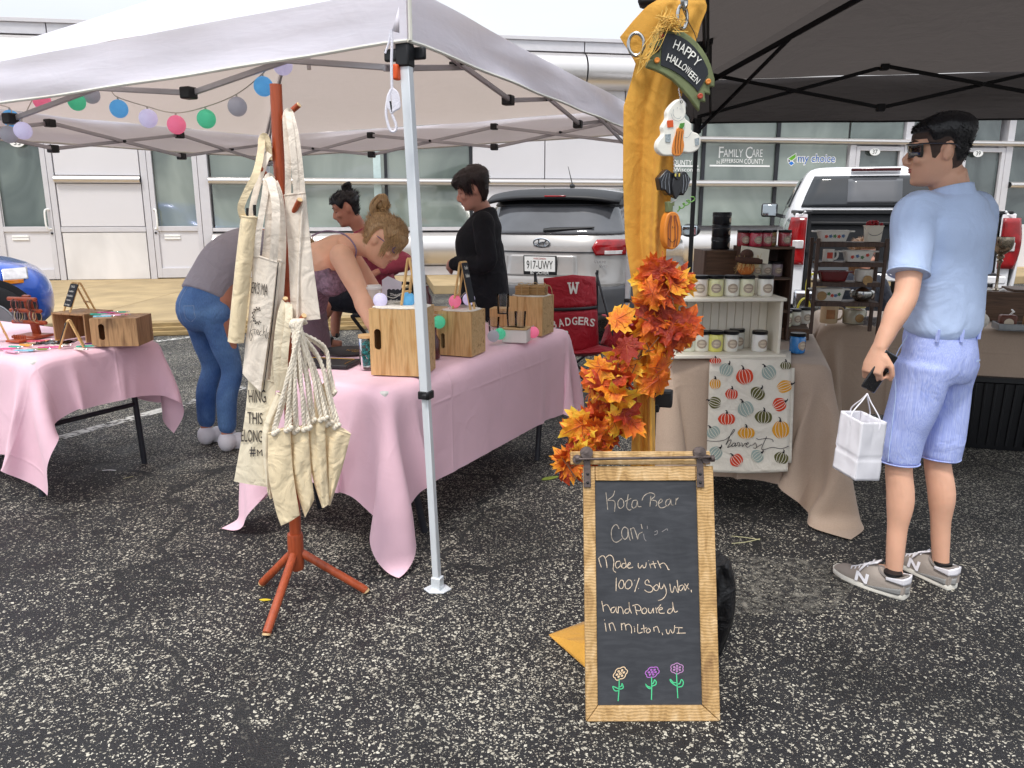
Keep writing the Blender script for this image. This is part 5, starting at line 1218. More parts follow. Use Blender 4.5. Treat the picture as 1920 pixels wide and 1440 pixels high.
# ------------------------------------------------------------------ pumpkin towel
tn_ = V((1.467, 3.455, HT)); bk = V((.287, .958, 0)); up_ = (V((0, 0, .53))+bk*.055).normalized(); tr_ = V((.958, -.287, 0)); nt_ = tr_.cross(up_).normalized(); nt_ = nt_ if nt_.y < 0 else -nt_
t0 = tn_-bk*.022
TW_ = cloth('towel_cotton', 'e9e2d4', .3, 7, 200, .05, .9, .04)
tw = thing('tea_towel', 'cream tea towel printed with pumpkins and the word harvest', 'towel', onp(1400, 885, t0, nt_))
tp = lambda x, y, lift=0: onp(x, y, t0+nt_*lift, nt_)
def twf(u, v):
    x = lerp(1331, 1484, u)-7*v
    if v < .16:
        f = v/.16; a = on(lerp(1331, 1482, u), 656, ZT+.005); b = tp(x, 690); b = tn_+V((0, 0, .008))+tr_*((b-tn_).dot(tr_))-bk*.004
        return a.lerp(b, f) + V((0, 0, .004*sin(pi*f)))
    if v < .19: pass
    y = lerp(690, 884+3*sin(pi*u), (v-.16)/.84); return tp(x, y, .0015*sin(u*9)*v)
MB().grid(twf, 24, 40).build('cloth', TW_, tw, w=1, fixn=False, solid=.003)
MB().grid(lambda u, v: tp(lerp(1474, 1490, u)-6*v, lerp(690, 868, v), -.006), 4, 20).build('back_fold', TW_, tw, w=1, fixn=False, solid=.003)
PCOL = {'r': mat('print_red', 'd2401f', .9, var=.06), 'g': mat('print_grey', '9aaaa3', .9, var=.06), 'o': mat('print_olive', '5c5a2c', .9, var=.06), 'y': mat('print_yellow', 'dd9c22', .9, var=.06)}
STEM = mat('print_black', '1d1b22', .9)
K = .17361; tx = lambda x, y, l=.004: tp(1300+x*K, 650+y*K, l)
PUM = [(238, 152, 66, 36, 'r', 0), (355, 250, 76, 72, 'g', 25), (555, 322, 96, 88, 'r', -12), (815, 277, 80, 80, 'g', -35), (998, 205, 60, 48, 'o', 0), (236, 402, 62, 60, 'y', 0), (985, 430, 68, 86, 'y', 70), (413, 513, 70, 62, 'r', 5), (695, 505, 83, 70, 'o', 35), (232, 605, 66, 70, 'o', -70), (565, 672, 88, 86, 'g', -25), (930, 625, 76, 76, 'r', 60), (360, 782, 95, 68, 'r', 0), (758, 762, 97, 73, 'o', 5), (217, 925, 76, 66, 'g', -35), (572, 932, 95, 66, 'y', 0), (945, 897, 95, 98, 'y', -5), (240, 1150, 72, 78, 'g', 40), (465, 1226, 74, 70, 'r', -40), (690, 1182, 74, 64, 'g', 50), (950, 1202, 80, 66, 'o', 20)]
for (cx, cy, rx, ry, c, rot) in PUM:
    a = R(rot); rr = lambda x, y: (cx+x*cos(a)-y*sin(a), cy+x*sin(a)+y*cos(a))
    out = []
    for k in range(48):
        th = 2*pi*k/48; s = 1-.05*abs(sin(2.5*th+pi/2)); out.append(tx(*rr(rx*s*cos(th), ry*s*sin(th))))
    mb = MB(); mb.add(out, [tuple(range(48))]); b = mb.build('pumpkin_print', PCOL[c], tw, w=1, fixn=False)
    mb = MB()
    for q in (-.62, -.22, .22, .62): mb.ribbon([tx(*rr(rx*q*sin(.15+2.84*k/10), -ry*cos(.15+2.84*k/10)*.97), .006) for k in range(11)], .0024, nt_)
    mb.build('rib_lines', TW_, b, w=1, fixn=False)
    mb = MB(); mb.ribbon([tx(*rr(rx*.0, -ry*.86), .007), tx(*rr(rx*.05, -ry*1.08), .007), tx(*rr(rx*.02, -ry*1.3), .007), tx(*rr(-rx*.14, -ry*1.42), .007)], [.014, .007, .005, .003], nt_); mb.build('stem', STEM, b, w=1, fixn=False)
hv = [[(145, 1015), (235, 1022), (335, 1008), (405, 955), (446, 905), (432, 898), (396, 965), (352, 1058), (380, 1018), (408, 1008), (395, 1050), (370, 1088), (398, 1078), (425, 1050)], [(452, 1040), (428, 1046), (416, 1076), (440, 1072), (458, 1040), (450, 1076), (472, 1062)], [(472, 1062), (482, 1034), (500, 1044), (490, 1078), (515, 1058)], [(515, 1040), (528, 1046), (530, 1080), (560, 1042), (572, 1050)], [(572, 1062), (596, 1044), (584, 1036), (566, 1070), (590, 1086), (620, 1062)], [(618, 1066), (650, 1058), (668, 1038), (682, 1068), (674, 1098), (644, 1092)], [(676, 1092), (706, 1074), (745, 1050)], [(792, 970), (766, 1030), (738, 1098), (762, 1112), (850, 1088), (950, 1102), (1030, 1074)], [(682, 990), (710, 1002), (780, 992), (850, 1002), (862, 1030)]]
script(tw, hv, lambda x, y: tx(x, y, .007), .0028, STEM, 'script_print', nt_)
# ------------------------------------------------------------------ dark ladder shelf with crockery
ls = thing('ladder_shelf', 'dark wooden four-tier shelf of old crockery beside the man', 'shelf', on(1516, 626), R(-6)); SW_, SD_, SH_ = .385, .13, .535
for x in (0, SW_-.02):
    for y in (0, SD_): MB().bb((x, y-.008, 0), (x+.02, y+.008, SH_)).build('post', DKW, ls, bev=.003)
szs = (.185, .295, .405, .515)
for z in szs:
    for y in (.0, .045, .09): MB().bb((.021, y-.008 if y else .009, z-.012), (SW_-.021, y+.032, z)).build('slat', DKWX, ls, bev=.002)
    MB().bb((.0205, -.01, z-.026), (SW_-.0205, .006, z-.001)).build('front_rail', DKW, ls, bev=.002)
LM = wm(ls)
PORC = mat('white_porcelain', 'e6e2da', .18, var=.03, Coat_Weight=.5); OXB = mat('oxblood_glaze', '6a1a1e', .2, var=.15, Coat_Weight=.5); STONE = mat('beige_stoneware', 'cdb390', .5, var=.08); FLOR = [mat('floral_red', 'c4402c', .5), mat('floral_blue', '4a6a96', .5), mat('floral_green', '4c7a4a', .5)]
def loaf(label, p, w_, d, h, m, rz=R(-6), prints=0, handles=True):
    t = thing('loaf_dish', label, 'dish', p, rz)
    def ring(s, z, r=.3): return [V((w_/2*s*math.copysign(abs(cos(a))**r, cos(a)), d/2*s*math.copysign(abs(sin(a))**r, sin(a)), z)) for a in [2*pi*k/32 for k in range(32)]]
    MB().loft([ring(.78, 0), ring(.8, .004), ring(.97, h*.9), ring(1.03, h*.93), ring(1.03, h), ring(.95, h), ring(.76, .012)]).build('dish', m, t, ang=35)
    if handles:
        for s in (-1, 1): MB().box((s*w_*.56, 0, h-.006), (.035, d*.5, .009)).build('handle', m, t, bev=.003)
    rs = random.Random(hash(label) % 999 if 0 else len(label))
    for k in range(prints):
        x = (k-(prints-1)/2)*w_*.6/max(1, prints)*1.1; z = h*.5+rs.uniform(-.15, .15)*h; y = -d/2*lerp(.8, .97, z/h)-.0015
        MB().prism([(x+.009*cos(q)*(1+.25*cos(5*q)), z+.009*sin(q)*(1+.25*cos(5*q))) for q in [2*pi*i/20 for i in range(20)]], .001, basis((0, y, 0), (1, 0, 0), (0, .0, 1))).build('floral_print', FLOR[k % 3], t)
    MB().grid(lambda u, v: V(((u-.5)*w_*.86, (v-.5)*d*.8, h*.82)), 4, 4).build('wax_fill', wax('e6dfcc'), t); return t
def mug(label, p, r, h, m, rz=0, pr=None):
    t = thing('mug', label, 'mug', p, rz); MB().lathe([(.001, 0), (r*.92, 0), (r, .006), (r, h), (r*.92, h), (r*.88, h*.85), (.001, h*.85)], n=28).build('cup', m, t)
    MB().tube(spline([(r*.96, 0, h*.82), (r*1.5, 0, h*.78), (r*1.6, 0, h*.45), (r*1.3, 0, h*.22), (r*.96, 0, h*.2)], 5), .006, 8).build('handle', m, t)
    if pr: MB().grid(lambda u, v: V(((r+.0012)*sin((u-.5)*1.0), -(r+.0012)*cos((u-.5)*1.0), h*(.25+.5*v))), 8, 4).build('print', pr, t)
    return t
loaf('white floral loaf dish on top of the dark shelf', LM @ V((.10, .055, .5165)), .17, .09, .062, PORC, prints=5)
pl = thing('cream_pail', 'cream metal pail heaped with red berries on top of the dark shelf', 'pail', LM @ V((.315, .055, .5165)), R(-6))
MB().loft([[V((s*.045*math.copysign(abs(cos(a))**.4, cos(a)), s*.04*math.copysign(abs(sin(a))**.4, sin(a)), z)) for a in [2*pi*k/28 for k in range(28)]] for s, z in ((.85, 0), (1, .08), (1.08, .083), (1.08, .088), (.98, .088))]).build('pail', CREAM, pl, ang=35)
mb = MB()
for k in range(26): mb.ball((rng(-.035, .035), rng(-.03, .03), .09+.018*random.random()), .0105, 8, 6)
mb.build('berries', mat('berry_red', '9c1220', .25, var=.2, vs=30), pl); MB().tube(spline([(-.047, 0, .075), (-.03, -.045, .04), (.0, -.05, .035), (.03, -.045, .05), (.047, 0, .075)], 6), .0016, 5).build('bail_handle', CHROME, pl)
mug('small white mug with a red apple on the second shelf', LM @ V((.085, .05, .4065)), .031, .068, PORC, R(-6), FLOR[0]); loaf('white loaf dish with red apples on the second shelf', LM @ V((.245, .055, .4065)), .16, .085, .062, PORC, prints=4)
loaf('dark red loaf dish on the third shelf', LM @ V((.12, .055, .2965)), .165, .085, .058, OXB); rm = mug('white ramekin with a wooden tag on the third shelf', LM @ V((.285, .05, .2965)), .048, .066, PORC, R(80))
KR = wood('tag_wood', 'a07c4e', 'b8925e', 0)
MB().lathe([(.001, 0), (.027, 0), (.027, .004), (.001, .004)], c=(0, 0, 0), n=24).build('tag', KR, rm).data.transform(Matrix.Rotation(R(-80), 4, 'Z') @ Matrix.Translation((0, -.056, .01)) @ Matrix.Rotation(R(90), 4, 'X'))
ld = loaf('white blue-sprig loaf dish with round tag on the lowest shelf', LM @ V((.105, .055, .1865)), .17, .09, .07, PORC, prints=6)
MB().lathe([(.001, 0), (.026, 0), (.026, .004), (.001, .004)], n=24).build('tag', KR, ld).data.transform(Matrix.Translation((-.05, -.052, .03)) @ Matrix.Rotation(R(90), 4, 'X'))
sb_ = thing('silver_bowl', 'silver bowl filled with brown wax on the lowest shelf', 'bowl', LM @ V((.29, .055, .1865))); SIL = mat('silver', 'b8b8b6', .18, 1, var=.08)
MB().lathe([(.001, 0), (.035, .0), (.058, .018), (.066, .04), (.062, .056), (.058, .058), (.05, .045), (.001, .045)], n=32).build('bowl', SIL, sb_); MB().lathe([(.055, .05), (.03, .066), (.012, .076), (.001, .077)], n=20).build('wax_mound', mat('brown_wax', '5e3c28', .5, var=.2, vs=20), sb_)
mug('beige stoneware mug with stamped square at the foot of the shelf', on(1553, 605), .052, .115, STONE, R(-10), mat('stamp', 'a8754c', .7, var=.2, vs=30))
cj = thing('clip_jar', 'glass clip-top jar of cream wax at the foot of the shelf', 'jar', on(1601, 606)); MB().lathe([(.001, .004), (.062, .004), (.066, .02), (.066, .07), (.055, .085), (.001, .088)], n=28).build('wax', wax('e2dbc6'), cj); MB().lathe([(.068, .0), (.0685, .02), (.0685, .075), (.056, .092), (.055, .1), (.001, .1)], n=28).build('glass', GL, cj)
MB().lathe([(.06, .1), (.062, .108), (.058, .118), (.001, .122)], n=28).build('lid', mat('yellow_glass', 'c4b86a', .15, Coat_Weight=1.0), cj); MB().lathe([(.001, 0), (.026, 0), (.026, .004), (.001, .004)], n=24).build('tag', KR, cj).data.transform(Matrix.Translation((.0, -.07, .04)) @ Matrix.Rotation(R(90), 4, 'X'))
sb2 = thing('shred_bag', 'clear bag of grey paper shred by the clip-top jar', 'bag', on(1632, 612)); mb = MB()
for k in range(90): mb.tube([V((rng(-.04, .04), rng(-.03, .03), rng(.004, .06))) for _ in range(3)], .0025, 4)
mb.build('shred', mat('grey_shred', '8e8a8c', .6, var=.4, vs=60), sb2)['kind'] = 'stuff'
# right end of the far table
cbx = thing('brown_crate', 'dark brown wooden box under the silver goblet', 'crate', on(1850, 606)+V((0, .12, 0)), R(-16)); MB().bb((0, 0, 0), (.5, .3, .185)).build('box', DKWX, cbx, bev=.004); MB().bb((.2, .02, .186), (.5, .28, .2)).build('lid_board', DKWX, cbx, bev=.003)
go = thing('silver_goblet', 'tall mottled silver glass goblet candle holder', 'goblet', wm(cbx) @ V((.12, .1, .1865))); MERC = mat('mercury_glass', 'b7aa98', .16, .9, col2='7d7264', vs=40)
MB().lathe([(.001, 0), (.03, 0), (.03, .004), (.012, .012), (.009, .03), (.008, .16), (.014, .175), (.02, .185), (.014, .196), (.022, .206), (.024, .215), (.014, .222), (.03, .232), (.058, .262), (.066, .30), (.063, .335), (.0615, .335), (.064, .30), (.055, .265), (.001, .24)], n=36).build('goblet', MERC, go)
for k, (x, nm) in enumerate(((.05, 'left'), (.13, 'right'))):
    t = thing('paper_tag', 'small white folded tag on the brown box, %s of the goblet' % nm, 'tag', wm(cbx) @ V((x, .02, .187))); MB().prism([(-.022, 0), (.022, 0), (0, .017)], .02, basis((0, 0, 0), (1, 0, 0), (0, .4, 1))).build('tag', VINYL, t)
tr2 = thing('metal_tray', 'grey galvanised tray of wrapped soaps before the brown box', 'tray', on(1872, 620), R(-16)); ZN = mat('galvanised', '8a8d90', .4, .7, var=.12, vs=20)
MB().bb((0, 0, 0), (.42, .14, .006)).bb((0, 0, .006), (.42, .006, .04)).bb((0, .134, .006), (.42, .14, .04)).bb((0, .006, .006), (.006, .134, .04)).bb((.414, .006, .006), (.42, .134, .04)).build('tray', ZN, tr2, bev=.002)
for k in range(2):
    t = thing('wrapped_soap', ('brown wrapped soap with white tie at the left of the tray', 'tan wrapped soap at the right of the tray')[k], 'soap', wm(tr2) @ V((.06+.13*k, .07, .007)), R(-16)); MB().box((0, 0, .04), (.09, .06, .08)).build('soap', mat('soap_%d' % k, ('6a3a2c', 'a87c4e')[k], .4, var=.15, vs=20), t, bev=.012)
    MB().grid(lambda u, v: V((.026*cos(2*pi*u)*v, -.032, .035+.026*sin(2*pi*u)*v)), 20, 2, True).build('label', BAND, t)
    if not k: MB().tube(spline([(.01, 0, .08), (.02, -.01, .1), (.015, 0, .11), (.03, 0, .095)], 4), .005, 6).build('tie', VINYL, t)
sk_ = thing('cloth_sack', 'small white cloth sack with wooden tag beside the tray', 'sack', on(1836, 618)); MB().ball((0, .02, .05), (.062, .045, .05), 20, 12).tube([(0, .02, .09), (.02, .02, .12)], [.03, .02], 10).build('sack', cloth('sack_cloth', 'e4ddd2', .6, 14), sk_, remesh=.006, smooth=4)
MB().lathe([(.001, 0), (.024, 0), (.024, .004), (.001, .004)], n=24).build('tag', KR, sk_).data.transform(Matrix.Translation((-.035, -.032, .04)) @ Matrix.Rotation(R(90), 4, 'X'))
YEL = mat('strap_yellow', 'd8cc2a', .5)
o = tag(MB().tube(spline([P(1533, 512, 5.6), P(1516, 520, 5.55), P(1512, 560, 5.5), P(1520, 600, 5.5), P(1524, 640, 5.5)], 6), .009, 8).build('yellow_strap', YEL), 'yellow chair strap looped behind the dark ladder shelf', 'cable')  # yellow strap of a bag chair, modelled as a plain tube
o = tag(MB().tube(spline([P(1492, 590, 5.2), P(1500, 566, 5.2), P(1512, 560, 5.3), P(1522, 580, 5.3)], 6), .007, 8).build('yellow_strap', YEL), 'short yellow chair strap end behind the small candles', 'cable')
bn = thing('storage_bin', 'black ribbed plastic bin under the right-hand table', 'bin', (3.02, 4.72, 0), R(-16)); mb = MB().loft([[V((s*.27*math.copysign(abs(cos(a))**.3, cos(a)), s*.22*math.copysign(abs(sin(a))**.3, sin(a)), z)) for a in [2*pi*k/40 for k in range(40)]] for s, z in ((.8, 0), (.84, .03), (.97, .42), (1.04, .43), (1.04, .46), (.96, .46))]); mb.build('bin', BPL, bn, ang=35)
for k in range(9): MB().bar((-.2+.05*k, -.185, .03), (-.22+.055*k, -.22, .42), .016, .012).build('rib', BPL, bn, bev=.003)
# ================================================================== mustard curtain on the black tent's near leg
MUST = cloth('mustard_cloth', 'e6ad48', .25, 7, 150, .22, .8, .08)
cu = thing('curtain', 'mustard yellow grommet curtain tied down the black tent leg', 'curtain', (.45, 2.47, 0))
LE = [(0, 1232), (12, 1212), (40, 1186), (70, 1162), (95, 1178), (118, 1192), (150, 1184), (200, 1169), (330, 1168), (450, 1172), (540, 1186), (640, 1196), (720, 1188), (850, 1184), (1000, 1176), (1120, 1166), (1200, 1160)]
RE = [(0, 1322), (14, 1327), (45, 1314), (75, 1306), (110, 1294), (150, 1284), (200, 1274), (330, 1262), (450, 1250), (540, 1246), (640, 1236), (720, 1228), (850, 1228), (1000, 1224), (1120, 1220), (1200, 1222)]
def pl(tab, y):
    for a, b in zip(tab, tab[1:]):
        if a[0] <= y <= b[0]: return lerp(a[1], b[1], (y-a[0])/(b[0]-a[0]))
    return tab[-1][1]
def cuf(u, v):
    y = 1195*v; x = lerp(pl(LE, y), pl(RE, y), u); amp = .006+.008*sstep(60, 260, y); ph = 1.2*sin(v*5)+.6*noise.noise(V((v*3, u*2, 1)))
    d = 2.425+.02*(1-u) - amp*sin(2*pi*(1.6*u**1.2)+ph) - .45*amp*sin(2*pi*(3.7*u+.2)+1.7*ph)*sstep(.2, .6, u) - .012*noise.noise(V((u*2.2, v*2.5, 7))) + .03*sstep(900, 1195, y)
    p = P(x, y, d)
    return p
co = MB().grid(cuf, 90, 120).build('cloth', MUST, cu, w=1, ang=0, fixn=False, solid=.002); co.data.polygons.foreach_set('use_smooth', [True]*len(co.data.polygons))
mb = MB(); mb.grid(lambda u, v: G(lerp(1030, 1100, u), lerp(1190-26*u, 1192+62*u, v), .012+.05*u*(1-abs(2*v-1))), 10, 8); mb.build('trailing_corner', MUST, cu, w=1, fixn=False, solid=.003)
def ring_px(t, cx, cy, rx, ry, d, n, r, m, name='grommet'):
    p0 = P(cx, cy, d); q = [onp(cx+rx*cos(a), cy+ry*sin(a), p0, n) for a in [2*pi*k/36 for k in range(36)]]; return MB().tube(q, r, 8, closed=True).build(name, m, t, w=1)
ring_px(cu, 1193, 83, 14.5, 21, 2.395, V((-.3, -1, 0)), .0055, SIL); ring_px(cu, 1279, 32, 9, 22, 2.39, V((.6, -1, 0)), .0055, SIL); ring_px(cu, 1283, 2, 3.5, 14, 2.38, V((.9, -.6, 0)), .006, SIL)
# ------------------------------------------------------------------ hanging halloween plaques
nP = V((.34, -.94, 0)).normalized()
def plaque(t, name, pts, m, d, thick, lift=0, nn=nP, bev=.002, ctr=None, smoothn=0):
    c = P(*(ctr or pts[0]), d)+nn*lift; q = [onp(x, y, c, nn) for x, y in (spl2(pts, smoothn, True) if smoothn else pts)]; k = len(q)
    vs = q+[p-nn*thick for p in q]; mb = MB(); mb.add(vs, [tuple(range(k)), tuple(range(2*k-1, k-1, -1))]+[(i, k+i, k+(i+1) % k, (i+1) % k) for i in range(k)])
    return mb.build(name, m, t, w=1, bev=bev)
SGR = mat('sage_green', '717a54', .6, var=.18, vs=14); BLP = mat('blackboard_paint', '1b1e26', .5, var=.1); WHP = mat('white_lettering', 'f0efe8', .6); ORP = mat('orange_paint', 'd9822a', .45, var=.12, vs=12, Coat_Weight=.3); RDP = mat('red_paint', 'b0432c', .5)
hs_ = thing('halloween_sign', 'curved green wooden sign lettered HAPPY HALLOWEEN on the curtain', 'sign', P(1275, 205, 2.36)); CT = (1275, 115); nS = V((.12, -1, .0)).normalized()
plaque(hs_, 'board', [(1241, 51), (1265, 53), (1282, 59), (1296, 68), (1308, 79), (1318, 92), (1327, 106), (1334, 122), (1341, 148), (1341, 163), (1331, 162), (1333, 178), (1322, 174), (1324, 192), (1314, 189), (1312, 209), (1302, 196), (1291, 181), (1279, 167), (1262, 150), (1245, 139), (1228, 131), (1212, 126), (1214, 115), (1223, 110), (1214, 100), (1225, 92), (1217, 83), (1229, 75), (1225, 66), (1236, 60)], SGR, 2.36, .018, 0, nS, .004, CT)
plaque(hs_, 'blackboard', [(1247, 62), (1262, 63), (1277, 69), (1290, 77), (1302, 88), (1312, 101), (1320, 114), (1327, 129), (1328, 139), (1309, 172), (1301, 162), (1292, 154), (1279, 143), (1266, 134), (1252, 127), (1239, 122), (1241, 90), (1244, 66)], BLP, 2.36, .004, .0035, nS, 0, CT)
c0 = P(*CT, 2.36)+nS*.0065
for s, x, y, ang, h in [('H', 1269, 84, 22, 17), ('A', 1280, 90, 28, 17), ('P', 1290, 97, 34, 17), ('P', 1298, 105, 40, 17), ('Y', 1307, 115, 44, 17), ('H', 1255, 108, 20, 14), ('A', 1264, 112, 24, 14), ('L', 1271, 117, 28, 13), ('L', 1277, 121, 32, 13), ('O', 1283, 126, 36, 13), ('W', 1290, 132, 38, 13), ('E', 1296, 139, 42, 12), ('E', 1301, 144, 44, 12), ('N', 1307, 151, 46, 12)]:
    a = R(ang); o = onp(x, y, c0, nS); xd = onp(x+cos(a), y+sin(a), c0, nS)-o; yd = onp(x+sin(a)*.25*0+sin(a), y-cos(a), c0, nS)-o
    fitw(s, basis(o, xd, yd), h*.62*xd.length, h*yd.length, WHP, hs_)
for x, y, m in ((1239, 66, RDP), (1233, 92, FELT), (1232, 113, ORP), (1328, 153, ORP), (1313, 180, RDP)):
    p = onp(x, y, c0, nS); M = basis(p, (1, 0, 0), (0, 0, 1)); b = MB(); b.T = M; b.lathe([(.001, .003), (.0055, .004), (.008, .002), (.008, -.004)], n=14); b.build('button', m, hs_, w=1)
mb = MB(); rs = random.Random(4)
for k in range(60):
    x, y = rs.uniform(1235, 1275), rs.uniform(36, 54); mb.tube(spline([P(x, y, 2.34+rs.uniform(-.01, .02)), P(x+rs.uniform(-14, 14), y+rs.uniform(-12, 8), 2.335+rs.uniform(-.01, .02)), P(x+rs.uniform(-22, 18), y+rs.uniform(-14, 16), 2.34+rs.uniform(-.01, .02))], 4), .001, 4)
for k in range(16):
    x = rs.uniform(1238, 1262); mb.tube(spline([P(x, 32+rs.uniform(-22, 10), 2.345), P(x-rs.uniform(8, 22), 60+rs.uniform(-8, 12), 2.335), P(x-rs.uniform(25, 45), 95+rs.uniform(-10, 15), 2.335), P(x-rs.uniform(35, 62), 118+rs.uniform(-15, 26), 2.34)], 5), .0011, 4)
mb.build('raffia', mat('gold_raffia', 'd8ae56', .7, var=.2, vs=50), hs_, w=1)
MB().tube(spline([P(1280, 18, 2.37), P(1290, 40, 2.36), P(1302, 62, 2.36), P(1307, 80, 2.355)], 4), .0012, 5).build('hanger', BPL, hs_, w=1)
gh = thing('ghost_plaque', 'white wooden ghost holding a tall pumpkin hanging below the sign', 'ornament', P(1270, 293, 2.36)); CG = (1272, 250)
GW = mat('ghost_white', 'efece2', .5, var=.04, vs=10)
plaque(gh, 'body', [(1275, 185), (1284, 192), (1287, 210), (1285, 221), (1297, 232), (1298, 245), (1310, 251), (1315, 264), (1310, 280), (1295, 287), (1281, 286), (1276, 293), (1261, 292), (1243, 291), (1233, 280), (1234, 265), (1244, 251), (1243, 237), (1251, 222), (1252, 208), (1262, 194)], GW, 2.36, .022, 0, nP, .004, CG, 4)
gp = lambda x, y, l: onp(x, y, P(*CG, 2.36)+nP*l, nP)
pm = plaque(gh, 'pumpkin', [(1270, 241), (1278, 239), (1283, 246), (1281, 258), (1283, 272), (1279, 288), (1270, 292), (1262, 289), (1261, 277), (1264, 262), (1268, 250)], ORP, 2.36, .006, .004, nP, .001, CG, 3)
mb = MB()
for x in (1267, 1272, 1277): mb.ribbon([gp(x+2, 246, .005), gp(x, 262, .005), gp(x-1, 276, .005), gp(x, 288, .005)], .0018, nP)
mb.build('stripes', FELT, pm, w=1, fixn=False); plaque(gh, 'leaf', [(1274, 240), (1277, 231), (1284, 230), (1283, 236), (1280, 241)], mat('leaf_green', '4c8a36', .5), 2.36, .005, .005, nP, 0, CG)
plaque(gh, 'patch', [(1251, 226), (1262, 225), (1263, 238), (1252, 239)], mat('patch_orange', 'dd5a24', .6), 2.36, .002, .0025, nP, 0, CG); GRP = mat('patch_grey', '7e8a90', .7, col2='b4bcc0', vs=160)
for q in ([(1248, 252), (1258, 251), (1257, 267), (1248, 266)], [(1303, 260), (1311, 258), (1311, 271), (1304, 273)]): plaque(gh, 'patch', q, GRP, 2.36, .002, .0025, nP, 0, CG)
script(gh, [[(1258, 212), (1262, 223), (1272, 227), (1281, 222), (1286, 214)], [(1263, 205), (1262, 214), (1267, 221), (1274, 222), (1277, 218)], [(1270, 201), (1270.5, 203.5)], [(1275, 203), (1275.5, 206)], [(1283, 258), (1290, 257), (1297, 247)]], lambda x, y: gp(x, y, .003), .0012, GRP, 'drawn_lines', nP)
ring_px(gh, 1278, 191, 2.0, 2.2, 2.352, nP, .001, BPL, 'hole')
bt = thing('bat_plaque', 'black wooden bat ornament with grooved wings hanging below the ghost', 'ornament', P(1268, 373, 2.36)); CB = (1266, 345); BTB = mat('bat_black', '1a1a1f', .35, var=.2, vs=20, Coat_Weight=.3)
plaque(bt, 'wings', [(1236, 334), (1251, 317), (1260, 323), (1268, 327), (1276, 325), (1279, 321), (1287, 322), (1296, 336), (1290, 354), (1282, 367), (1277, 362), (1270, 372), (1262, 366), (1254, 366), (1247, 357), (1240, 357)], BTB, 2.36, .028, 0, nP, .003, CB)
bp = lambda x, y, l: onp(x, y, P(*CB, 2.36)+nP*l, nP)
plaque(bt, 'body', [(1266, 328), (1274, 328), (1277, 345), (1274, 362), (1268, 374), (1262, 362), (1261, 345)], BTB, 2.36, .01, .008, nP, .003, CB, 3); plaque(bt, 'head', [(1265, 322), (1268, 328), (1273, 328), (1276, 321), (1277, 332), (1271, 338), (1265, 333)], BTB, 2.36, .01, .012, nP, .002, CB)
mb = MB()
for q in ([(1251, 324), (1247, 340), (1248, 355)], [(1255, 325), (1254, 342), (1256, 362)], [(1285, 327), (1288, 342), (1285, 358)], [(1281, 328), (1282, 344), (1280, 362)], [(1290, 330), (1292, 340), (1290, 350)], [(1247, 326), (1241, 340), (1241, 352)]): mb.ribbon([bp(x, y, .0015) for x, y in q], .0022, nP)
mb.build('wing_grooves', mat('pale_scuff', '7c8088', .5), bt, w=1, fixn=False)
for x in (1267, 1274): plaque(bt, 'eye', [(x-1.2, 326), (x+1, 325), (x+1, 331), (x-1, 331)], mat('bat_yellow', 'd8c860', .5), 2.36, .002, .0135, nP, 0, CB)
pk_ = thing('pumpkin_plaque', 'tall striped orange wooden pumpkin hanging lowest on the curtain', 'ornament', P(1258, 468, 2.36)); CP = (1260, 434)
plaque(pk_, 'pumpkin', [(1262, 397), (1272, 402), (1277, 420), (1278, 440), (1274, 458), (1264, 467), (1254, 466), (1247, 452), (1246, 430), (1249, 410), (1254, 400)], ORP, 2.36, .03, 0, nP, .003, CP, 3)
qp = lambda x, y, l=.002: onp(x, y, P(*CP, 2.36)+nP*l, nP); mb = MB()
for dx in (-9, -5, 4, 9): mb.ribbon([qp(1262+dx*.5, 404), qp(1262+dx, 425), qp(1262+dx, 445), qp(1260+dx*.8, 463)], .004, nP)
mb.build('stripes', mat('pumpkin_brown', '8a4a2c', .6), pk_, w=1, fixn=False); script(pk_, [[(1253, 446), (1260, 454), (1268, 449)], [(1261, 424), (1261, 428)], [(1264, 425), (1264, 428)]], lambda x, y: qp(x, y, .0025), .0016, BPL, 'drawn_face', nP)
plaque(pk_, 'stem', [(1252, 378), (1265, 377), (1265, 386), (1262, 386), (1262, 398), (1253, 398), (1253, 386)], SGR, 2.36, .02, -.002, nP, .002, CP)
MB().tube([P(1270+5*sin(k*.8)*(.3+k/30)+k*1.05, 393-k*.75+3.5*cos(k*.8), 2.34) for k in range(30)], .0022, 6).build('vine', mat('vine_green', '5c8a3e', .5), pk_, w=1)
mb = MB(); 
for (x0, y0), (x1, y1) in (((1272, 165), (1277, 190)), ((1264, 292), (1264, 322)), ((1268, 374), (1258, 380))):
    mb.tube([P(lerp(x0, x1, k/24)+1.2*sin(k*1.3), lerp(y0, y1, k/24), 2.352) for k in range(25)], .0012, 5)
o = tag(mb.build('hanging_wire', GREYS), 'twisted grey wire linking the hanging plaques', 'wire')
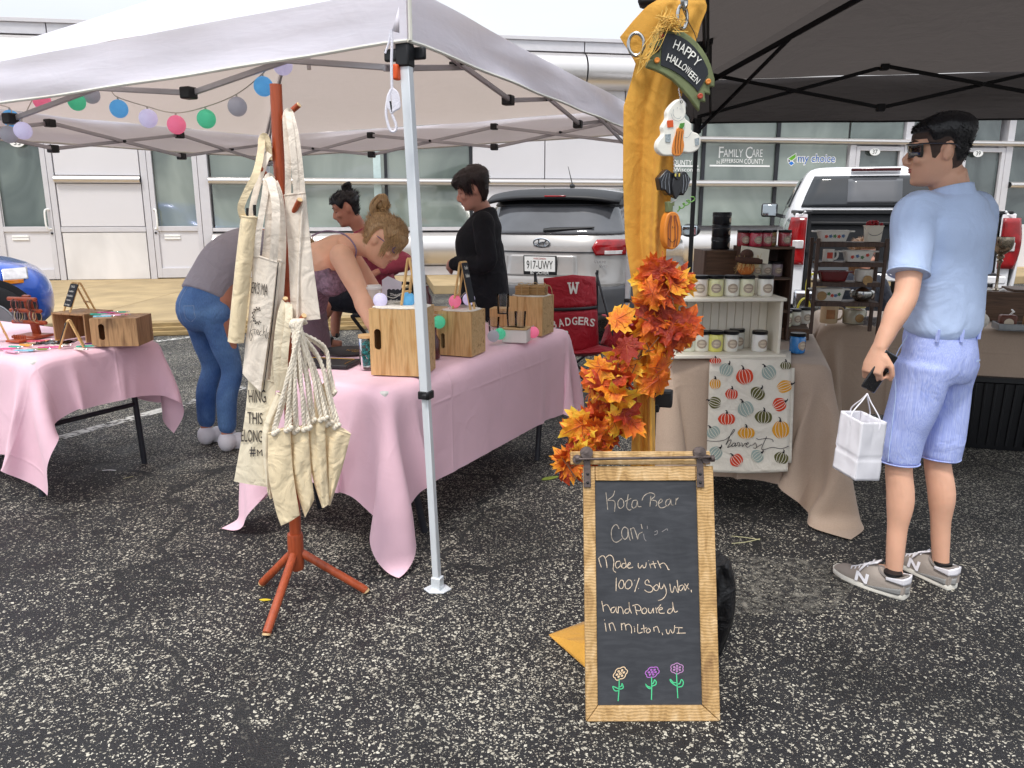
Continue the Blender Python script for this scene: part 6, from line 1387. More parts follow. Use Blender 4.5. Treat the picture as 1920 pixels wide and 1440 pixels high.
# ------------------------------------------------------------------ garland of maple leaves
def m_leaf():
    g = NG('autumn_leaf'); v = g.coord(); oi = g.n('ObjectInfo'); n = g.noise(v, 5, 3, .6)
    ln = g.n('VectorMath', operation='LENGTH'); g.l(v, ln.inputs[0])
    f = g.math('ADD', g.math('ADD', g.math('MULTIPLY', ln.outputs['Value'], .55), g.math('MULTIPLY', n, .55)), g.math('SUBTRACT', g.math('MULTIPLY', oi.outputs['Random'], .75), .47))
    col = g.ramp(f, [(.08, '9a2a14'), (.28, 'cc4a16'), (.5, 'ee7a1e'), (.7, 'f8ae2a'), (.9, 'f4d64a')])
    wv = g.n('TexWave', wave_type='BANDS'); wv.inputs['Scale'].default_value = 3.2; wv.inputs['Distortion'].default_value = 2.5; g.l(g.coord(rot=(0, 0, .7)), wv.inputs[0])
    nb = g.bump(g.noise(v, 9, 3, 1), .3, .08); d = g.bsdf(col, .5, 0, nb); t = g.n('BsdfTranslucent'); g.l(col, t.inputs[0]); ms = g.n('MixShader'); ms.inputs[0].default_value = .28
    g.l(d, ms.inputs[1]); g.l(t.outputs[0], ms.inputs[2]); return g.end(ms.outputs[0])
LEAF = m_leaf(); VEIN = mat('leaf_vein', 'a8481c', .6)
half = [(0, -.40), (.09, -.34), (.30, -.46), (.29, -.33), (.47, -.30), (.40, -.15), (.68, -.02), (.54, .06), (.62, .22), (.42, .17), (.33, .20), (.40, .34), (.34, .38), (.36, .52), (.20, .42), (.13, .50), (0, .78)]
outl = half + [(-x, y) for x, y in half[-2:0:-1]]
def leafmesh(seed):
    rs = random.Random(seed); n = len(outl); cu1, cu2, tw_ = rs.uniform(-.35, .25), rs.uniform(-.3, .5), rs.uniform(-.3, .3); mb = MB(); vs = []
    for s in (.34, .68, 1.0):
        for i, (x, y) in enumerate(outl):
            j = 1+.06*rs.uniform(-1, 1) if s == 1 else 1; X_, Y_ = x*s*j, y*s*j
            z = cu1*abs(X_)*1.1+cu2*(Y_**2)*.9+tw_*X_*Y_+.05*sin(7*X_+3*Y_+seed)*s+.10*s*s*rs.uniform(-1, 1)*(s == 1)
            vs.append((X_, Y_, z))
    vs.append((0, 0, 0)); fs = []
    for k in range(2):
        for i in range(n): j = (i+1) % n; fs.append((k*n+i, k*n+j, (k+1)*n+j, (k+1)*n+i))
    for i in range(n): fs.append((3*n, i, (i+1) % n))
    mb.add(vs, fs); mb.cm = 1; mb.tube([V((0, -.05, -.02)), V((.02, -.45, -.03)), V((.05, -.62, -.12))], [.012, .014, .012], 5)
    for q in ((0, .62), (.5, .04), (-.5, .04), (.3, -.3), (-.3, -.3)):
        mb.tube([V((0, -.1, -.005)), V((q[0]*.5, q[1]*.5, cu1*abs(q[0])*.55+cu2*q[1]**2*.22+.012)), V((q[0], q[1], cu1*abs(q[0])*1.1+cu2*q[1]**2*.9+.012))], [.014, .010, .004], 4)
    return mb.mesh('leaf', [LEAF, VEIN], 70)
LM_ = [leafmesh(k) for k in range(8)]
ga = thing('leaf_garland', 'garland of orange and yellow maple leaves tied round the curtain', 'garland', P(1140, 870, 2.38))
path = [(1262, 520, 26), (1235, 545, 62), (1225, 600, 72), (1205, 655, 68), (1175, 705, 56), (1150, 765, 58), (1120, 815, 52), (1085, 850, 32), (1064, 876, 10)]
rs = random.Random(21); nl = 0
for i in range(94):
    t = rs.random()**.9*(len(path)-1.001); k = int(t); f = t-k; cx, cy, rd = (lerp(path[k][q], path[k+1][q], f) for q in range(3))
    a = rs.uniform(0, 2*pi); r = rd*math.sqrt(rs.random()); x, y = cx+r*cos(a), cy+r*.95*sin(a)
    dep = 2.37-.05*(1-r/max(rd, 1))+rs.uniform(-.02, .045); sz_ = rs.uniform(.076, .110)*(.85 if k >= 6 else 1)
    o = bpy.data.objects.new('leaf', LM_[i % 8]); COL.objects.link(o); o.parent = ga
    out = V((cos(a)*.55, -1, -sin(a)*.45+.15)).normalized()+V((rs.uniform(-.45, .45), 0, rs.uniform(-.45, .45)))
    q = out.to_track_quat('Z', 'Y') ; o.rotation_mode = 'QUATERNION'; from mathutils import Quaternion
    o.rotation_quaternion = q @ Quaternion((0, 0, 1), rs.uniform(0, 2*pi)); o.location = wm(ga).inverted() @ P(x, y, dep); o.scale = (sz_, sz_, sz_*rs.uniform(.8, 1.3))
o = bpy.data.objects.new('leaf', LM_[3]); COL.objects.link(o); o.parent = ga; o.location = wm(ga).inverted() @ P(1062, 866, 2.36); o.scale = (.05,)*3; o.rotation_euler = (R(75), 0, R(200))
mb = MB(); mb.tube(spline([P(x, y, 2.40) for x, y, r in path], 6), .004, 6)
for k in range(18):
    t = rs.random()*(len(path)-1.01); i = int(t); x, y = lerp(path[i][0], path[i+1][0], t-i), lerp(path[i][1], path[i+1][1], t-i); mb.tube(spline([P(x, y, 2.39), P(x+rs.uniform(-20, 20), y+rs.uniform(-20, 20), 2.35), P(x+rs.uniform(-40, 40), y+rs.uniform(-40, 40), 2.33)], 4), .0015, 4)
mb.build('stem', mat('garland_stem', '6b4a34', .8), ga, w=1)
# ------------------------------------------------------------------ chalkboard sign
BLc, BRc = G(1099, 1354), G(1351, 1353); uS = (BRc-BLc).normalized(); TLc = P(1087, 874, 2.20); vS = (TLc-BLc); vS = (vS-uS*vS.dot(uS)*.0).normalized(); nC = uS.cross(vS).normalized(); vS = nC.cross(uS)
sg = thing('chalkboard_sign', 'wood-framed chalkboard sign with chalk handwriting leaning on the tent leg', 'sign', (BLc+BRc)/2)
def cl(px, py): d = onp(px, py, BLc, nC)-BLc; return d.dot(uS), d.dot(vS)
MC = basis(BLc, uS, vS)
def m_rustic():
    g = NG('rustic_wood'); v = g.coord((3, 3, 3)); n = g.noise(g.coord((14, 14, 3)), 2, 5, 1); saw = g.n('TexWave', wave_type='BANDS', bands_direction='Z'); saw.inputs['Scale'].default_value = 38; saw.inputs['Distortion'].default_value = 5; saw.inputs['Detail'].default_value = 3; g.l(g.coord(), saw.inputs[0])
    oi = g.n('ObjectInfo')
    col = g.ramp(n, [(.25, '8f6c44'), (.45, 'b8935f'), (.62, 'cdaa7a'), (.8, 'dabf94')]); col = g.mix(.45, col, g.ramp(saw.outputs[0], [(.2, .62), (.7, 1.06)]), 'MULTIPLY')
    return g.end(g.bsdf(col, .75, 0, g.bump(saw.outputs[0], .3, .003)))
RUS = m_rustic()
(x0, y0), (x1, y1), (x2, y2), (x3, y3) = cl(1113, 903), cl(1303, 900), cl(1320, 1321), cl(1125, 1326)
xo1 = (BRc-BLc).length; yo = cl(1087, 874)[1]; xl = (x0+x3)/2; xr = (x1+x2)/2; yb = (y2+y3)/2; yt = (y0+y1)/2
def cboard(name, poly, m, t, t0=0.0, bev=.003, par=sg): return MB().prism(poly, t, MC, t0).build(name, m, par, w=1, bev=bev)
g_ = .0008
cboard('stile', [(0, 0), (xl, yb), (xl, yt+.0), (0, yo)][:1]+[(xl-g_, yb+g_), (xl-g_, yo), (0, yo)], RUS, .0, -.02); cboard('stile', [(xo1, 0), (xo1, yo), (xr+g_, yo), (xr+g_, yb+g_)], RUS, .0, -.02)
cboard('bottom_rail', [(2*g_, 0), (xo1-2*g_, 0), (xr, yb), (xl, yb)], RUS, -.0005, -.02); cboard('top_rail', [(xl+g_, yt), (xr-g_, yt), (xr-g_, yo), (xl+g_, yo)], RUS, -.001, -.02)
g = NG('slate_chalk'); v = g.coord(); n = g.noise(v, 3.5, 4, 1.5); n2 = g.noise(g.coord((2, 2, 9)), 7, 4, 1)
SLATE = g.end(g.bsdf(g.mix(.5, g.ramp(n, [(.35, (.022, .024, .030)), (.68, (.055, .058, .068))]), g.ramp(n2, [(.4, (.022, .024, .030)), (.7, (.05, .053, .06))])), .62, 0, g.bump(g.noise(v, 220, 2), .1, .001)))
cboard('slate', [(xl-.004, yb-.004), (xr+.004, yb-.004), (xr+.004, yt+.004), (xl-.004, yt+.004)], SLATE, -.008, -.012, 0)
xa, ya = cl(1070, 872); xb, yc = cl(1331, 846); cboard('header_board', [(xa, yo+.004), (xb, yo+.004), (xb, yc), (xa, yc)], RUS, .004, -.018)
IRON = mat('aged_iron', '5e5350', .5, .6, var=.25, vs=25, bump=.3, bs=60)
q = lambda px, py, l=.012: onp(px, py, BLc+nC*l, nC)
MB().cyl(q(1084, 861, .02), q(1334, 857, .02), .0042, n=10).build('rail_bar', IRON, sg, w=1)
for x in (1082, 1336): MB().cyl(q(x-3, 860, .02), q(x+3, 859.5, .02), .010, n=14).build('rail_end', IRON, sg, w=1)
for x in (1099, 1310):
    M = basis(q(x, 849, .006), uS, vS); b = MB(); b.T = M; b.lathe([(.001, 0), (.0185, 0), (.0185, .004), (.015, .005), (.015, .012), (.0185, .013), (.0185, .017), (.006, .018), (.001, .02)], n=26); wl_ = b.build('roller', IRON, sg, w=1)
    a, b_ = cl(x+1, 852), cl(x+4, 914); MB().prism([(a[0]-.011, b_[1]), (a[0]+.011, b_[1]), (a[0]+.010, a[1]), (a[0]-.010, a[1])], .007, MC, .0045).build('strap_plate', IRON, sg, w=1, bev=.002)
    for yy in (889, 905): p = q(x+3, yy, .007); MB().ball(p, (.0045, .0045, .0045), 10, 6).build('bolt', BPL, sg, w=1)
    M = basis(q(x-17 if x < 1200 else x+14, 861, .005), uS, vS); b = MB(); b.T = M; b.lathe([(.001, 0), (.014, 0), (.014, .006), (.001, .007)], n=20); b.build('stop_plate', IRON, sg, w=1)
MB().bar(BLc+uS*.04+nC*-.03+vS*.66, BLc+uS*.04+V((0, .33, 0)), .02).bar(BLc+uS*.34+nC*-.03+vS*.66, BLc+uS*.34+V((0, .33, 0)), .02).build('rear_leg', RUS, sg, w=1)
def chalk(strokes, ox, oy, k, m, w_=.0023, name='chalk_writing'):
    o_ = script(sg, [[(ox+x*k, oy+y*k) for x, y in s] for s in strokes], lambda x, y: onp(x, y, BLc-nC*.0068, nC), w_, m, name, nC); o_['kind'] = 'stuff'; return o_
CHK = mat('peach_chalk', 'cbb8a2', .95, var=.35, vs=160); CHF = mat('faint_chalk', '7d7a7a', .95); KA = 220/1920
A_ = [[(315, 205), (330, 330), (345, 490)], [(460, 175), (430, 260), (345, 330), (430, 335), (465, 380), (455, 520)], [(560, 300), (515, 350), (515, 430), (555, 465), (605, 420), (600, 340), (560, 300)], [(680, 235), (665, 340), (655, 440), (690, 490), (730, 480)], [(630, 350), (680, 325), (730, 300)], [(820, 330), (760, 340), (738, 410), (760, 460), (810, 430), (830, 340), (840, 430), (895, 435)], [(905, 335), (940, 260), (1030, 210), (1105, 230), (1110, 270), (1050, 320)], [(1050, 260), (1035, 435)], [(1050, 330), (1130, 340), (1150, 390), (1130, 430)], [(1170, 390), (1235, 350), (1215, 310), (1175, 370), (1190, 440), (1240, 455), (1300, 430)], [(1360, 310), (1310, 330), (1290, 390), (1320, 425), (1360, 380), (1375, 320), (1385, 400), (1420, 410)], [(1465, 300), (1455, 405)], [(1460, 340), (1500, 290)], [(530, 800), (500, 740), (455, 740), (410, 810), (405, 920), (440, 1000), (500, 1015), (580, 960)], [(670, 800), (620, 770), (575, 830), (580, 920), (625, 970), (670, 920), (675, 800), (690, 920), (715, 990)], [(715, 790), (735, 880), (755, 970)], [(730, 800), (770, 785), (810, 880), (835, 970), (850, 890), (915, 850)], [(890, 720), (910, 800)]]
chalk(A_, 1100, 900, KA, mat('rubbed_chalk', '9e9488', .95, var=.4, vs=120)); chalk([[(990, 750), (995, 800)], [(1105, 900), (1150, 880), (1155, 830), (1110, 850)], [(1230, 850), (1310, 800), (1325, 830)], [(930, 880), (945, 960), (975, 1000)]], 1100, 900, KA, CHF)
B_ = [[(195, 100), (215, 180), (240, 250)], [(200, 95), (260, 60), (305, 100), (325, 190), (335, 260)], [(315, 90), (370, 50), (425, 80), (445, 170), (435, 290), (480, 335)], [(545, 150), (490, 160), (470, 220), (500, 265), (550, 220), (555, 160), (560, 230), (590, 260)], [(640, 190), (590, 190), (575, 240), (610, 265), (645, 220), (620, 100), (640, 190), (660, 255)], [(665, 225), (715, 195), (700, 170), (670, 220), (690, 265), (760, 245)], [(845, 180), (845, 240), (875, 265), (910, 215), (930, 260), (965, 240), (975, 170)], [(1030, 190), (1050, 265)], [(1015, 140)], [(1085, 150), (1105, 210), (1125, 265)], [(1045, 200), (1145, 185)], [(1160, 140), (1190, 210), (1215, 265)], [(1195, 205), (1260, 180), (1310, 230), (1335, 285), (1355, 285)], [(485, 420), (480, 640)], [(560, 460), (525, 530), (540, 590), (580, 595), (610, 540), (595, 470), (560, 460)], [(680, 455), (630, 520), (640, 590), (690, 600), (740, 540), (725, 470), (680, 455)], [(785, 460)], [(860, 425), (820, 540), (785, 655)], [(850, 595)], [(1025, 500), (1000, 455), (960, 480), (965, 530), (1040, 550), (1085, 600), (1060, 650), (1000, 655), (945, 620)], [(1150, 530), (1100, 570), (1110, 620), (1150, 630), (1180, 580), (1150, 530)], [(1190, 500), (1195, 580), (1230, 600), (1260, 540)], [(1260, 520), (1300, 620), (1295, 700), (1240, 770), (1170, 795)], [(1360, 520), (1380, 640), (1410, 655), (1440, 560), (1480, 640), (1500, 650), (1480, 460)], [(1570, 540), (1520, 560), (1515, 615), (1545, 630), (1580, 580), (1590, 545), (1600, 620)], [(1600, 520), (1675, 610)], [(1665, 515), (1610, 635)], [(1710, 620), (1715, 660)],
 [(245, 805), (265, 900), (275, 975)], [(265, 890), (330, 860), (370, 910), (395, 960)], [(460, 900), (410, 920), (400, 980), (440, 990), (475, 930), (480, 900), (490, 980), (520, 1000)], [(520, 890), (515, 990)], [(520, 910), (560, 900), (590, 950), (600, 1015)], [(690, 930), (640, 940), (625, 990), (670, 1000), (700, 950), (690, 820), (705, 930), (735, 1005)], [(750, 880), (830, 860), (885, 910), (870, 960), (800, 950)], [(790, 880), (805, 960), (825, 1030)], [(950, 910), (905, 950), (915, 1000), (960, 1005), (985, 950), (950, 910)], [(1010, 920), (1015, 980), (1050, 1000), (1080, 940), (1090, 920), (1095, 1000)], [(1130, 910), (1150, 1000)], [(1145, 940), (1215, 860)], [(1170, 955), (1240, 930), (1215, 905), (1180, 950), (1200, 1000), (1275, 1000)], [(1390, 930), (1340, 940), (1325, 990), (1370, 1000), (1410, 940), (1405, 820), (1425, 940), (1450, 985), (1490, 965)],
 [(300, 1160), (320, 1300)], [(290, 1110)], [(365, 1170), (390, 1290)], [(370, 1180), (420, 1160), (450, 1220), (475, 1290)], [(565, 1165), (575, 1280)], [(570, 1190), (620, 1170), (645, 1280)], [(640, 1200), (690, 1180), (730, 1230), (735, 1330)], [(785, 1240), (785, 1310)], [(775, 1220)], [(835, 1180), (840, 1320), (915, 1310)], [(930, 1190), (945, 1320)], [(890, 1260), (985, 1240)], [(1010, 1245), (975, 1290), (1000, 1325), (1045, 1290), (1010, 1245)], [(1095, 1230), (1105, 1300)], [(1100, 1240), (1150, 1220), (1175, 1270), (1190, 1320)], [(1235, 1320), (1245, 1360)], [(1300, 1265), (1315, 1325), (1345, 1335), (1370, 1270), (1400, 1325), (1430, 1300), (1440, 1200)], [(1440, 1235), (1570, 1240)], [(1510, 1240), (1500, 1330)], [(1475, 1330), (1620, 1325)]]
chalk(B_, 1100, 1035, KA, CHK)
KC = 200/1920; CHG = mat('green_chalk', '4fc48a', .95); CHP = mat('purple_chalk', 'a86ab8', .95); CHM = mat('mauve_chalk', 'b083b0', .95); CHY = mat('cream_chalk', 'e6c9a4', .95)
chalk([[(490, 510), (485, 700), (470, 905)], [(1070, 465), (1075, 640), (1070, 885)], [(1520, 400), (1530, 600), (1545, 855)], [(485, 690), (430, 665), (375, 645), (400, 710), (440, 725), (480, 715)], [(490, 650), (530, 635), (540, 590), (560, 640), (560, 670), (520, 690), (490, 685)], [(1060, 660), (1000, 640), (965, 600), (990, 650), (1030, 680), (1060, 680)], [(1075, 600), (1110, 575), (1125, 525), (1155, 560), (1145, 610), (1080, 640)], [(1530, 570), (1470, 575), (1410, 515), (1420, 560), (1480, 610), (1535, 640)], [(1545, 600), (1580, 590), (1610, 520), (1645, 570), (1620, 640), (1550, 655)]], 1110, 1220, KC, CHG, .003)
def flower(cx, cy, rx, ry, ang, m):
    a = R(ang); f = lambda r, t: (cx+rx*r*cos(t)*cos(a)-ry*r*sin(t)*sin(a), cy+rx*r*cos(t)*sin(a)+ry*r*sin(t)*cos(a))
    st = [[f(.86+.16*abs(sin(3*t)), t) for t in [2*pi*k/36 for k in range(37)]], [f(.14, t) for t in [2*pi*k/10 for k in range(11)]]]
    for k in range(6): st.append([f(.3, pi/6+k*pi/3), f(.55, pi/6+k*pi/3+.22), f(.62, pi/6+k*pi/3-.1), f(.35, pi/6+k*pi/3-.2)])
    chalk(st, 1110, 1220, KC, m, .0026)
flower(510, 412, 140, 98, -40, CHY); flower(1085, 388, 130, 90, -25, CHP); flower(1530, 322, 118, 96, 0, CHM)
# black weight bag at the foot of the leg
sheetbag('weight_bag', 'black fabric weight bag slumped behind the chalkboard', [(1318, 1062), (1318, 1150), (1318, 1240)], [(1368, 1050), (1379, 1100), (1374, 1165), (1348, 1238)], 2.32, .03, .09, cloth('black_nylon', '0c0c10', .5, 9, 0, 0, .5, sheen=0), 'bag', 16, None, 21, wr=.03)
# ------------------------------------------------------------------ red folding chair
RED = cloth('red_polyester', 'b3122a', .4, 8, 0, .12, .6); CHF_ = mat('chair_frame', '3a3c40', .4, .5)
ch = thing('camp_chair', 'red folding camp chair lettered BADGERS with a white W', 'chair', (.53, 5.80, 0), R(20)); CWd = .225
bk_ = lambda x, z: V((x*(1-.06*(z-.5)), .17+.14*(z-.42)-.05*cos(x/CWd*pi/2), z))
MB().grid(lambda u, v: bk_(-CWd+2*CWd*u, lerp(.70, .95-.025*abs(2*u-1), v)), 16, 8).build('headrest', RED, ch, solid=.008, fixn=False); MB().grid(lambda u, v: bk_(-CWd+2*CWd*u, lerp(.36, .675, v)), 16, 10).build('backrest', RED, ch, solid=.008, fixn=False)
MB().grid(lambda u, v: V((-CWd+2*CWd*u, lerp(-.24, .2, v), .42-.05*sin(pi*u)*sin(pi*v)-.03*v)), 12, 10).build('seat', RED, ch, solid=.008, fixn=False); MB().grid(lambda u, v: bk_(-CWd+2*CWd*u, lerp(.676, .70, v))-V((0, .006, 0)), 12, 2).build('black_band', BPL, ch, solid=.004, fixn=False)
for s in (-1, 1):
    MB().tube(spline([(s*.30, .24, .62), (s*.32, .0, .60), (s*.32, -.26, .60)], 5), .022, 8, ry=.006).build('armrest', RED, ch); MB().grid(lambda u, v, s=s: V((s*lerp(.25, .32, v), lerp(-.2, .18, u), lerp(.40, .60, v))), 6, 4).build('side_panel', RED, ch, solid=.006, fixn=False)
    for a, b in (((s*.32, -.28, .62), (s*.30, .26, .0)), ((s*.26, .31, .95), (s*.31, -.26, .0)), ((s*.32, -.28, .0), (-s*.28, -.26, .42)), ((s*.28, .24, .0), (-s*.28, .2, .42)), ((s*.27, .28, .0), (s*.265, .30, .97))): MB().cyl(a, b, .010, n=10).build('frame_tube', CHF_, ch)
    MB().ball((s*.32, -.28, .012), (.02, .02, .012), 10, 6).build('foot', BPL, ch)
M = basis(bk_(0, .85)-V((0, .012, 0)), (1, 0, 0), (0, .14, 1)); wpts = [(-.05, .045), (-.05, .033), (-.042, .033), (-.03, -.045), (-.018, -.045), (-.002, -.005), (.012, -.045), (.024, -.045), (.042, .033), (.05, .033), (.05, .045), (.018, .045), (.018, .033), (.026, .033), (.016, -.014), (.004, .02), (.004, .045), (-.01, .045), (-.01, .025), (-.02, -.012), (-.028, .033), (-.02, .033), (-.02, .045)]
MB().prism(wpts, .002, M).build('logo_mark', WHP, ch)
for k, s in enumerate('BADGERS'):
    x = (k-3)*.055; fit(s, basis(bk_(x, .60-.9*x*x)-V((0, .010, 0)), (1, 0, -1.6*x), (0, .14, 1)), .045, .062, WHP, ch, weight=.02)
# ================================================================== people
def skinm(name, col, rough=.5):
    return mat(name, col, rough, 0, var=.13, vs=6, bump=.12, bs=160, Subsurface_Weight=.12, Subsurface_Radius=(.02, .008, .004))
def sect(mb, pts, rads, side=V((1, 0, 0)), n=18):
    m = len(pts); rings = []
    for i, p in enumerate(pts):
        d = (pts[min(i+1, m-1)]-pts[max(i-1, 0)]).normalized(); s = side-d*side.dot(d); s = s.normalized() if s.length > 1e-4 else frame(d)[0]; f = d.cross(s)
        r = rads[i] if isinstance(rads[i], tuple) else (rads[i], rads[i])
        rings.append([p+s*(r[0]*cos(2*pi*k/n))+f*(r[1]*sin(2*pi*k/n)) for k in range(n)])
    # rounded ends
    for e, q in ((0, 1), (-1, -2)):
        pass
    return mb.loft(rings)
def crv(pts, rads, n=5):
    q = spline(pts, n); m = len(pts); R_ = [r if isinstance(r, tuple) else (r, r) for r in rads]; rr = []
    for i in range(len(q)):
        t = i/n; k = min(int(t), m-2); f = t-k; f = f*f*(3-2*f); rr.append((lerp(R_[k][0], R_[k+1][0], f), lerp(R_[k][1], R_[k+1][1], f)))
    return q, rr
def limb(mb, pts, rads, side=V((1, 0, 0)), n=18):
    q, r = crv(pts, rads); sect(mb, q, r, side, n); mb.ball(pts[0], max(r[0])*.97, 14, 10); return mb.ball(pts[-1], min(r[-1])*.97, 12, 8)
def leg(mb, hip, kn, an, back, s=1.0, side=V((1, 0, 0)), th=1.0):
    hip, kn, an, back = V(hip), V(kn), V(an), V(back); c1 = kn.lerp(an, .28)+back*.018*s; c2 = kn.lerp(an, .62)+back*.006
    return limb(mb, [hip, hip.lerp(kn, .5), kn.lerp(hip, .06), c1, c2, an], [.088*s*th, .076*s*th, .056*s, (.054*s, .060*s), .042*s, (.031*s, .037*s)], side)
def arm(mb, sh, el, wr, s=1.0, side=V((0, 1, 0))):
    sh, el, wr = V(sh), V(el), V(wr); return limb(mb, [sh, sh.lerp(el, .4), el, el.lerp(wr, .3), el.lerp(wr, .7), wr], [.054*s, .049*s, .041*s, .043*s, (.034*s, .031*s), (.029*s, .023*s)], side)
def hand(mb, wr, fd, pn, s=1.0, curl=(.5, .8, .6), thumb=1, spread=.05):
    """palm from the wrist along fd, palm facing pn; fingers bend towards pn"""
    fd, pn = V(fd).normalized(), V(pn).normalized(); sd_ = fd.cross(pn).normalized(); wr = V(wr)
    k = wr+fd*.088*s
    sect(mb, [wr-fd*.01, wr+fd*.02*s, wr+fd*.055*s, k], [(.027*s, .021*s), (.034*s, .020*s), (.041*s, .018*s), (.039*s, .014*s)], sd_)
    for i, (o, ln, r) in enumerate(((-.030, .066, .0088), (-.010, .078, .0094), (.011, .073, .0092), (.031, .056, .0082))):
        p = k+sd_*o*s-fd*.01; a = 0; pts = [p]; rr = [r*s*1.06]
        for j, f in enumerate((.45, .32, .25)):
            a += curl[j]*(1+.08*i); d = fd*cos(a)+pn*sin(a)+sd_*spread*(i-1.5)*.4; p = p+d.normalized()*ln*f*s*1.15; pts.append(p); rr.append(r*s*(1-.09*(j+1)))
        mb.tube(pts, rr, 9); mb.ball(pts[-1], rr[-1]*1.0, 8, 6)
        for q, r_ in zip(pts[:-1], rr): mb.ball(q, r_*1.03, 8, 6)
    b = wr+fd*.022*s-sd_*thumb*.028*s; d1 = (fd*.75-sd_*thumb*.55+pn*.45).normalized(); d2 = (fd*.85-sd_*thumb*.05+pn*.55).normalized()
    p2, p3 = b+d1*.042*s, b+d1*.042*s+d2*.032*s; p4 = p3+(fd*.8+sd_*thumb*.25+pn*.5).normalized()*.024*s
    mb.tube([b, p2, p3, p4], [.014*s, .0115*s, .0105*s, .008*s], 9); mb.ball(p4, .008*s, 8, 6)
HR = [(-.118, .066, .0, .020), (-.112, .082, .012, .034), (-.100, .090, .030, .045), (-.080, .090, .052, .054), (-.058, .091, .066, .060), (-.030, .090, .078, .066), (.0, .086, .086, .070), (.02, .089, .093, .074), (.036, .095, .097, .076), (.06, .092, .100, .077), (.085, .078, .095, .071), (.105, .050, .074, .054), (.117, .016, .036, .026), (.120, .002, .006, .004)]
def hpar(z):
    for a, b in zip(HR, HR[1:]):
        if a[0] <= z <= b[0]:
            t = (z-a[0])/(b[0]-a[0]); return [lerp(a[i], b[i], t) for i in (1, 2, 3)]
    return HR[-1][1:] if z > 0 else HR[0][1:]
def hpt(ph, z, off=0.0):
    f, b, w_ = hpar(z); e = .87; c, s = cos(ph), sin(ph); x = (f if c > 0 else b)*math.copysign(abs(c)**e, c); y = w_*math.copysign(abs(s)**e, s)
    p = V((x, y, z)); return p + V((x, y, (z-.01)*1.0)).normalized()*off
def head(mb, H, female=False):
    o = mb.T; mb.T = o @ H
    mb.loft([[hpt(2*pi*k/36, z[0]) for k in range(36)] for z in HR])
    ns = .9 if female else 1.0
    mb.tube([(.086, 0, .022), (.098, 0, .002), (.112*1.0, 0, -.020), (.110, 0, -.033), (.088, 0, -.040)], [.007, .009*ns, .012*ns, .013*ns, .010], 10)
    for s in (-1, 1):
        mb.ball((.102, s*.011, -.034), (.011, .008, .007), 10, 6)
        mb.ball((.074, s*.034, .031), (.022, .028, .008), 12, 8)     # brow
        mb.ball((.068, s*.038, -.024), (.026, .026, .022), 12, 8)     # cheek
        mb.ball((-.012, s*.0745, -.004), (.020, .008, .031), 12, 10, Matrix.Rotation(s*R(22), 3, 'Z') @ Matrix.Rotation(R(-10), 3, 'Y'))
        mb.ball((-.018, s*.080, .004), (.016, .006, .024), 12, 10, Matrix.Rotation(s*R(28), 3, 'Z'))
    mb.ball((.088, 0, -.056), (.010, .024, .0055), 12, 8); mb.ball((.087, 0, -.066), (.010, .021, .006), 12, 8); mb.ball((.076, 0, -.100), (.017, .022, .015), 12, 8)
    mb.T = o
def eyes(t, H, iris='3a261a', down=True, lipc='b8665e', lid=None):
    Mw = wm(t).inverted() @ H
    for s in (-1, 1):
        mb = MB(); mb.T = Mw; mb.ball((.072, s*.033, .012), (.0125, .014, .0115), 14, 10); e = mb.build('eyelid' if lid else 'eye', lid or mat('eye_white', 'd8d0cc', .3), t)
        if lid: e = None
        if not lid: mb = MB(); mb.T = Mw; mb.ball((.0805, s*.034, .008 if down else .012), (.005, .006, .006), 10, 8); mb.build('iris', mat('iris_'+iris, iris, .2), e)
        mb = MB(); mb.T = Mw; mb.tube([hpt(s*a, .036+.004*cos((a-.42)*6), .004) for a in (.15, .28, .42, .56, .68)], [.001, .003, .0034, .003, .001], 6); mb.build('eyebrow', mat('brow', '2a1c16', .9), t)
        mb = MB(); mb.T = Mw; mb.tube([V((.0835-.010*abs(k-.0)*.5, s*(.033+.011*k), .0135 if not down else .006)) for k in (-1, -.5, 0, .5, 1)], [.0012, .002, .0022, .002, .0012], 6); mb.build('eyelash', mat('brow', '2a1c16', .9), t)
    mb = MB(); mb.T = Mw; mb.ball((.0935, 0, -.0565), (.0065, .021, .0042), 12, 8).ball((.0925, 0, -.0645), (.0065, .018, .0046), 12, 8); mb.build('lips', mat('lips_'+lipc, lipc, .4), t)
def m_hair(name, c1, c2):
    if name in MATS: return MATS[name]
    g = NG(name); n = g.noise(g.coord((60, 60, 8)), 3, 4, .8); MATS[name] = g.end(g.bsdf(g.ramp(n, [(.3, c1), (.7, c2)]), .42, 0, g.bump(n, .5, .004), Specular_IOR_Level=.6)); return MATS[name]
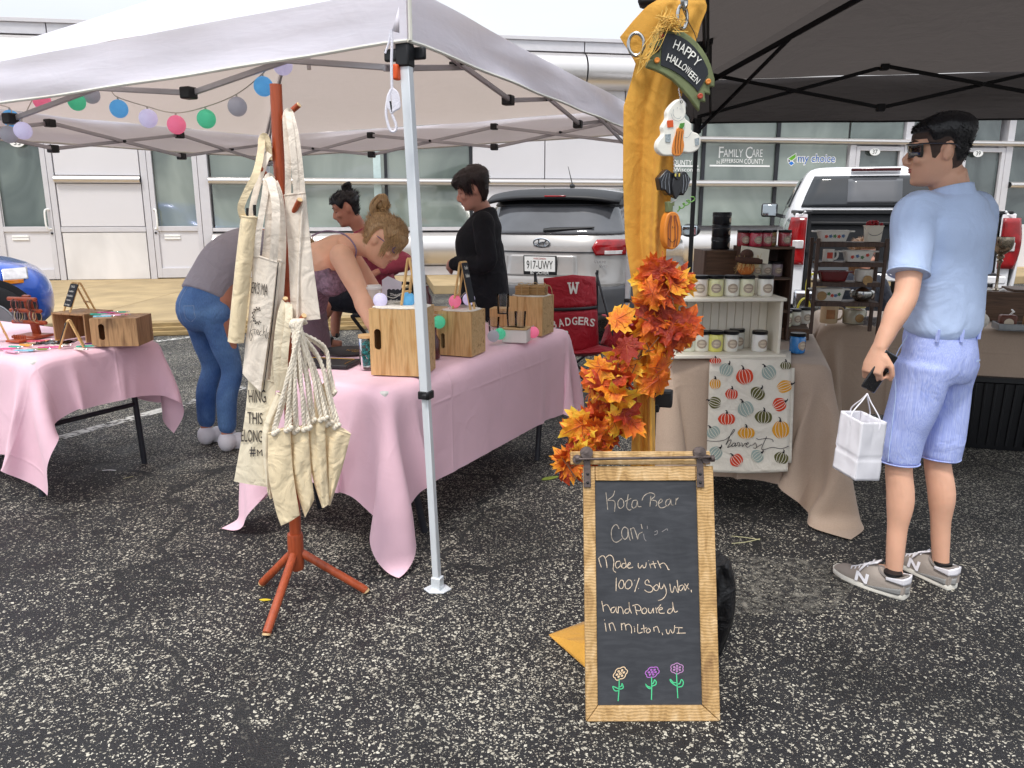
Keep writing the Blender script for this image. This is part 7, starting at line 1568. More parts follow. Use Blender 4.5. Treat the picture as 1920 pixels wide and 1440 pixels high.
def hair(t, H, m, hl, offs, tufts=700, tl=.02, td=V((-.4, 0, -.2)), seed=1, name='hair', extra=None, rad=.0018):
    """cap of hair above a hairline plus many short locks; hl(phi) lower edge, offs(phi, z) thickness"""
    Mw = wm(t).inverted() @ H; mb = MB(); mb.T = Mw; rs = random.Random(seed); nu, nv = 56, 22
    def fn(u, v):
        ph = 2*pi*u-pi; z = lerp(hl(ph), .1185, v**.8); o = offs(ph, z)*min(1, .25+v*6); return hpt(ph, z, o*(1+.22*noise.noise(V((cos(ph)*5, sin(ph)*5, z*50+seed)))))
    mb.grid(fn, nu, nv, True)
    for k in range(tufts):
        ph = rs.uniform(-pi, pi); v = rs.random()**1.2; z = lerp(hl(ph), .117, v**.8); o = offs(ph, z); p = hpt(ph, z, o*.75); q = hpt(ph, z, o*.75+.01); nr = (q-p).normalized()
        tg = V(td); tg = V((tg.x, tg.y+.4*tg.z*0, tg.z)); d = (nr*.55+(tg-nr*tg.dot(nr))*1.0+V((rs.uniform(-.35, .35), rs.uniform(-.35, .35), rs.uniform(-.35, .35)))).normalized(); ln = tl*rs.uniform(.5, 1.25)*min(1, .35+3*v)
        p2 = p+d*ln*.55; p3 = p+(d*1.0+tg*.35).normalized()*ln; r = rs.uniform(.7, 1.3)*rad; mb.tube([p, p2, p3], [r, r*.8, r*.15], 4, cap=False)
    if extra: extra(mb, rs)
    return mb.build(name, m, t, ang=60, fixn=False)
def hframe(c, fwd, up=V((0, 0, 1)), s=1.0):
    x = V(fwd).normalized(); y = V(up).cross(x).normalized(); z = x.cross(y); M = Matrix((x, y, z)).transposed().to_4x4() @ Matrix.Scale(s, 4); M.translation = V(c); return M
def wrapto(o, tgt, off=.0015):
    m = o.modifiers.new('w', 'SHRINKWRAP'); m.target = tgt; m.wrap_method = 'NEAREST_SURFACEPOINT'; m.wrap_mode = 'ABOVE_SURFACE'; m.offset = off; return o
# ------------------------------------------------------------------ man in blue
man = thing('person', 'man in light blue polo, striped blue shorts and sunglasses holding a white paper bag', 'person', (1.56, 2.86, 0), R(30)); MM = wm(man); ml = lambda x, y, z: MM @ V((x, y, z)); mX = (MM.to_3x3() @ V((1, 0, 0))); mY = MM.to_3x3() @ V((0, 1, 0))
SKM = skinm('tan_skin', 'e4b094'); hc = P(1762, 285, 2.84); mfw = V((-.93, .30, -.04)); MH = hframe(hc, mfw, V((-.03, 0, 1)), .98)
b = MB(); head(b, MH); limb(b, [ml(0, -.03, 1.40), ml(0, -.02, 1.49), hc+V((.03, -.005, -.075))], [(.085, .075), (.062, .064), (.058, .066)], mX)
lsh, lel, lwr = ml(-.185, -.01, 1.43), P(1700, 548, 2.66), P(1648, 655, 2.62)
arm(b, lsh, lel, lwr, .98); hd_ = (P(1630, 712, 2.61)-lwr).normalized(); hand(b, lwr, hd_, (mX*.9+mY*.1), .98, (.55, .95, .75), -1)
rsh, rel, rwr = ml(.185, -.01, 1.43), ml(.235, .0, 1.14), ml(.20, .10, .93); arm(b, rsh, rel, rwr, 1.05); hand(b, rwr, (rwr-rel).normalized(), -mX, .98, (.4, .5, .4), 1)
leg(b, ml(-.085, -.035, .80), ml(-.098, .0, .48), ml(-.118, -.045, .075), -mY, .86, mX, .80); leg(b, ml(.085, -.045, .80), ml(.085, -.04, .48), ml(.105, -.095, .075), -mY, .86, mX, .80)
for x, y in ((-.118, -.045), (.115, -.095)): sect(b, [ml(x, y-.035, .05), ml(x, y+.03, .055), ml(x, y+.12, .04)], [(.028, .03), (.034, .035), (.035, .02)], mX)
sect(b, [ml(0, -.03, .86), ml(0, -.03, 1.0), ml(0, -.03, 1.2), ml(0, -.03, 1.36), ml(0, -.03, 1.43)], [(.115, .08), (.115, .075), (.135, .09), (.155, .10), (.12, .07)], mX)
b.build('body', SKM, man, w=1, remesh=.0055, smooth=5)
POLO = cloth('blue_pique', 'c4d8fd', .3, 5, 420, .03, .85, .03)
s = MB(); q, r = crv([ml(0, -.035, 1.00), ml(0, -.04, 1.035), ml(0, -.04, 1.12), ml(0, -.03, 1.26), ml(0, -.035, 1.37), ml(0, -.03, 1.45), ml(0, -.02, 1.50)], [(.148, .106), (.162, .124), (.160, .120), (.174, .120), (.192, .120), (.16, .098), (.075, .074)]); sect(s, q, r, mX, 28)
for sh, el, sg_ in ((lsh, lel, -1), (rsh, rel, 1)):
    q, r = crv([ml(sg_*.10, -.02, 1.42), sh+V((0, 0, -.005)), sh.lerp(el, .45), sh.lerp(el, .78)], [(.08, .085), (.072, .080), (.068, .076), (.066, .076)]); sect(s, q, r, mY, 20)
so_ = s.build('polo_shirt', POLO, man, w=1, remesh=.009, smooth=5)
tx_ = bpy.data.textures.new('folds', 'CLOUDS'); tx_.noise_scale = .22; tx_.noise_depth = 2
dm = so_.modifiers.new('d', 'DISPLACE'); dm.texture = tx_; dm.strength = .014; dm.mid_level = .5; dm.texture_coords = 'LOCAL'
for sh, el in ((lsh, lel),):
    c = sh.lerp(el, .765); d = (el-sh).normalized(); s_ = (mY-d*mY.dot(d)).normalized(); f = d.cross(s_); MB().tube([c+s_*.0645*cos(a)+f*.0735*sin(a) for a in [2*pi*k/28 for k in range(28)]], .0035, 8, closed=True).build('sleeve_cuff', POLO, man, w=1)
nk = ml(-.01, -.02, 1.49); cr_ = MB()
def colf(u, v):
    a = -pi*.5+2*pi*u; back = .5-.5*sin(a); h = lerp(.010, .048, back); rx, ry = lerp(.068, .104, v**1.4), lerp(.070, .100, v**1.4); return nk+mX*(rx*cos(a))+mY*(ry*sin(a)*-1*-1)+V((0, 0, lerp(h, -.022-.012*(1-back), v)+.012*(1 if 0 else 0)))
MB().grid(colf, 40, 6, True).build('collar', POLO, man, w=1, solid=.004, ang=60, fixn=False)
def m_seer():
    g = NG('seersucker'); v = g.coord(); n1 = g.noise(v, 6, 3, 1.2); n2 = g.noise(g.coord((620, 620, 3)), 1, 1)
    return g.end(g.bsdf(g.ramp(n2, [(.42, 'a0b0f0'), (.58, 'bfcbfa')]), .85, 0, g.bump(n1, .3, .05)))
SEER = m_seer(); s = MB(); q, r = crv([ml(0, -.035, 1.035), ml(0, -.04, .98), ml(0, -.05, .90), ml(0, -.045, .84)], [(.140, .103), (.148, .112), (.152, .122), (.140, .112)]); sect(s, q, r, mX, 26)
for hx, kx, ky in ((-.085, -.100, .005), (.082, .088, -.04)):
    q, r = crv([ml(hx, -.045, .90), ml(hx, -.035, .78), ml(kx, ky-.01, .62), ml(kx, ky-.005, .508)], [(.080, .106), (.080, .096), (.074, .083), (.070, .077)]); sect(s, q, r, mX, 22)
sh_ = s.build('shorts', SEER, man, w=1, remesh=.009, smooth=5); dm = sh_.modifiers.new('d', 'DISPLACE'); dm.texture = tx_; dm.strength = .010; dm.mid_level = .5
for kx, ky in ((-.100, .0), (.088, -.045)): MB().tube([ml(kx+.069*cos(a), ky+.076*sin(a), .510) for a in [2*pi*k/30 for k in range(30)]], .003, 6, closed=True).build('shorts_hem', SEER, man, w=1)
for a in (-2.5, -1.9, -1.2, -.6): p = ml(.160*cos(a), -.038+.120*sin(a), 1.01); MB().bar(p+V((0, 0, .022)), p-V((0, 0, .022)), .012, .006, V((cos(a), sin(a), 0))).build('belt_loop', SEER, man, w=1)
wrapto(MB().tube([ml(.03+.01*k, -.20, .915) for k in range(10)], .004, 6).build('pocket_welt', POLO, man, w=1), sh_, .003); wrapto(MB().ball(ml(.075, -.20, .900), .007, 12, 8).build('pocket_button', VINYL, man, w=1), sh_, .003)
MB().tube(spline([ml(-.150, -.01, 1.0), ml(-.163, .02, .9), ml(-.172, -.005, .78), ml(-.174, -.005, .6), ml(-.172, -.005, .52)], 5), .0018, 5).build('side_seam', POLO, man, w=1)
DKH = m_hair('black_hair', '0b0b10', '1c1a20')
hair(man, MH, DKH, lambda p: .066-.030*sstep(1.0, 1.3, abs(p))+.012*math.exp(-((abs(p)-1.62)/.15)**2)-.070*sstep(1.75, 2.15, abs(p)), lambda p, z: .0025+.016*sstep(.02, .085, z)*(1-.45*(abs(p) < .9))+.003*(abs(p) > 2), 2600, .011, V((.8, 0, .1)), 3, rad=.0011)
hair(man, MH, mat('stubble', '4a3a34', .8, var=.2, vs=60), lambda p: .045-.075*sstep(1.0, 1.3, abs(p))-.065*sstep(1.8, 2.4, abs(p))+.045*math.exp(-((abs(p)-1.62)/.2)**2), lambda p, z: .0014, 500, .004, V((.3, 0, -.5)), 31, 'hair_fade', rad=.0006)
eyes(man, MH, '3a261a', False); MHi = wm(man).inverted() @ MH
sgl = MB(); sgl.T = MHi; sgl.grid(lambda u, v: hpt(lerp(-.95, .95, u), lerp(-.014, .031, v)*(1-.10*abs(2*u-1)), .013+.003*cos((2*u-1)*6)), 26, 6); so2 = sgl.build('sunglasses', mat('black_lens', '0a0a0c', .08, 0, var=.02, Coat_Weight=1.0), man, solid=.004, fixn=False)
for s_ in (-1, 1):
    sgl = MB(); sgl.T = MHi; sgl.tube(spline([hpt(s_*.9, .026, .014), hpt(s_*1.2, .026, .010), V((.0, s_*.080, .024)), V((-.03, s_*.084, .020)), V((-.048, s_*.082, .006))], 6), .0055, 8, ry=.0028); sgl.build('temple_arm', mat('frame_black', '3c3c42', .25, Coat_Weight=.6), so2)
# shoes
SUEDE = mat('grey_suede', '9b9189', .9, var=.08, vs=14, bump=.15, bs=200); SUEDD = mat('grey_mesh', '857e7a', .8, var=.06); SOLE = mat('white_sole', 'e6e2d8', .6); MID = mat('grey_midsole', '8e8e8d', .7); WLE = mat('white_leather', 'eceaf0', .4)
def shoe(heel, dirv, par, sgn=1):
    f = V((*dirv, 0)).normalized(); M = basis(heel, f.cross(V((0, 0, 1))), f); Mi = wm(par).inverted() @ M; Ln = .292
    wd = lambda t: .031+.017*sin(pi*min(1, t*1.05))**.7*(.55+.45*t) if t < .97 else .024
    cx = lambda t: .010*sin(pi*t)*sgn*-1
    def ring(t, z, k=1.0, n=9): return [(cx(t)-wd(t)*k, t*Ln, z), (cx(t)+wd(t)*k, t*Ln, z)]
    def outline(k, z, n=24):
        a = []
        for i in range(n+1): t = i/n; tt = .5-.5*cos(pi*t); a.append(V((cx(tt)+wd(tt)*k*math.sqrt(max(.0, 1-abs(2*t-1)**8)), tt*Ln, z+.016*max(0, tt-.8)**1.2*4)))
        for i in range(n-1, 0, -1): t = i/n; tt = .5-.5*cos(pi*t); a.append(V((cx(tt)-wd(tt)*k*math.sqrt(max(.0, 1-abs(2*t-1)**8)), tt*Ln, z+.016*max(0, tt-.8)**1.2*4)))
        return a
    def mk(name, m, lev, p=None, **kw): mb = MB(); mb.T = Mi; mb.loft([outline(k, z) for k, z in lev]); return mb.build(name, m, p or sh, **kw)
    sh = MB(); sh.T = Mi; prof = lambda t: .085-.012*sin(pi*min(1, t/.3)) if t < .3 else lerp(.085, .098, sstep(.3, .42, t)) if t < .42 else lerp(.098, .050, sstep(.42, .78, t)) if t < .8 else .050*math.sqrt(max(.02, 1-((t-.8)/.2)**2.4))
    rings = []
    for i in range(31):
        t = .005+.985*i/30; h = max(.03, prof(t)); w_ = wd(t); rr = []
        for k in range(17):
            a = pi*k/16; rr.append(V((cx(t)-w_*1.02*cos(a)*(1-.18*sin(a)**3), t*Ln, .022+(h-.022)*sin(a)**.62)))
        rings.append(rr)
    sh.loft(rings, cap=True, closed=False); sh = sh.build('shoe', SUEDE, par, ang=60, fixn=True)
    mk('outsole', SOLE, [(1.02, 0), (1.10, .004), (1.10, .017), (1.04, .021)], ang=35)
    mb = MB(); mb.T = Mi; mb.grid(lambda u, v: V((cx(.5*abs(2*u-1))+math.copysign(1, 2*u-1)*wd(.5*abs(2*u-1))*1.085*(1 if abs(2*u-1) > .04 else 0)*min(1, abs(2*u-1)*8), .5*Ln*abs(2*u-1)-.004, lerp(.019, .019+.028*(1-abs(2*u-1)), v))), 40, 3); mb.build('midsole', MID, sh, solid=.004, fixn=False)
    mb = MB(); mb.T = Mi; mb.grid(lambda u, v: V((cx(.2*abs(2*u-1))+math.copysign(1, 2*u-1)*wd(.2*abs(2*u-1))*1.0*min(1, abs(2*u-1)*5+.05), .24*Ln*abs(2*u-1)**1.3-.004, lerp(.060+.006*abs(2*u-1), .092-.016*abs(2*u-1)**.7, v))), 30, 4); mb.build('heel_tab', WLE, sh, solid=.005, fixn=False)
    for s2 in (-1, 1):
        t = .52; M2 = Mi @ basis((cx(t)+s2*(wd(t)*1.03+.002), t*Ln, .046), (0, s2, 0), (-s2*.30, 0, 1)); fit('N', M2, .050, .038, WLE, sh, 'side_mark', weight=.04)
    mb = MB(); mb.T = Mi
    for k in range(5):
        t = .50+.055*k; h = prof(t)+.004; mb.tube([V((cx(t)-.022, t*Ln, h-.012)), V((cx(t)-.008, t*Ln+.004, h-.001)), V((cx(t)+.008, t*Ln-.004, h-.001)), V((cx(t)+.022, t*Ln, h-.012))], .003, 6)
    for s2 in (-1, 1): mb.tube(spline([(cx(.48), .48*Ln, prof(.48)), (cx(.48)+s2*.03, .5*Ln, prof(.48)+.004), (cx(.48)+s2*.045, .56*Ln, .07), (cx(.48)+s2*.02, .54*Ln, .088), (cx(.48), .49*Ln, prof(.48))], 5), .0028, 6)
    mb.build('laces', WLE, sh); mb = MB(); mb.T = Mi; mb.grid(lambda u, v: V((cx(.46)-.02+.04*u, Ln*lerp(.53, .38, v), prof(.5)+lerp(-.004, .022, v))), 4, 4); mb.build('tongue', WLE, sh, solid=.006, fixn=False)
    mb = MB(); mb.T = Mi; mb.tube([V((cx(.2)+.031*cos(a), .195*Ln+.055*sin(a), .082-.01*cos(2*a))) for a in [2*pi*k/28 for k in range(28)]], .0055, 6, closed=True); mb.build('collar_padding', SUEDD, sh)
    mb = MB(); mb.T = Mi; mb.tube([(cx(.2), .2*Ln, .06), (cx(.2), .2*Ln, .090)], .033, 16); mb.build('sock', BLKM, par)
shoe(G(1700, 1122), V((-.18, .225)), man, 1); shoe(G(1787, 1105), V((-.11, .24)), man, -1)
# phone and paper bag in his hand
hp = P(1645, 698, 2.60); ph = tag(MB().box((0, 0, 0), (.072, .009, .148)).build('phone', mat('phone_black', '141418', .15, Coat_Weight=.8), bev=.006), 'black phone held in the man\'s left hand', 'phone'); ph.matrix_world = basis(hp, (.35, -.6, .5), (.5, .2, .9)); 
ph.location = hp+V((.012, .01, .0)); ph.rotation_euler = (R(12), R(26), R(24))
PAPR = mat('white_kraft', 'eeecf2', .8, var=.03, vs=6, bump=.15, bs=9, bd=.02); bg = thing('paper_bag', 'white paper bag with twisted handles hanging from the man\'s hand', 'bag', P(1612, 900, 2.55))
bq = lambda x, y, d: P(x, y, d); fl, fr_, bl, br = (1577, 770, 2.57), (1617, 792, 2.48), (1614, 770, 2.66), (1663, 792, 2.57); f2, r2, b2, c2 = (1561, 876, 2.57), (1603, 901, 2.48), (1601, 880, 2.66), (1648, 901, 2.57)
top = [bq(*fl), bq(*fr_), bq(*br), bq(*bl)]; bot = [bq(*f2), bq(*r2), bq(*c2), bq(*b2)]
for i, nm in enumerate(('side_panel', 'front_panel', 'side_panel', 'back_panel')):
    a, c, d, e = top[i], top[(i+1) % 4], bot[(i+1) % 4], bot[i]; nn_ = (c-a).cross(e-a).normalized()
    def pf(u, v): return a.lerp(c, u).lerp(e.lerp(d, u), v)+nn_*(.004*math.exp(-((v-.62)/.02)**2)+.003*math.exp(-((u-.5)/.04)**2)*(1-v)+.003*noise.noise(V((u*3, v*3, i))))
    MB().grid(pf, 16, 24).build(nm, PAPR, bg, w=1, solid=.0012, fixn=False, ang=60)
MB().add(bot, [(0, 1, 2, 3)]).build('base', PAPR, bg, w=1, solid=.0012)
gr = P(1626, 738, 2.575)
for a, c in ((top[0].lerp(top[3], .5), top[0].lerp(top[1], .5)), (top[2].lerp(top[1], .3), top[3].lerp(top[2], .35))): MB().tube(spline([a-V((0, 0, .03)), a+V((0, 0, .01)), a.lerp(gr, .7), gr, c.lerp(gr, .7), c+V((0, 0, .01)), c-V((0, 0, .03))], 6), .0022, 6).build('handle', PAPR, bg, w=1)
# ------------------------------------------------------------------ woman in black behind the pink table
wk = thing('person', 'woman in long black cardigan with short dark hair looking down behind the pink table', 'person', (-.20, 5.30, 0), R(88)); WM_ = wm(wk); l = lambda x, y, z: WM_ @ V((x, y, z)); X1, Y1 = WM_.to_3x3() @ V((1, 0, 0)), WM_.to_3x3() @ V((0, 1, 0))
SKW = skinm('rosy_skin', 'd29c8a'); hc = P(886, 357, 5.26); WH = hframe(hc, V((-1, -.12, -.34)), s=1.0)
b = MB(); head(b, WH, True); limb(b, [l(0, -.03, 1.34), l(0, -.01, 1.43), hc+V((.03, 0, -.075))], [(.08, .07), (.055, .058), (.05, .06)], X1)
for s in (-1, 1):
    sh, el, wr = l(s*.17, -.02, 1.36), l(s*.215, -.04, 1.10), l(s*.07, .20, 1.085); arm(b, sh, el, wr, .95); hand(b, wr, (l(-s*.03, .25, 1.07)-wr), Y1*-1+V((0, 0, -.3)), .92, (.5, .7, .5), s)
    leg(b, l(s*.09, -.02, .84), l(s*.09, 0, .46), l(s*.09, -.03, .08), -Y1, .95, X1); sect(b, [l(s*.09, -.07, .035), l(s*.09, .02, .045), l(s*.09, .16, .02)], [(.03, .03), (.038, .04), (.038, .018)], X1)
sect(b, [l(0, -.02, .85), l(0, 0, 1.05), l(0, .01, 1.22), l(0, -.01, 1.34), l(0, -.02, 1.40)], [(.15, .12), (.14, .11), (.15, .12), (.14, .09), (.08, .06)], X1)
b.build('body', SKW, wk, w=1, remesh=.008, smooth=4)
BLKC = cloth('black_knit', '0c0f18', .4, 7, 0, .0, .9, .15, sheen=0); s_ = MB(); q, r = crv([l(0, -.02, .42), l(0, -.02, .75), l(0, -.01, .95), l(0, .005, 1.10), l(0, .02, 1.22), l(0, -.01, 1.33), l(0, -.02, 1.41), l(0, -.015, 1.45)], [(.20, .17), (.20, .17), (.195, .165), (.185, .160), (.185, .165), (.175, .125), (.11, .085), (.06, .06)]); sect(s_, q, r, X1, 26)
for s in (-1, 1): limb(s_, [l(s*.16, -.02, 1.36), l(s*.205, -.035, 1.22), l(s*.22, -.045, 1.10), l(s*.16, .08, 1.085), l(s*.085, .18, 1.085)], [.075, .068, .062, .052, .046], Y1)
s_.build('cardigan', BLKC, wk, w=1, remesh=.011, smooth=5); 
for s in (-1, 1): MB().tube([l(s*.09, -.02, .5), l(s*.09, -.03, .09)], [.085, .06], 14).build('trouser_leg', BLKC, wk, w=1)
eyes(wk, WH, '3a261a', True, 'a8605c', SKW); DBH = m_hair('dark_brown_hair', '170e12', '2c1a1c')
def fr_(mb, rs):
    for k in range(260):
        ph = rs.uniform(-1.5, 1.5); p = hpt(ph, rs.uniform(.07, .10), .026); z1 = rs.uniform(.028, .05)-.06*sstep(.75, 1.3, abs(ph)); p2 = hpt(ph+rs.uniform(-.1, .1), (p.z+z1)/2, .028); p3 = hpt(ph+rs.uniform(-.15, .15), z1, .012); mb.tube([p, p2, p3], [.003, .0028, .0004], 4, cap=False)
    for k in range(120):
        ph = pi+rs.uniform(-1.1, 1.1); p = hpt(ph, rs.uniform(-.03, .02), .022); mb.tube([p, hpt(ph, p.z-.03, .016), hpt(ph, p.z-.06, .004)], [.003, .0025, .0004], 4, cap=False)
hair(wk, WH, DBH, lambda p: .055-.065*sstep(.85, 1.25, abs(p))-.07*sstep(1.75, 2.3, abs(p))+.05*math.exp(-((abs(p)-1.6)/.2)**2), lambda p, z: .010+.024*sstep(-.02, .07, z)+.010*sstep(1.6, 2.4, abs(p)), 1500, .02, V((.5, 0, -.6)), 5, 'hair', fr_, rad=.0014)
# ------------------------------------------------------------------ woman leaning over the pink table
wl_ = thing('person', 'woman with blond ponytail, glasses and mauve lace top leaning over the pink table', 'person', (-1.12, 4.10, 0), R(-84)); SKF = skinm('fair_skin', 'eeb898')
hip = V((-1.14, 4.10, .95)); ch1 = P(592, 500, 4.02); ch2 = P(628, 478, 3.98); nkb = P(664, 458, 3.95); hc = P(716, 452, 3.93); LH = hframe(hc, V((.80, -.20, -.56)), V((.56, 0, .83)), .98); sd1 = V((0, 1, 0))
b = MB(); head(b, LH, True); limb(b, [ch2, nkb, hc+V((-.05, 0, -.035))], [(.08, .075), (.056, .056), (.05, .055)], sd1)
limb(b, [hip, hip.lerp(ch1, .5)+V((0, 0, .02)), ch1, ch2, nkb+V((-.03, 0, -.01))], [(.155, .12), (.145, .11), (.155, .115), (.165, .10), (.09, .07)], sd1)
for sg, sh, el, wr in ((-1, P(640, 480, 3.80), P(676, 552, 3.72), P(700, 616, 3.64)), (1, P(650, 475, 4.12), P(700, 545, 4.15), P(725, 600, 4.05))): arm(b, sh, el, wr, 1.12); hand(b, wr, wr-el, V((.5, 0, -.8)), .9, (.4, .5, .4), sg)
for s in (-1, 1): leg(b, hip+V((0, s*.09, -.03)), V((-1.10, 4.10+s*.1, .50)), V((-1.12+.02*s, 4.08+s*.1, .08)), V((-1, 0, 0)), 1.02, sd1); sect(b, [V((-1.17, 4.08+s*.1, .035)), V((-1.1, 4.08+s*.1, .045)), V((-.96, 4.08+s*.1, .02))], [(.03, .03), (.037, .04), (.037, .017)], sd1)
b.build('body', SKF, wl_, w=1, remesh=.007, smooth=4)
LACE = mat('mauve_lace', '8f7484', .85, var=.35, vs=55, bump=.9, bs=60); s_ = MB(); dn = V((.10, 0, -.16))
q, r = crv([hip+V((-.0, 0, -.06)), hip.lerp(ch1, .5)+V((.01, 0, .005)), ch1+dn*.22, ch2+dn*.42], [(.170, .135), (.158, .122), (.166, .115), (.150, .085)]); sect(s_, q, r, sd1, 24)
for s in (-1, 1): s_.ball(P(627, 530, 3.98)+V((0, s*.075, .01)), (.075, .072, .075), 14, 10)
s_.build('lace_top', LACE, wl_, w=1, remesh=.008, smooth=4)
for yy, m in ((3.90, mat('mauve_strap', '8c7690', .8)), (3.955, BPL)): MB().tube(spline([P(585, 447, yy+.05)+V((0, 0, .012)), P(612, 436, yy+.01)+V((0, 0, .008)), P(648, 444, yy-.04)+V((0, 0, .008)), P(668, 470, yy-.07), P(655, 505, yy-.02)], 6), .004, 6).build('strap', m, wl_, w=1)
s_ = MB(); q, r = crv([hip+V((0, 0, .04)), hip+V((0, 0, -.06)), hip+V((.01, 0, -.2)), hip+V((.02, 0, -.34))], [(.165, .13), (.18, .15), (.19, .15), (.2, .15)]); sect(s_, q, r, sd1, 22); s_.build('skirt', cloth('mauve_skirt', '86707c', .5, 9), wl_, w=1, remesh=.01, smooth=4)
eyes(wl_, LH, '4a6a7a', True, 'c87a72', SKF); BLH = m_hair('blond_hair', '8a6a46', 'cba878'); Hi = wm(wl_).inverted() @ LH
def fr2(mb, rs):
    for k in range(420):
        ph = rs.uniform(-1.1, 1.1); z0 = rs.uniform(.075, .11); p = hpt(ph*.6, z0, .018); p2 = hpt(ph*.85, lerp(z0, .03, .5), .024); p3 = hpt(ph+rs.uniform(-.1, .1), rs.uniform(-.02, .045), .020); mb.tube([p, p2, p3], [.0022, .002, .0004], 4, cap=False)
    for k in range(160):
        ph = rs.choice((-1, 1))*rs.uniform(.9, 1.25); p = hpt(ph, rs.uniform(.04, .08), .014); mb.tube([p, hpt(ph, .01, .016), hpt(ph+rs.uniform(-.05, .05), rs.uniform(-.06, -.01), .014)], [.002, .0018, .0003], 4, cap=False)
hair(wl_, LH, BLH, lambda p: .07-.05*sstep(.8, 1.25, abs(p))-.085*sstep(1.75, 2.2, abs(p))+.04*math.exp(-((abs(p)-1.6)/.2)**2), lambda p, z: .010+.012*sstep(-.02, .07, z), 1500, .03, V((-.8, 0, .4)), 6, 'hair', fr2, rad=.0013)
pt = [P(703, 404, 3.93), P(699, 392, 3.93), P(703, 380, 3.93), P(715, 370, 3.93), P(722, 374, 3.93), P(723, 384, 3.94), P(715, 396, 3.95)]; pb = MB()
rs = random.Random(9)
for k in range(60):
    o = V((rs.uniform(-.012, .012), rs.uniform(-.02, .02), rs.uniform(-.012, .012))); pb.tube(spline([p+o*(1 if i else .5) for i, p in enumerate(pt)], 4), .006, 5)
pb.ball(P(713, 383, 3.935), (.020, .018, .024), 12, 8)
for k in range(60):
    a = rs.uniform(0, 2*pi); pb.tube([P(704, 400, 3.93), P(712, 384, 3.93)+V((.03*cos(a), .02*sin(a), .025*sin(a))), P(716, 386, 3.93)+V((.045*cos(a), rs.uniform(-.02, .02), .045*sin(a)))], [.004, .005, .0008], 4)
pb.build('ponytail', BLH, wl_, w=1); MB().tube([P(705, 404, 3.93)+V((.03*cos(a)*.95, .024*sin(a), .010*cos(a)+.003*sin(7*a))) for a in [2*pi*k/40 for k in range(40)]], .011, 8, closed=True).build('scrunchie', cloth('navy_satin', '232a44', .6, 20), wl_, w=1)
GLP = mat('purple_frame', '5c4a86', .3)
for s in (-1, 1):
    mb = MB(); mb.T = Hi; mb.tube(spline([V((-.015, s*.082, .018)), V((.04, s*.076, .016)), V((.084, s*.062, .014))], 5), .0028, 6, ry=.002); g_l = mb.build('glasses_arm', GLP, wl_)
    mb = MB(); mb.T = Hi; mb.tube([V((.100-.010*abs(cos(a)), s*(.034+.026*cos(a)), .010+.017*sin(a))) for a in [2*pi*k/26 for k in range(26)]], .0024, 6, closed=True); mb.build('glasses_rim', GLP, wl_)
# ------------------------------------------------------------------ seated dark-haired woman
ws_ = thing('person', 'seated dark-haired woman in a rose red top with her hair up', 'person', (-1.05, 6.1, 0), R(84)); hc = P(650, 392, 5.9); SH = hframe(hc, V((-.94, -.25, -.36)), s=1.0); SKD = skinm('warm_skin', 'c98c74')
pel = V((-.98, 6.0, .72)); chs = P(690, 462, 5.95); nk_ = P(676, 432, 5.93); sd2 = V((0, 1, 0))
b = MB(); head(b, SH, True); limb(b, [chs, nk_, hc+V((.05, 0, -.07))], [(.09, .08), (.055, .055), (.05, .058)], sd2); limb(b, [pel, pel.lerp(chs, .5), chs, nk_], [(.15, .12), (.14, .11), (.16, .11), (.07, .06)], sd2)
for s, el, wr in ((-1, P(762, 492, 5.72), P(712, 508, 5.66)), (1, P(740, 500, 6.15), P(700, 515, 6.05))):
    arm(b, chs+V((.02, s*.17, .02)), el, wr, .95); hand(b, wr, wr-el+V((0, 0, -.03)), V((.1, .5*(-s), -.8)), .92, (.25, .3, .25), -s)
for s in (-1, 1): leg(b, pel+V((0, s*.09, -.02)), V((-1.40, 6.0+s*.12, .78)), V((-1.46+.06*s, 5.95+s*.10, .48)), V((1, 0, 0)), .95, sd2); a0 = V((-1.46+.06*s, 5.95+s*.10, .42)); sect(b, [a0+V((.05, 0, -.02)), a0+V((-.02, 0, -.02)), a0+V((-.16, 0, -.05))], [(.03, .03), (.036, .036), (.036, .016)], sd2)
b.build('body', SKD, ws_, w=1, remesh=.009, smooth=4); ROSE = cloth('rose_knit', 'b04a5e', .5, 10, 0, .05); s_ = MB(); limb(s_, [pel, pel.lerp(chs, .5), chs, nk_+V((.01, 0, -.02))], [(.16, .13), (.155, .125), (.172, .125), (.08, .07)], sd2)
for s, el, wr in ((-1, P(762, 492, 5.72), P(712, 508, 5.66)), (1, P(740, 500, 6.15), P(700, 515, 6.05))): limb(s_, [chs+V((.02, s*.16, .02)), (chs+V((.02, s*.17, .02))).lerp(el, .6), el, el.lerp(wr, .5), el.lerp(wr, .85)], [.075, .065, .06, .053, .045], sd2)
s_.build('top', ROSE, ws_, w=1, remesh=.011, smooth=4); NAVY = cloth('navy_apron', '141826', .4, 9, 0, 0); s_ = MB(); limb(s_, [pel, pel.lerp(chs, .4)+V((-.03, 0, 0)), chs+V((-.05, 0, -.06))], [(.17, .15), (.16, .13), (.13, .10)], sd2)
for s in (-1, 1): limb(s_, [pel+V((0, s*.09, 0)), V((-1.2, 6.0+s*.11, .76)), V((-1.38, 6.0+s*.12, .77))], [.12, .10, .085], sd2)
s_.build('apron', NAVY, ws_, w=1, remesh=.012, smooth=4); eyes(ws_, SH, '2a1a12', True, '9c5650', SKD)
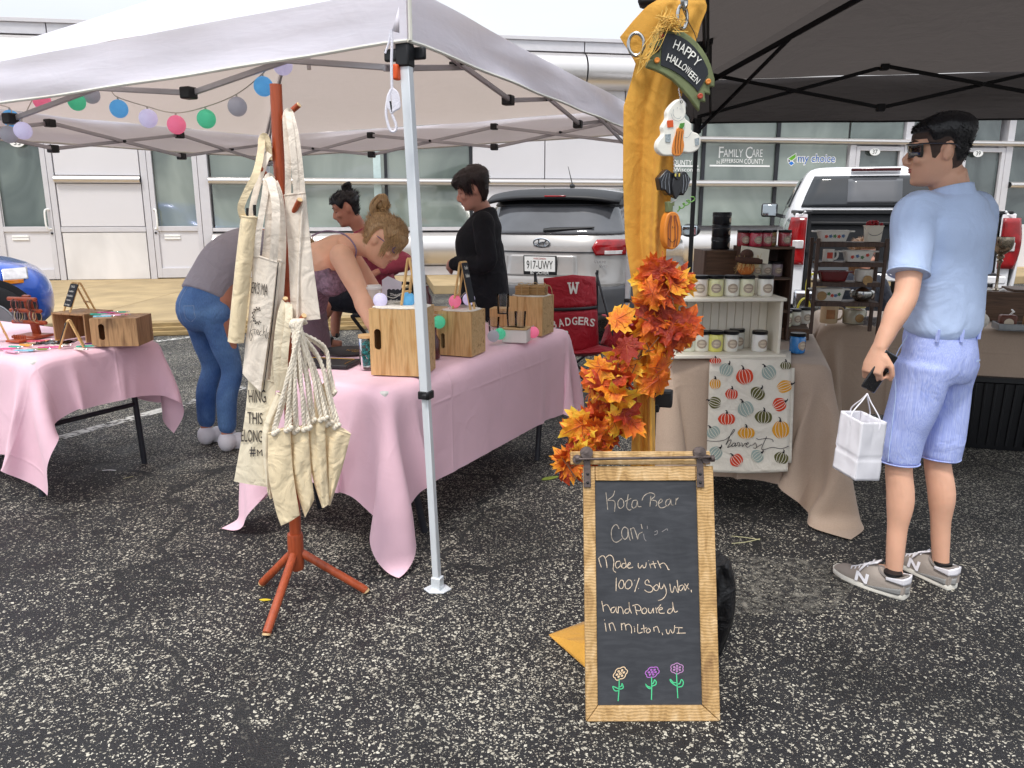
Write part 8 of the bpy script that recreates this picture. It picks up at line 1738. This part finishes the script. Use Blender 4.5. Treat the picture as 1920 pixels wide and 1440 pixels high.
def bun(mb, rs):
    for k in range(70): mb.tube(spline([V((-.05+rs.uniform(-.02, .02), rs.uniform(-.03, .03), .10)), V((-.08+rs.uniform(-.02, .02), rs.uniform(-.035, .035), .15+rs.uniform(-.02, .02))), V((-.05+rs.uniform(-.02, .02), rs.uniform(-.03, .03), .165)), V((-.03, rs.uniform(-.03, .03), .12))], 4), .005, 5)
hair(ws_, SH, DKH, lambda p: .062-.05*sstep(.8, 1.25, abs(p))-.08*sstep(1.75, 2.2, abs(p))+.04*math.exp(-((abs(p)-1.6)/.2)**2), lambda p, z: .008+.012*sstep(-.02, .07, z), 700, .03, V((-.8, 0, .5)), 8, 'hair', bun)
for s in (-1, 1): a0 = V((-1.46+.06*s, 5.95+s*.10, .38)); MB().box(a0+V((-.06, 0, -.012)), (.27, .09, .022)).build('sandal', BLKM, ws_, w=1, bev=.01); MB().tube([a0+V((-.03, .045*cos(q), .02+.05*abs(sin(q)))) for q in [pi*k/10 for k in range(11)]], .012, 6).tube([a0+V((.02, .042*cos(q), .09+.012*sin(q))) for q in [2*pi*k/16 for k in range(16)]], .01, 6, closed=True).build('sandal_strap', BLKM, ws_, w=1)
dc = thing('tall_chair', 'tall black folding chair under the seated woman', 'chair', (-.98, 6.0, 0), 0)
for s in (-1, 1):
    for a, c in (((-.25, s*.24, .0), (.22, s*.24, .66)), ((.25, s*.24, .0), (-.22, s*.24, .66)), ((.22, s*.24, .66), (.26, s*.24, 1.05)), ((-.27, s*.25, .86), (.25, s*.25, .86))): MB().cyl(a, c, .013).build('frame_tube', BSTEEL, dc)
MB().box((0, 0, .66), (.46, .5, .02)).build('seat', NAVY, dc, bev=.008); MB().box((.25, 0, .95), (.015, .5, .18)).build('backrest', NAVY, dc, bev=.006); MB().box((-.38, 0, .345), (.25, .4, .02)).build('footrest', BPL, dc, bev=.004); MB().bar((-.27, -.2, .36), (-.15, -.2, .12), .02).bar((-.27, .2, .36), (-.15, .2, .12), .02).build('footrest_arm', BSTEEL, dc)
# ------------------------------------------------------------------ woman in jeans bending away
wj = thing('person', 'person in grey T-shirt and blue jeans bending forward behind the canvas bags', 'person', (-1.80, 4.66, 0), R(-38)); JM = wm(wj); l = lambda x, y, z: JM @ V((x, y, z)); X3, Y3 = JM.to_3x3() @ V((1, 0, 0)), JM.to_3x3() @ V((0, 1, 0))
b = MB(); hcj = l(.05, .62, 1.13); head(b, hframe(hcj, Y3*.5+V((0, 0, -.85)), Y3*.85+V((0, 0, .5))), True); limb(b, [l(0, .36, 1.24), l(.03, .47, 1.2), hcj+V((0, 0, .02))], [(.09, .07), (.055, .055), (.05, .055)], X3)
limb(b, [l(0, -.02, .90), l(0, .06, 1.06), l(0, .2, 1.17), l(0, .36, 1.22)], [(.16, .12), (.14, .11), (.15, .11), (.13, .09)], X3)
for s in (-1, 1): arm(b, l(s*.16, .34, 1.2), l(s*.14, .56, .98), l(s*.08, .74, .84), .95); hand(b, l(s*.08, .74, .84), Y3*.6+V((0, 0, -.6)), -X3*s, .9, (.3, .4, .3), s); leg(b, l(s*.095, -.05, .84), l(s*.11, .02, .48), l(s*.115, -.06, .08), -Y3, .95, X3); sect(b, [l(s*.115, -.1, .035), l(s*.115, -.03, .045), l(s*.115, .12, .02)], [(.03, .03), (.038, .04), (.038, .018)], X3)
b.build('body', skinm('fair_skin_b', 'c98a70'), wj, w=1, remesh=.010, smooth=4)
GTEE = cloth('grey_jersey', 'a5a0aa', .3, 7, 0, .03, .9, .05); s_ = MB(); q, r = crv([l(0, -.06, .94), l(0, .0, 1.03), l(0, .1, 1.15), l(0, .24, 1.215), l(0, .38, 1.22), l(0, .46, 1.2)], [(.155, .13), (.155, .125), (.16, .125), (.165, .12), (.14, .095), (.07, .065)]); sect(s_, q, r, X3, 24)
for s in (-1, 1): limb(s_, [l(s*.14, .33, 1.2), l(s*.15, .42, 1.11), l(s*.145, .49, 1.04)], [.08, .07, .066], X3)
s_.build('t_shirt', GTEE, wj, w=1, remesh=.011, smooth=5)
def m_denim():
    g = NG('denim'); v = g.coord(); n = g.noise(v, 4, 3, .8); w_ = g.noise(g.coord((1, 1, .25)), 220, 2); col = g.ramp(n, [(.3, '3c62a0'), (.7, '7099cc')]); col = g.mix(.35, col, g.ramp(w_, [(.35, .6), (.65, 1.15)]), 'MULTIPLY'); return g.end(g.bsdf(col, .85, 0, g.bump(g.noise(v, 14, 3, 1.5), .4, .02)))
DEN = m_denim(); s_ = MB(); q, r = crv([l(0, -.015, 1.0), l(0, -.05, .94), l(0, -.085, .86), l(0, -.05, .78)], [(.135, .105), (.150, .125), (.155, .14), (.14, .11)]); sect(s_, q, r, X3, 26)
for s in (-1, 1): s_.ball(l(s*.08, -.095, .87), (.078, .078, .09), 16, 12); limb(s_, [l(s*.095, -.06, .84), l(s*.10, -.02, .66), l(s*.11, .015, .48), l(s*.113, -.035, .33), l(s*.115, -.05, .15)], [(.082, .098), (.074, .080), (.060, .062), (.060, .062), (.054, .054)], X3)
jn = s_.build('jeans', DEN, wj, w=1, remesh=.009, smooth=5); ST = mat('denim_stitch', '8ea6c8', .8)
for s in (-1, 1):
    q = [(s*.045, .90), (s*.13, .91), (s*.135, .82), (s*.09, .785), (s*.05, .82), (s*.045, .90)]; mb = MB()
    for a, c in zip(q, q[1:]):
        mb.tube([l(lerp(a[0], c[0], k/6), -.235+.9*(abs(lerp(a[0], c[0], k/6))-.08)**2*4-(.0)*k, lerp(a[1], c[1], k/6)) for k in range(7)], .002, 5)
    wrapto(mb.build('back_pocket', ST, jn, w=1), jn)
wrapto(MB().tube(spline([l(0, -.14, 1.0), l(0, -.2, .93), l(0, -.225, .86), l(0, -.2, .78)], 5), .0025, 5).build('seat_seam', ST, jn, w=1), jn)
for s in (-1, 1): mb = MB(); mb.ball(l(s*.115, -.06, .055), (.055, .055, .065), 14, 8).ball(l(s*.115, .02, .045), (.054, .054, .05), 14, 8).ball(l(s*.115, .09, .035), (.05, .05, .04), 14, 8).box(l(s*.115, .02, .01), (.085, .085, .02), 0); mb.build('white_trainer', WLE, wj, w=1, remesh=.008, smooth=3)
hair(wj, hframe(hcj, Y3*.5+V((0, 0, -.85)), Y3*.85+V((0, 0, .5))), BLH, lambda p: .05-.1*sstep(1.2, 2, abs(p)), lambda p, z: .018, 200, .04, V((-.5, 0, 0)), 12)
# ------------------------------------------------------------------ woman behind the ladder shelf
wt = thing('person', 'woman in navy hoodie sitting behind the dark ladder shelf', 'person', (2.78, 6.15, 0), R(176)); TM = wm(wt); l = lambda x, y, z: TM @ V((x, y, z)); X4, Y4 = TM.to_3x3() @ V((1, 0, 0)), TM.to_3x3() @ V((0, 1, 0)); hc = P(1618, 478, 6.1); TH = hframe(hc, V((.15, -1, -.1)))
b = MB(); head(b, TH, True); c0_ = V((hc.x, hc.y, 0)); cz = lambda x, y, z: V((hc.x+x, hc.y+y, z)); limb(b, [cz(0, .03, .86), cz(0, .02, .96), hc+V((0, .02, -.07))], [(.09, .08), (.055, .055), (.05, .055)], X4); limb(b, [cz(0, .08, .48), cz(0, .06, .7), cz(0, .03, .88)], [(.15, .12), (.14, .11), (.13, .09)], X4)
for s in (-1, 1): arm(b, cz(s*.17, .03, .86), cz(s*.24, -.02, .62), cz(s*.12, -.22, .55), .95); hand(b, cz(s*.12, -.22, .55), V((-s*.5, -.7, 0)), V((0, 0, -1)), .9, (.3, .4, .3), s); leg(b, cz(s*.09, .02, .47), cz(s*.12, -.42, .46), cz(s*.12, -.40, .08), V((0, 1, 0)), .95, X4)
b.build('body', skinm('fair_skin_c', 'd8a08a'), wt, w=1, remesh=.010, smooth=4); HOOD = cloth('navy_fleece', '1d2230', .4, 8, 0, 0); s_ = MB(); limb(s_, [cz(0, .08, .46), cz(0, .06, .7), cz(0, .03, .85), cz(0, .03, .93)], [(.18, .15), (.18, .14), (.175, .12), (.09, .085)], X4)
for s in (-1, 1): limb(s_, [cz(s*.15, .03, .86), cz(s*.24, -.02, .62), cz(s*.14, -.18, .56)], [.08, .068, .055], X4); limb(s_, [cz(s*.09, .02, .47), cz(s*.12, -.38, .46), cz(s*.12, -.40, .1)], [.11, .08, .06], X4)
s_.tube([cz(.10*cos(a), .05+.09*sin(a), .93+.02*sin(a)) for a in [2*pi*k/20 for k in range(20)]], .03, 8, closed=True); s_.build('hoodie', HOOD, wt, w=1, remesh=.012, smooth=4); eyes(wt, TH, '3a2a1a', False)
def lh(mb, rs):
    for k in range(300):
        ph = rs.choice((-1, 1))*rs.uniform(1.0, 2.8); p = hpt(ph, rs.uniform(.0, .09), .016); mb.tube(spline([p, hpt(ph, -.05, .03)+V((0, 0, -.01)), hpt(ph, -.1, .05)+V((-.02, 0, -.05)), hpt(ph, -.1, .05)+V((rs.uniform(-.04, .02), 0, -.13))], 3), [.004]*9+[.001], 4, cap=False)
hair(wt, TH, m_hair('brown_hair', '4a3020', '8a6238'), lambda p: .06-.07*sstep(.9, 1.3, abs(p)), lambda p, z: .014, 500, .03, V((-.3, 0, -.6)), 14, 'hair', lh)
sc2 = thing('stool', 'low black stool under the woman in the navy hoodie', 'stool', (hc.x, hc.y+.07, 0)); MB().box((0, 0, .35), (.4, .36, .04)).build('seat', BPL, sc2, bev=.01)
for sx_ in (-1, 1):
    for sy in (-1, 1): MB().cyl((sx_*.17, sy*.15, .34), (sx_*.19, sy*.17, 0), .014).build('leg', BSTEEL, sc2)
# ------------------------------------------------------------------ litter on the ground
def litter(label, pts, m, w_=.008, name='straw', cat='litter'):
    q = [G(x, y, .006) for x, y in pts]; return tag(MB().tube(spline(q, 4), w_/2, 5, ry=.0015).build(name, m), label, cat)
STR = mat('dry_straw', 'b8b48c', .8)
litter('pale bent straw lying under the tan cloth corner', [(1372, 1005), (1400, 1008), (1425, 1012)], STR, .005); litter('second thin straw crossing the bent one on the asphalt', [(1372, 1019), (1400, 1016), (1425, 1010)], STR, .005)
litter('short white scrap on the asphalt right of the left table leg', [(192, 882), (205, 881), (217, 882)], VINYL, .012, 'paper_scrap'); litter('thin pale scrap just below the white one', [(231, 897), (240, 895), (249, 893)], STR, .008, 'paper_scrap')
lf = tag(MB().prism(spl2([(-.05, 0), (-.02, .016), (.03, .014), (.06, 0), (.03, -.012), (-.02, -.014)], 3, True), .002).build('green_leaf', mat('leaf_litter', '8a9a3c', .6, var=.2, vs=30)), 'small green leaf on the asphalt left of the chalkboard', 'leaf'); lf.location = G(1030, 897, .004); lf.rotation_euler = (R(8), 0, R(30))
lf = tag(MB().prism(spl2([(-.02, 0), (0, .008), (.025, 0), (0, -.008)], 3, True), .002).build('yellow_leaf', mat('leaf_yellow', 'd8c030', .6)), 'tiny yellow leaf beside the coat stand foot', 'leaf'); lf.location = G(496, 1125, .004)
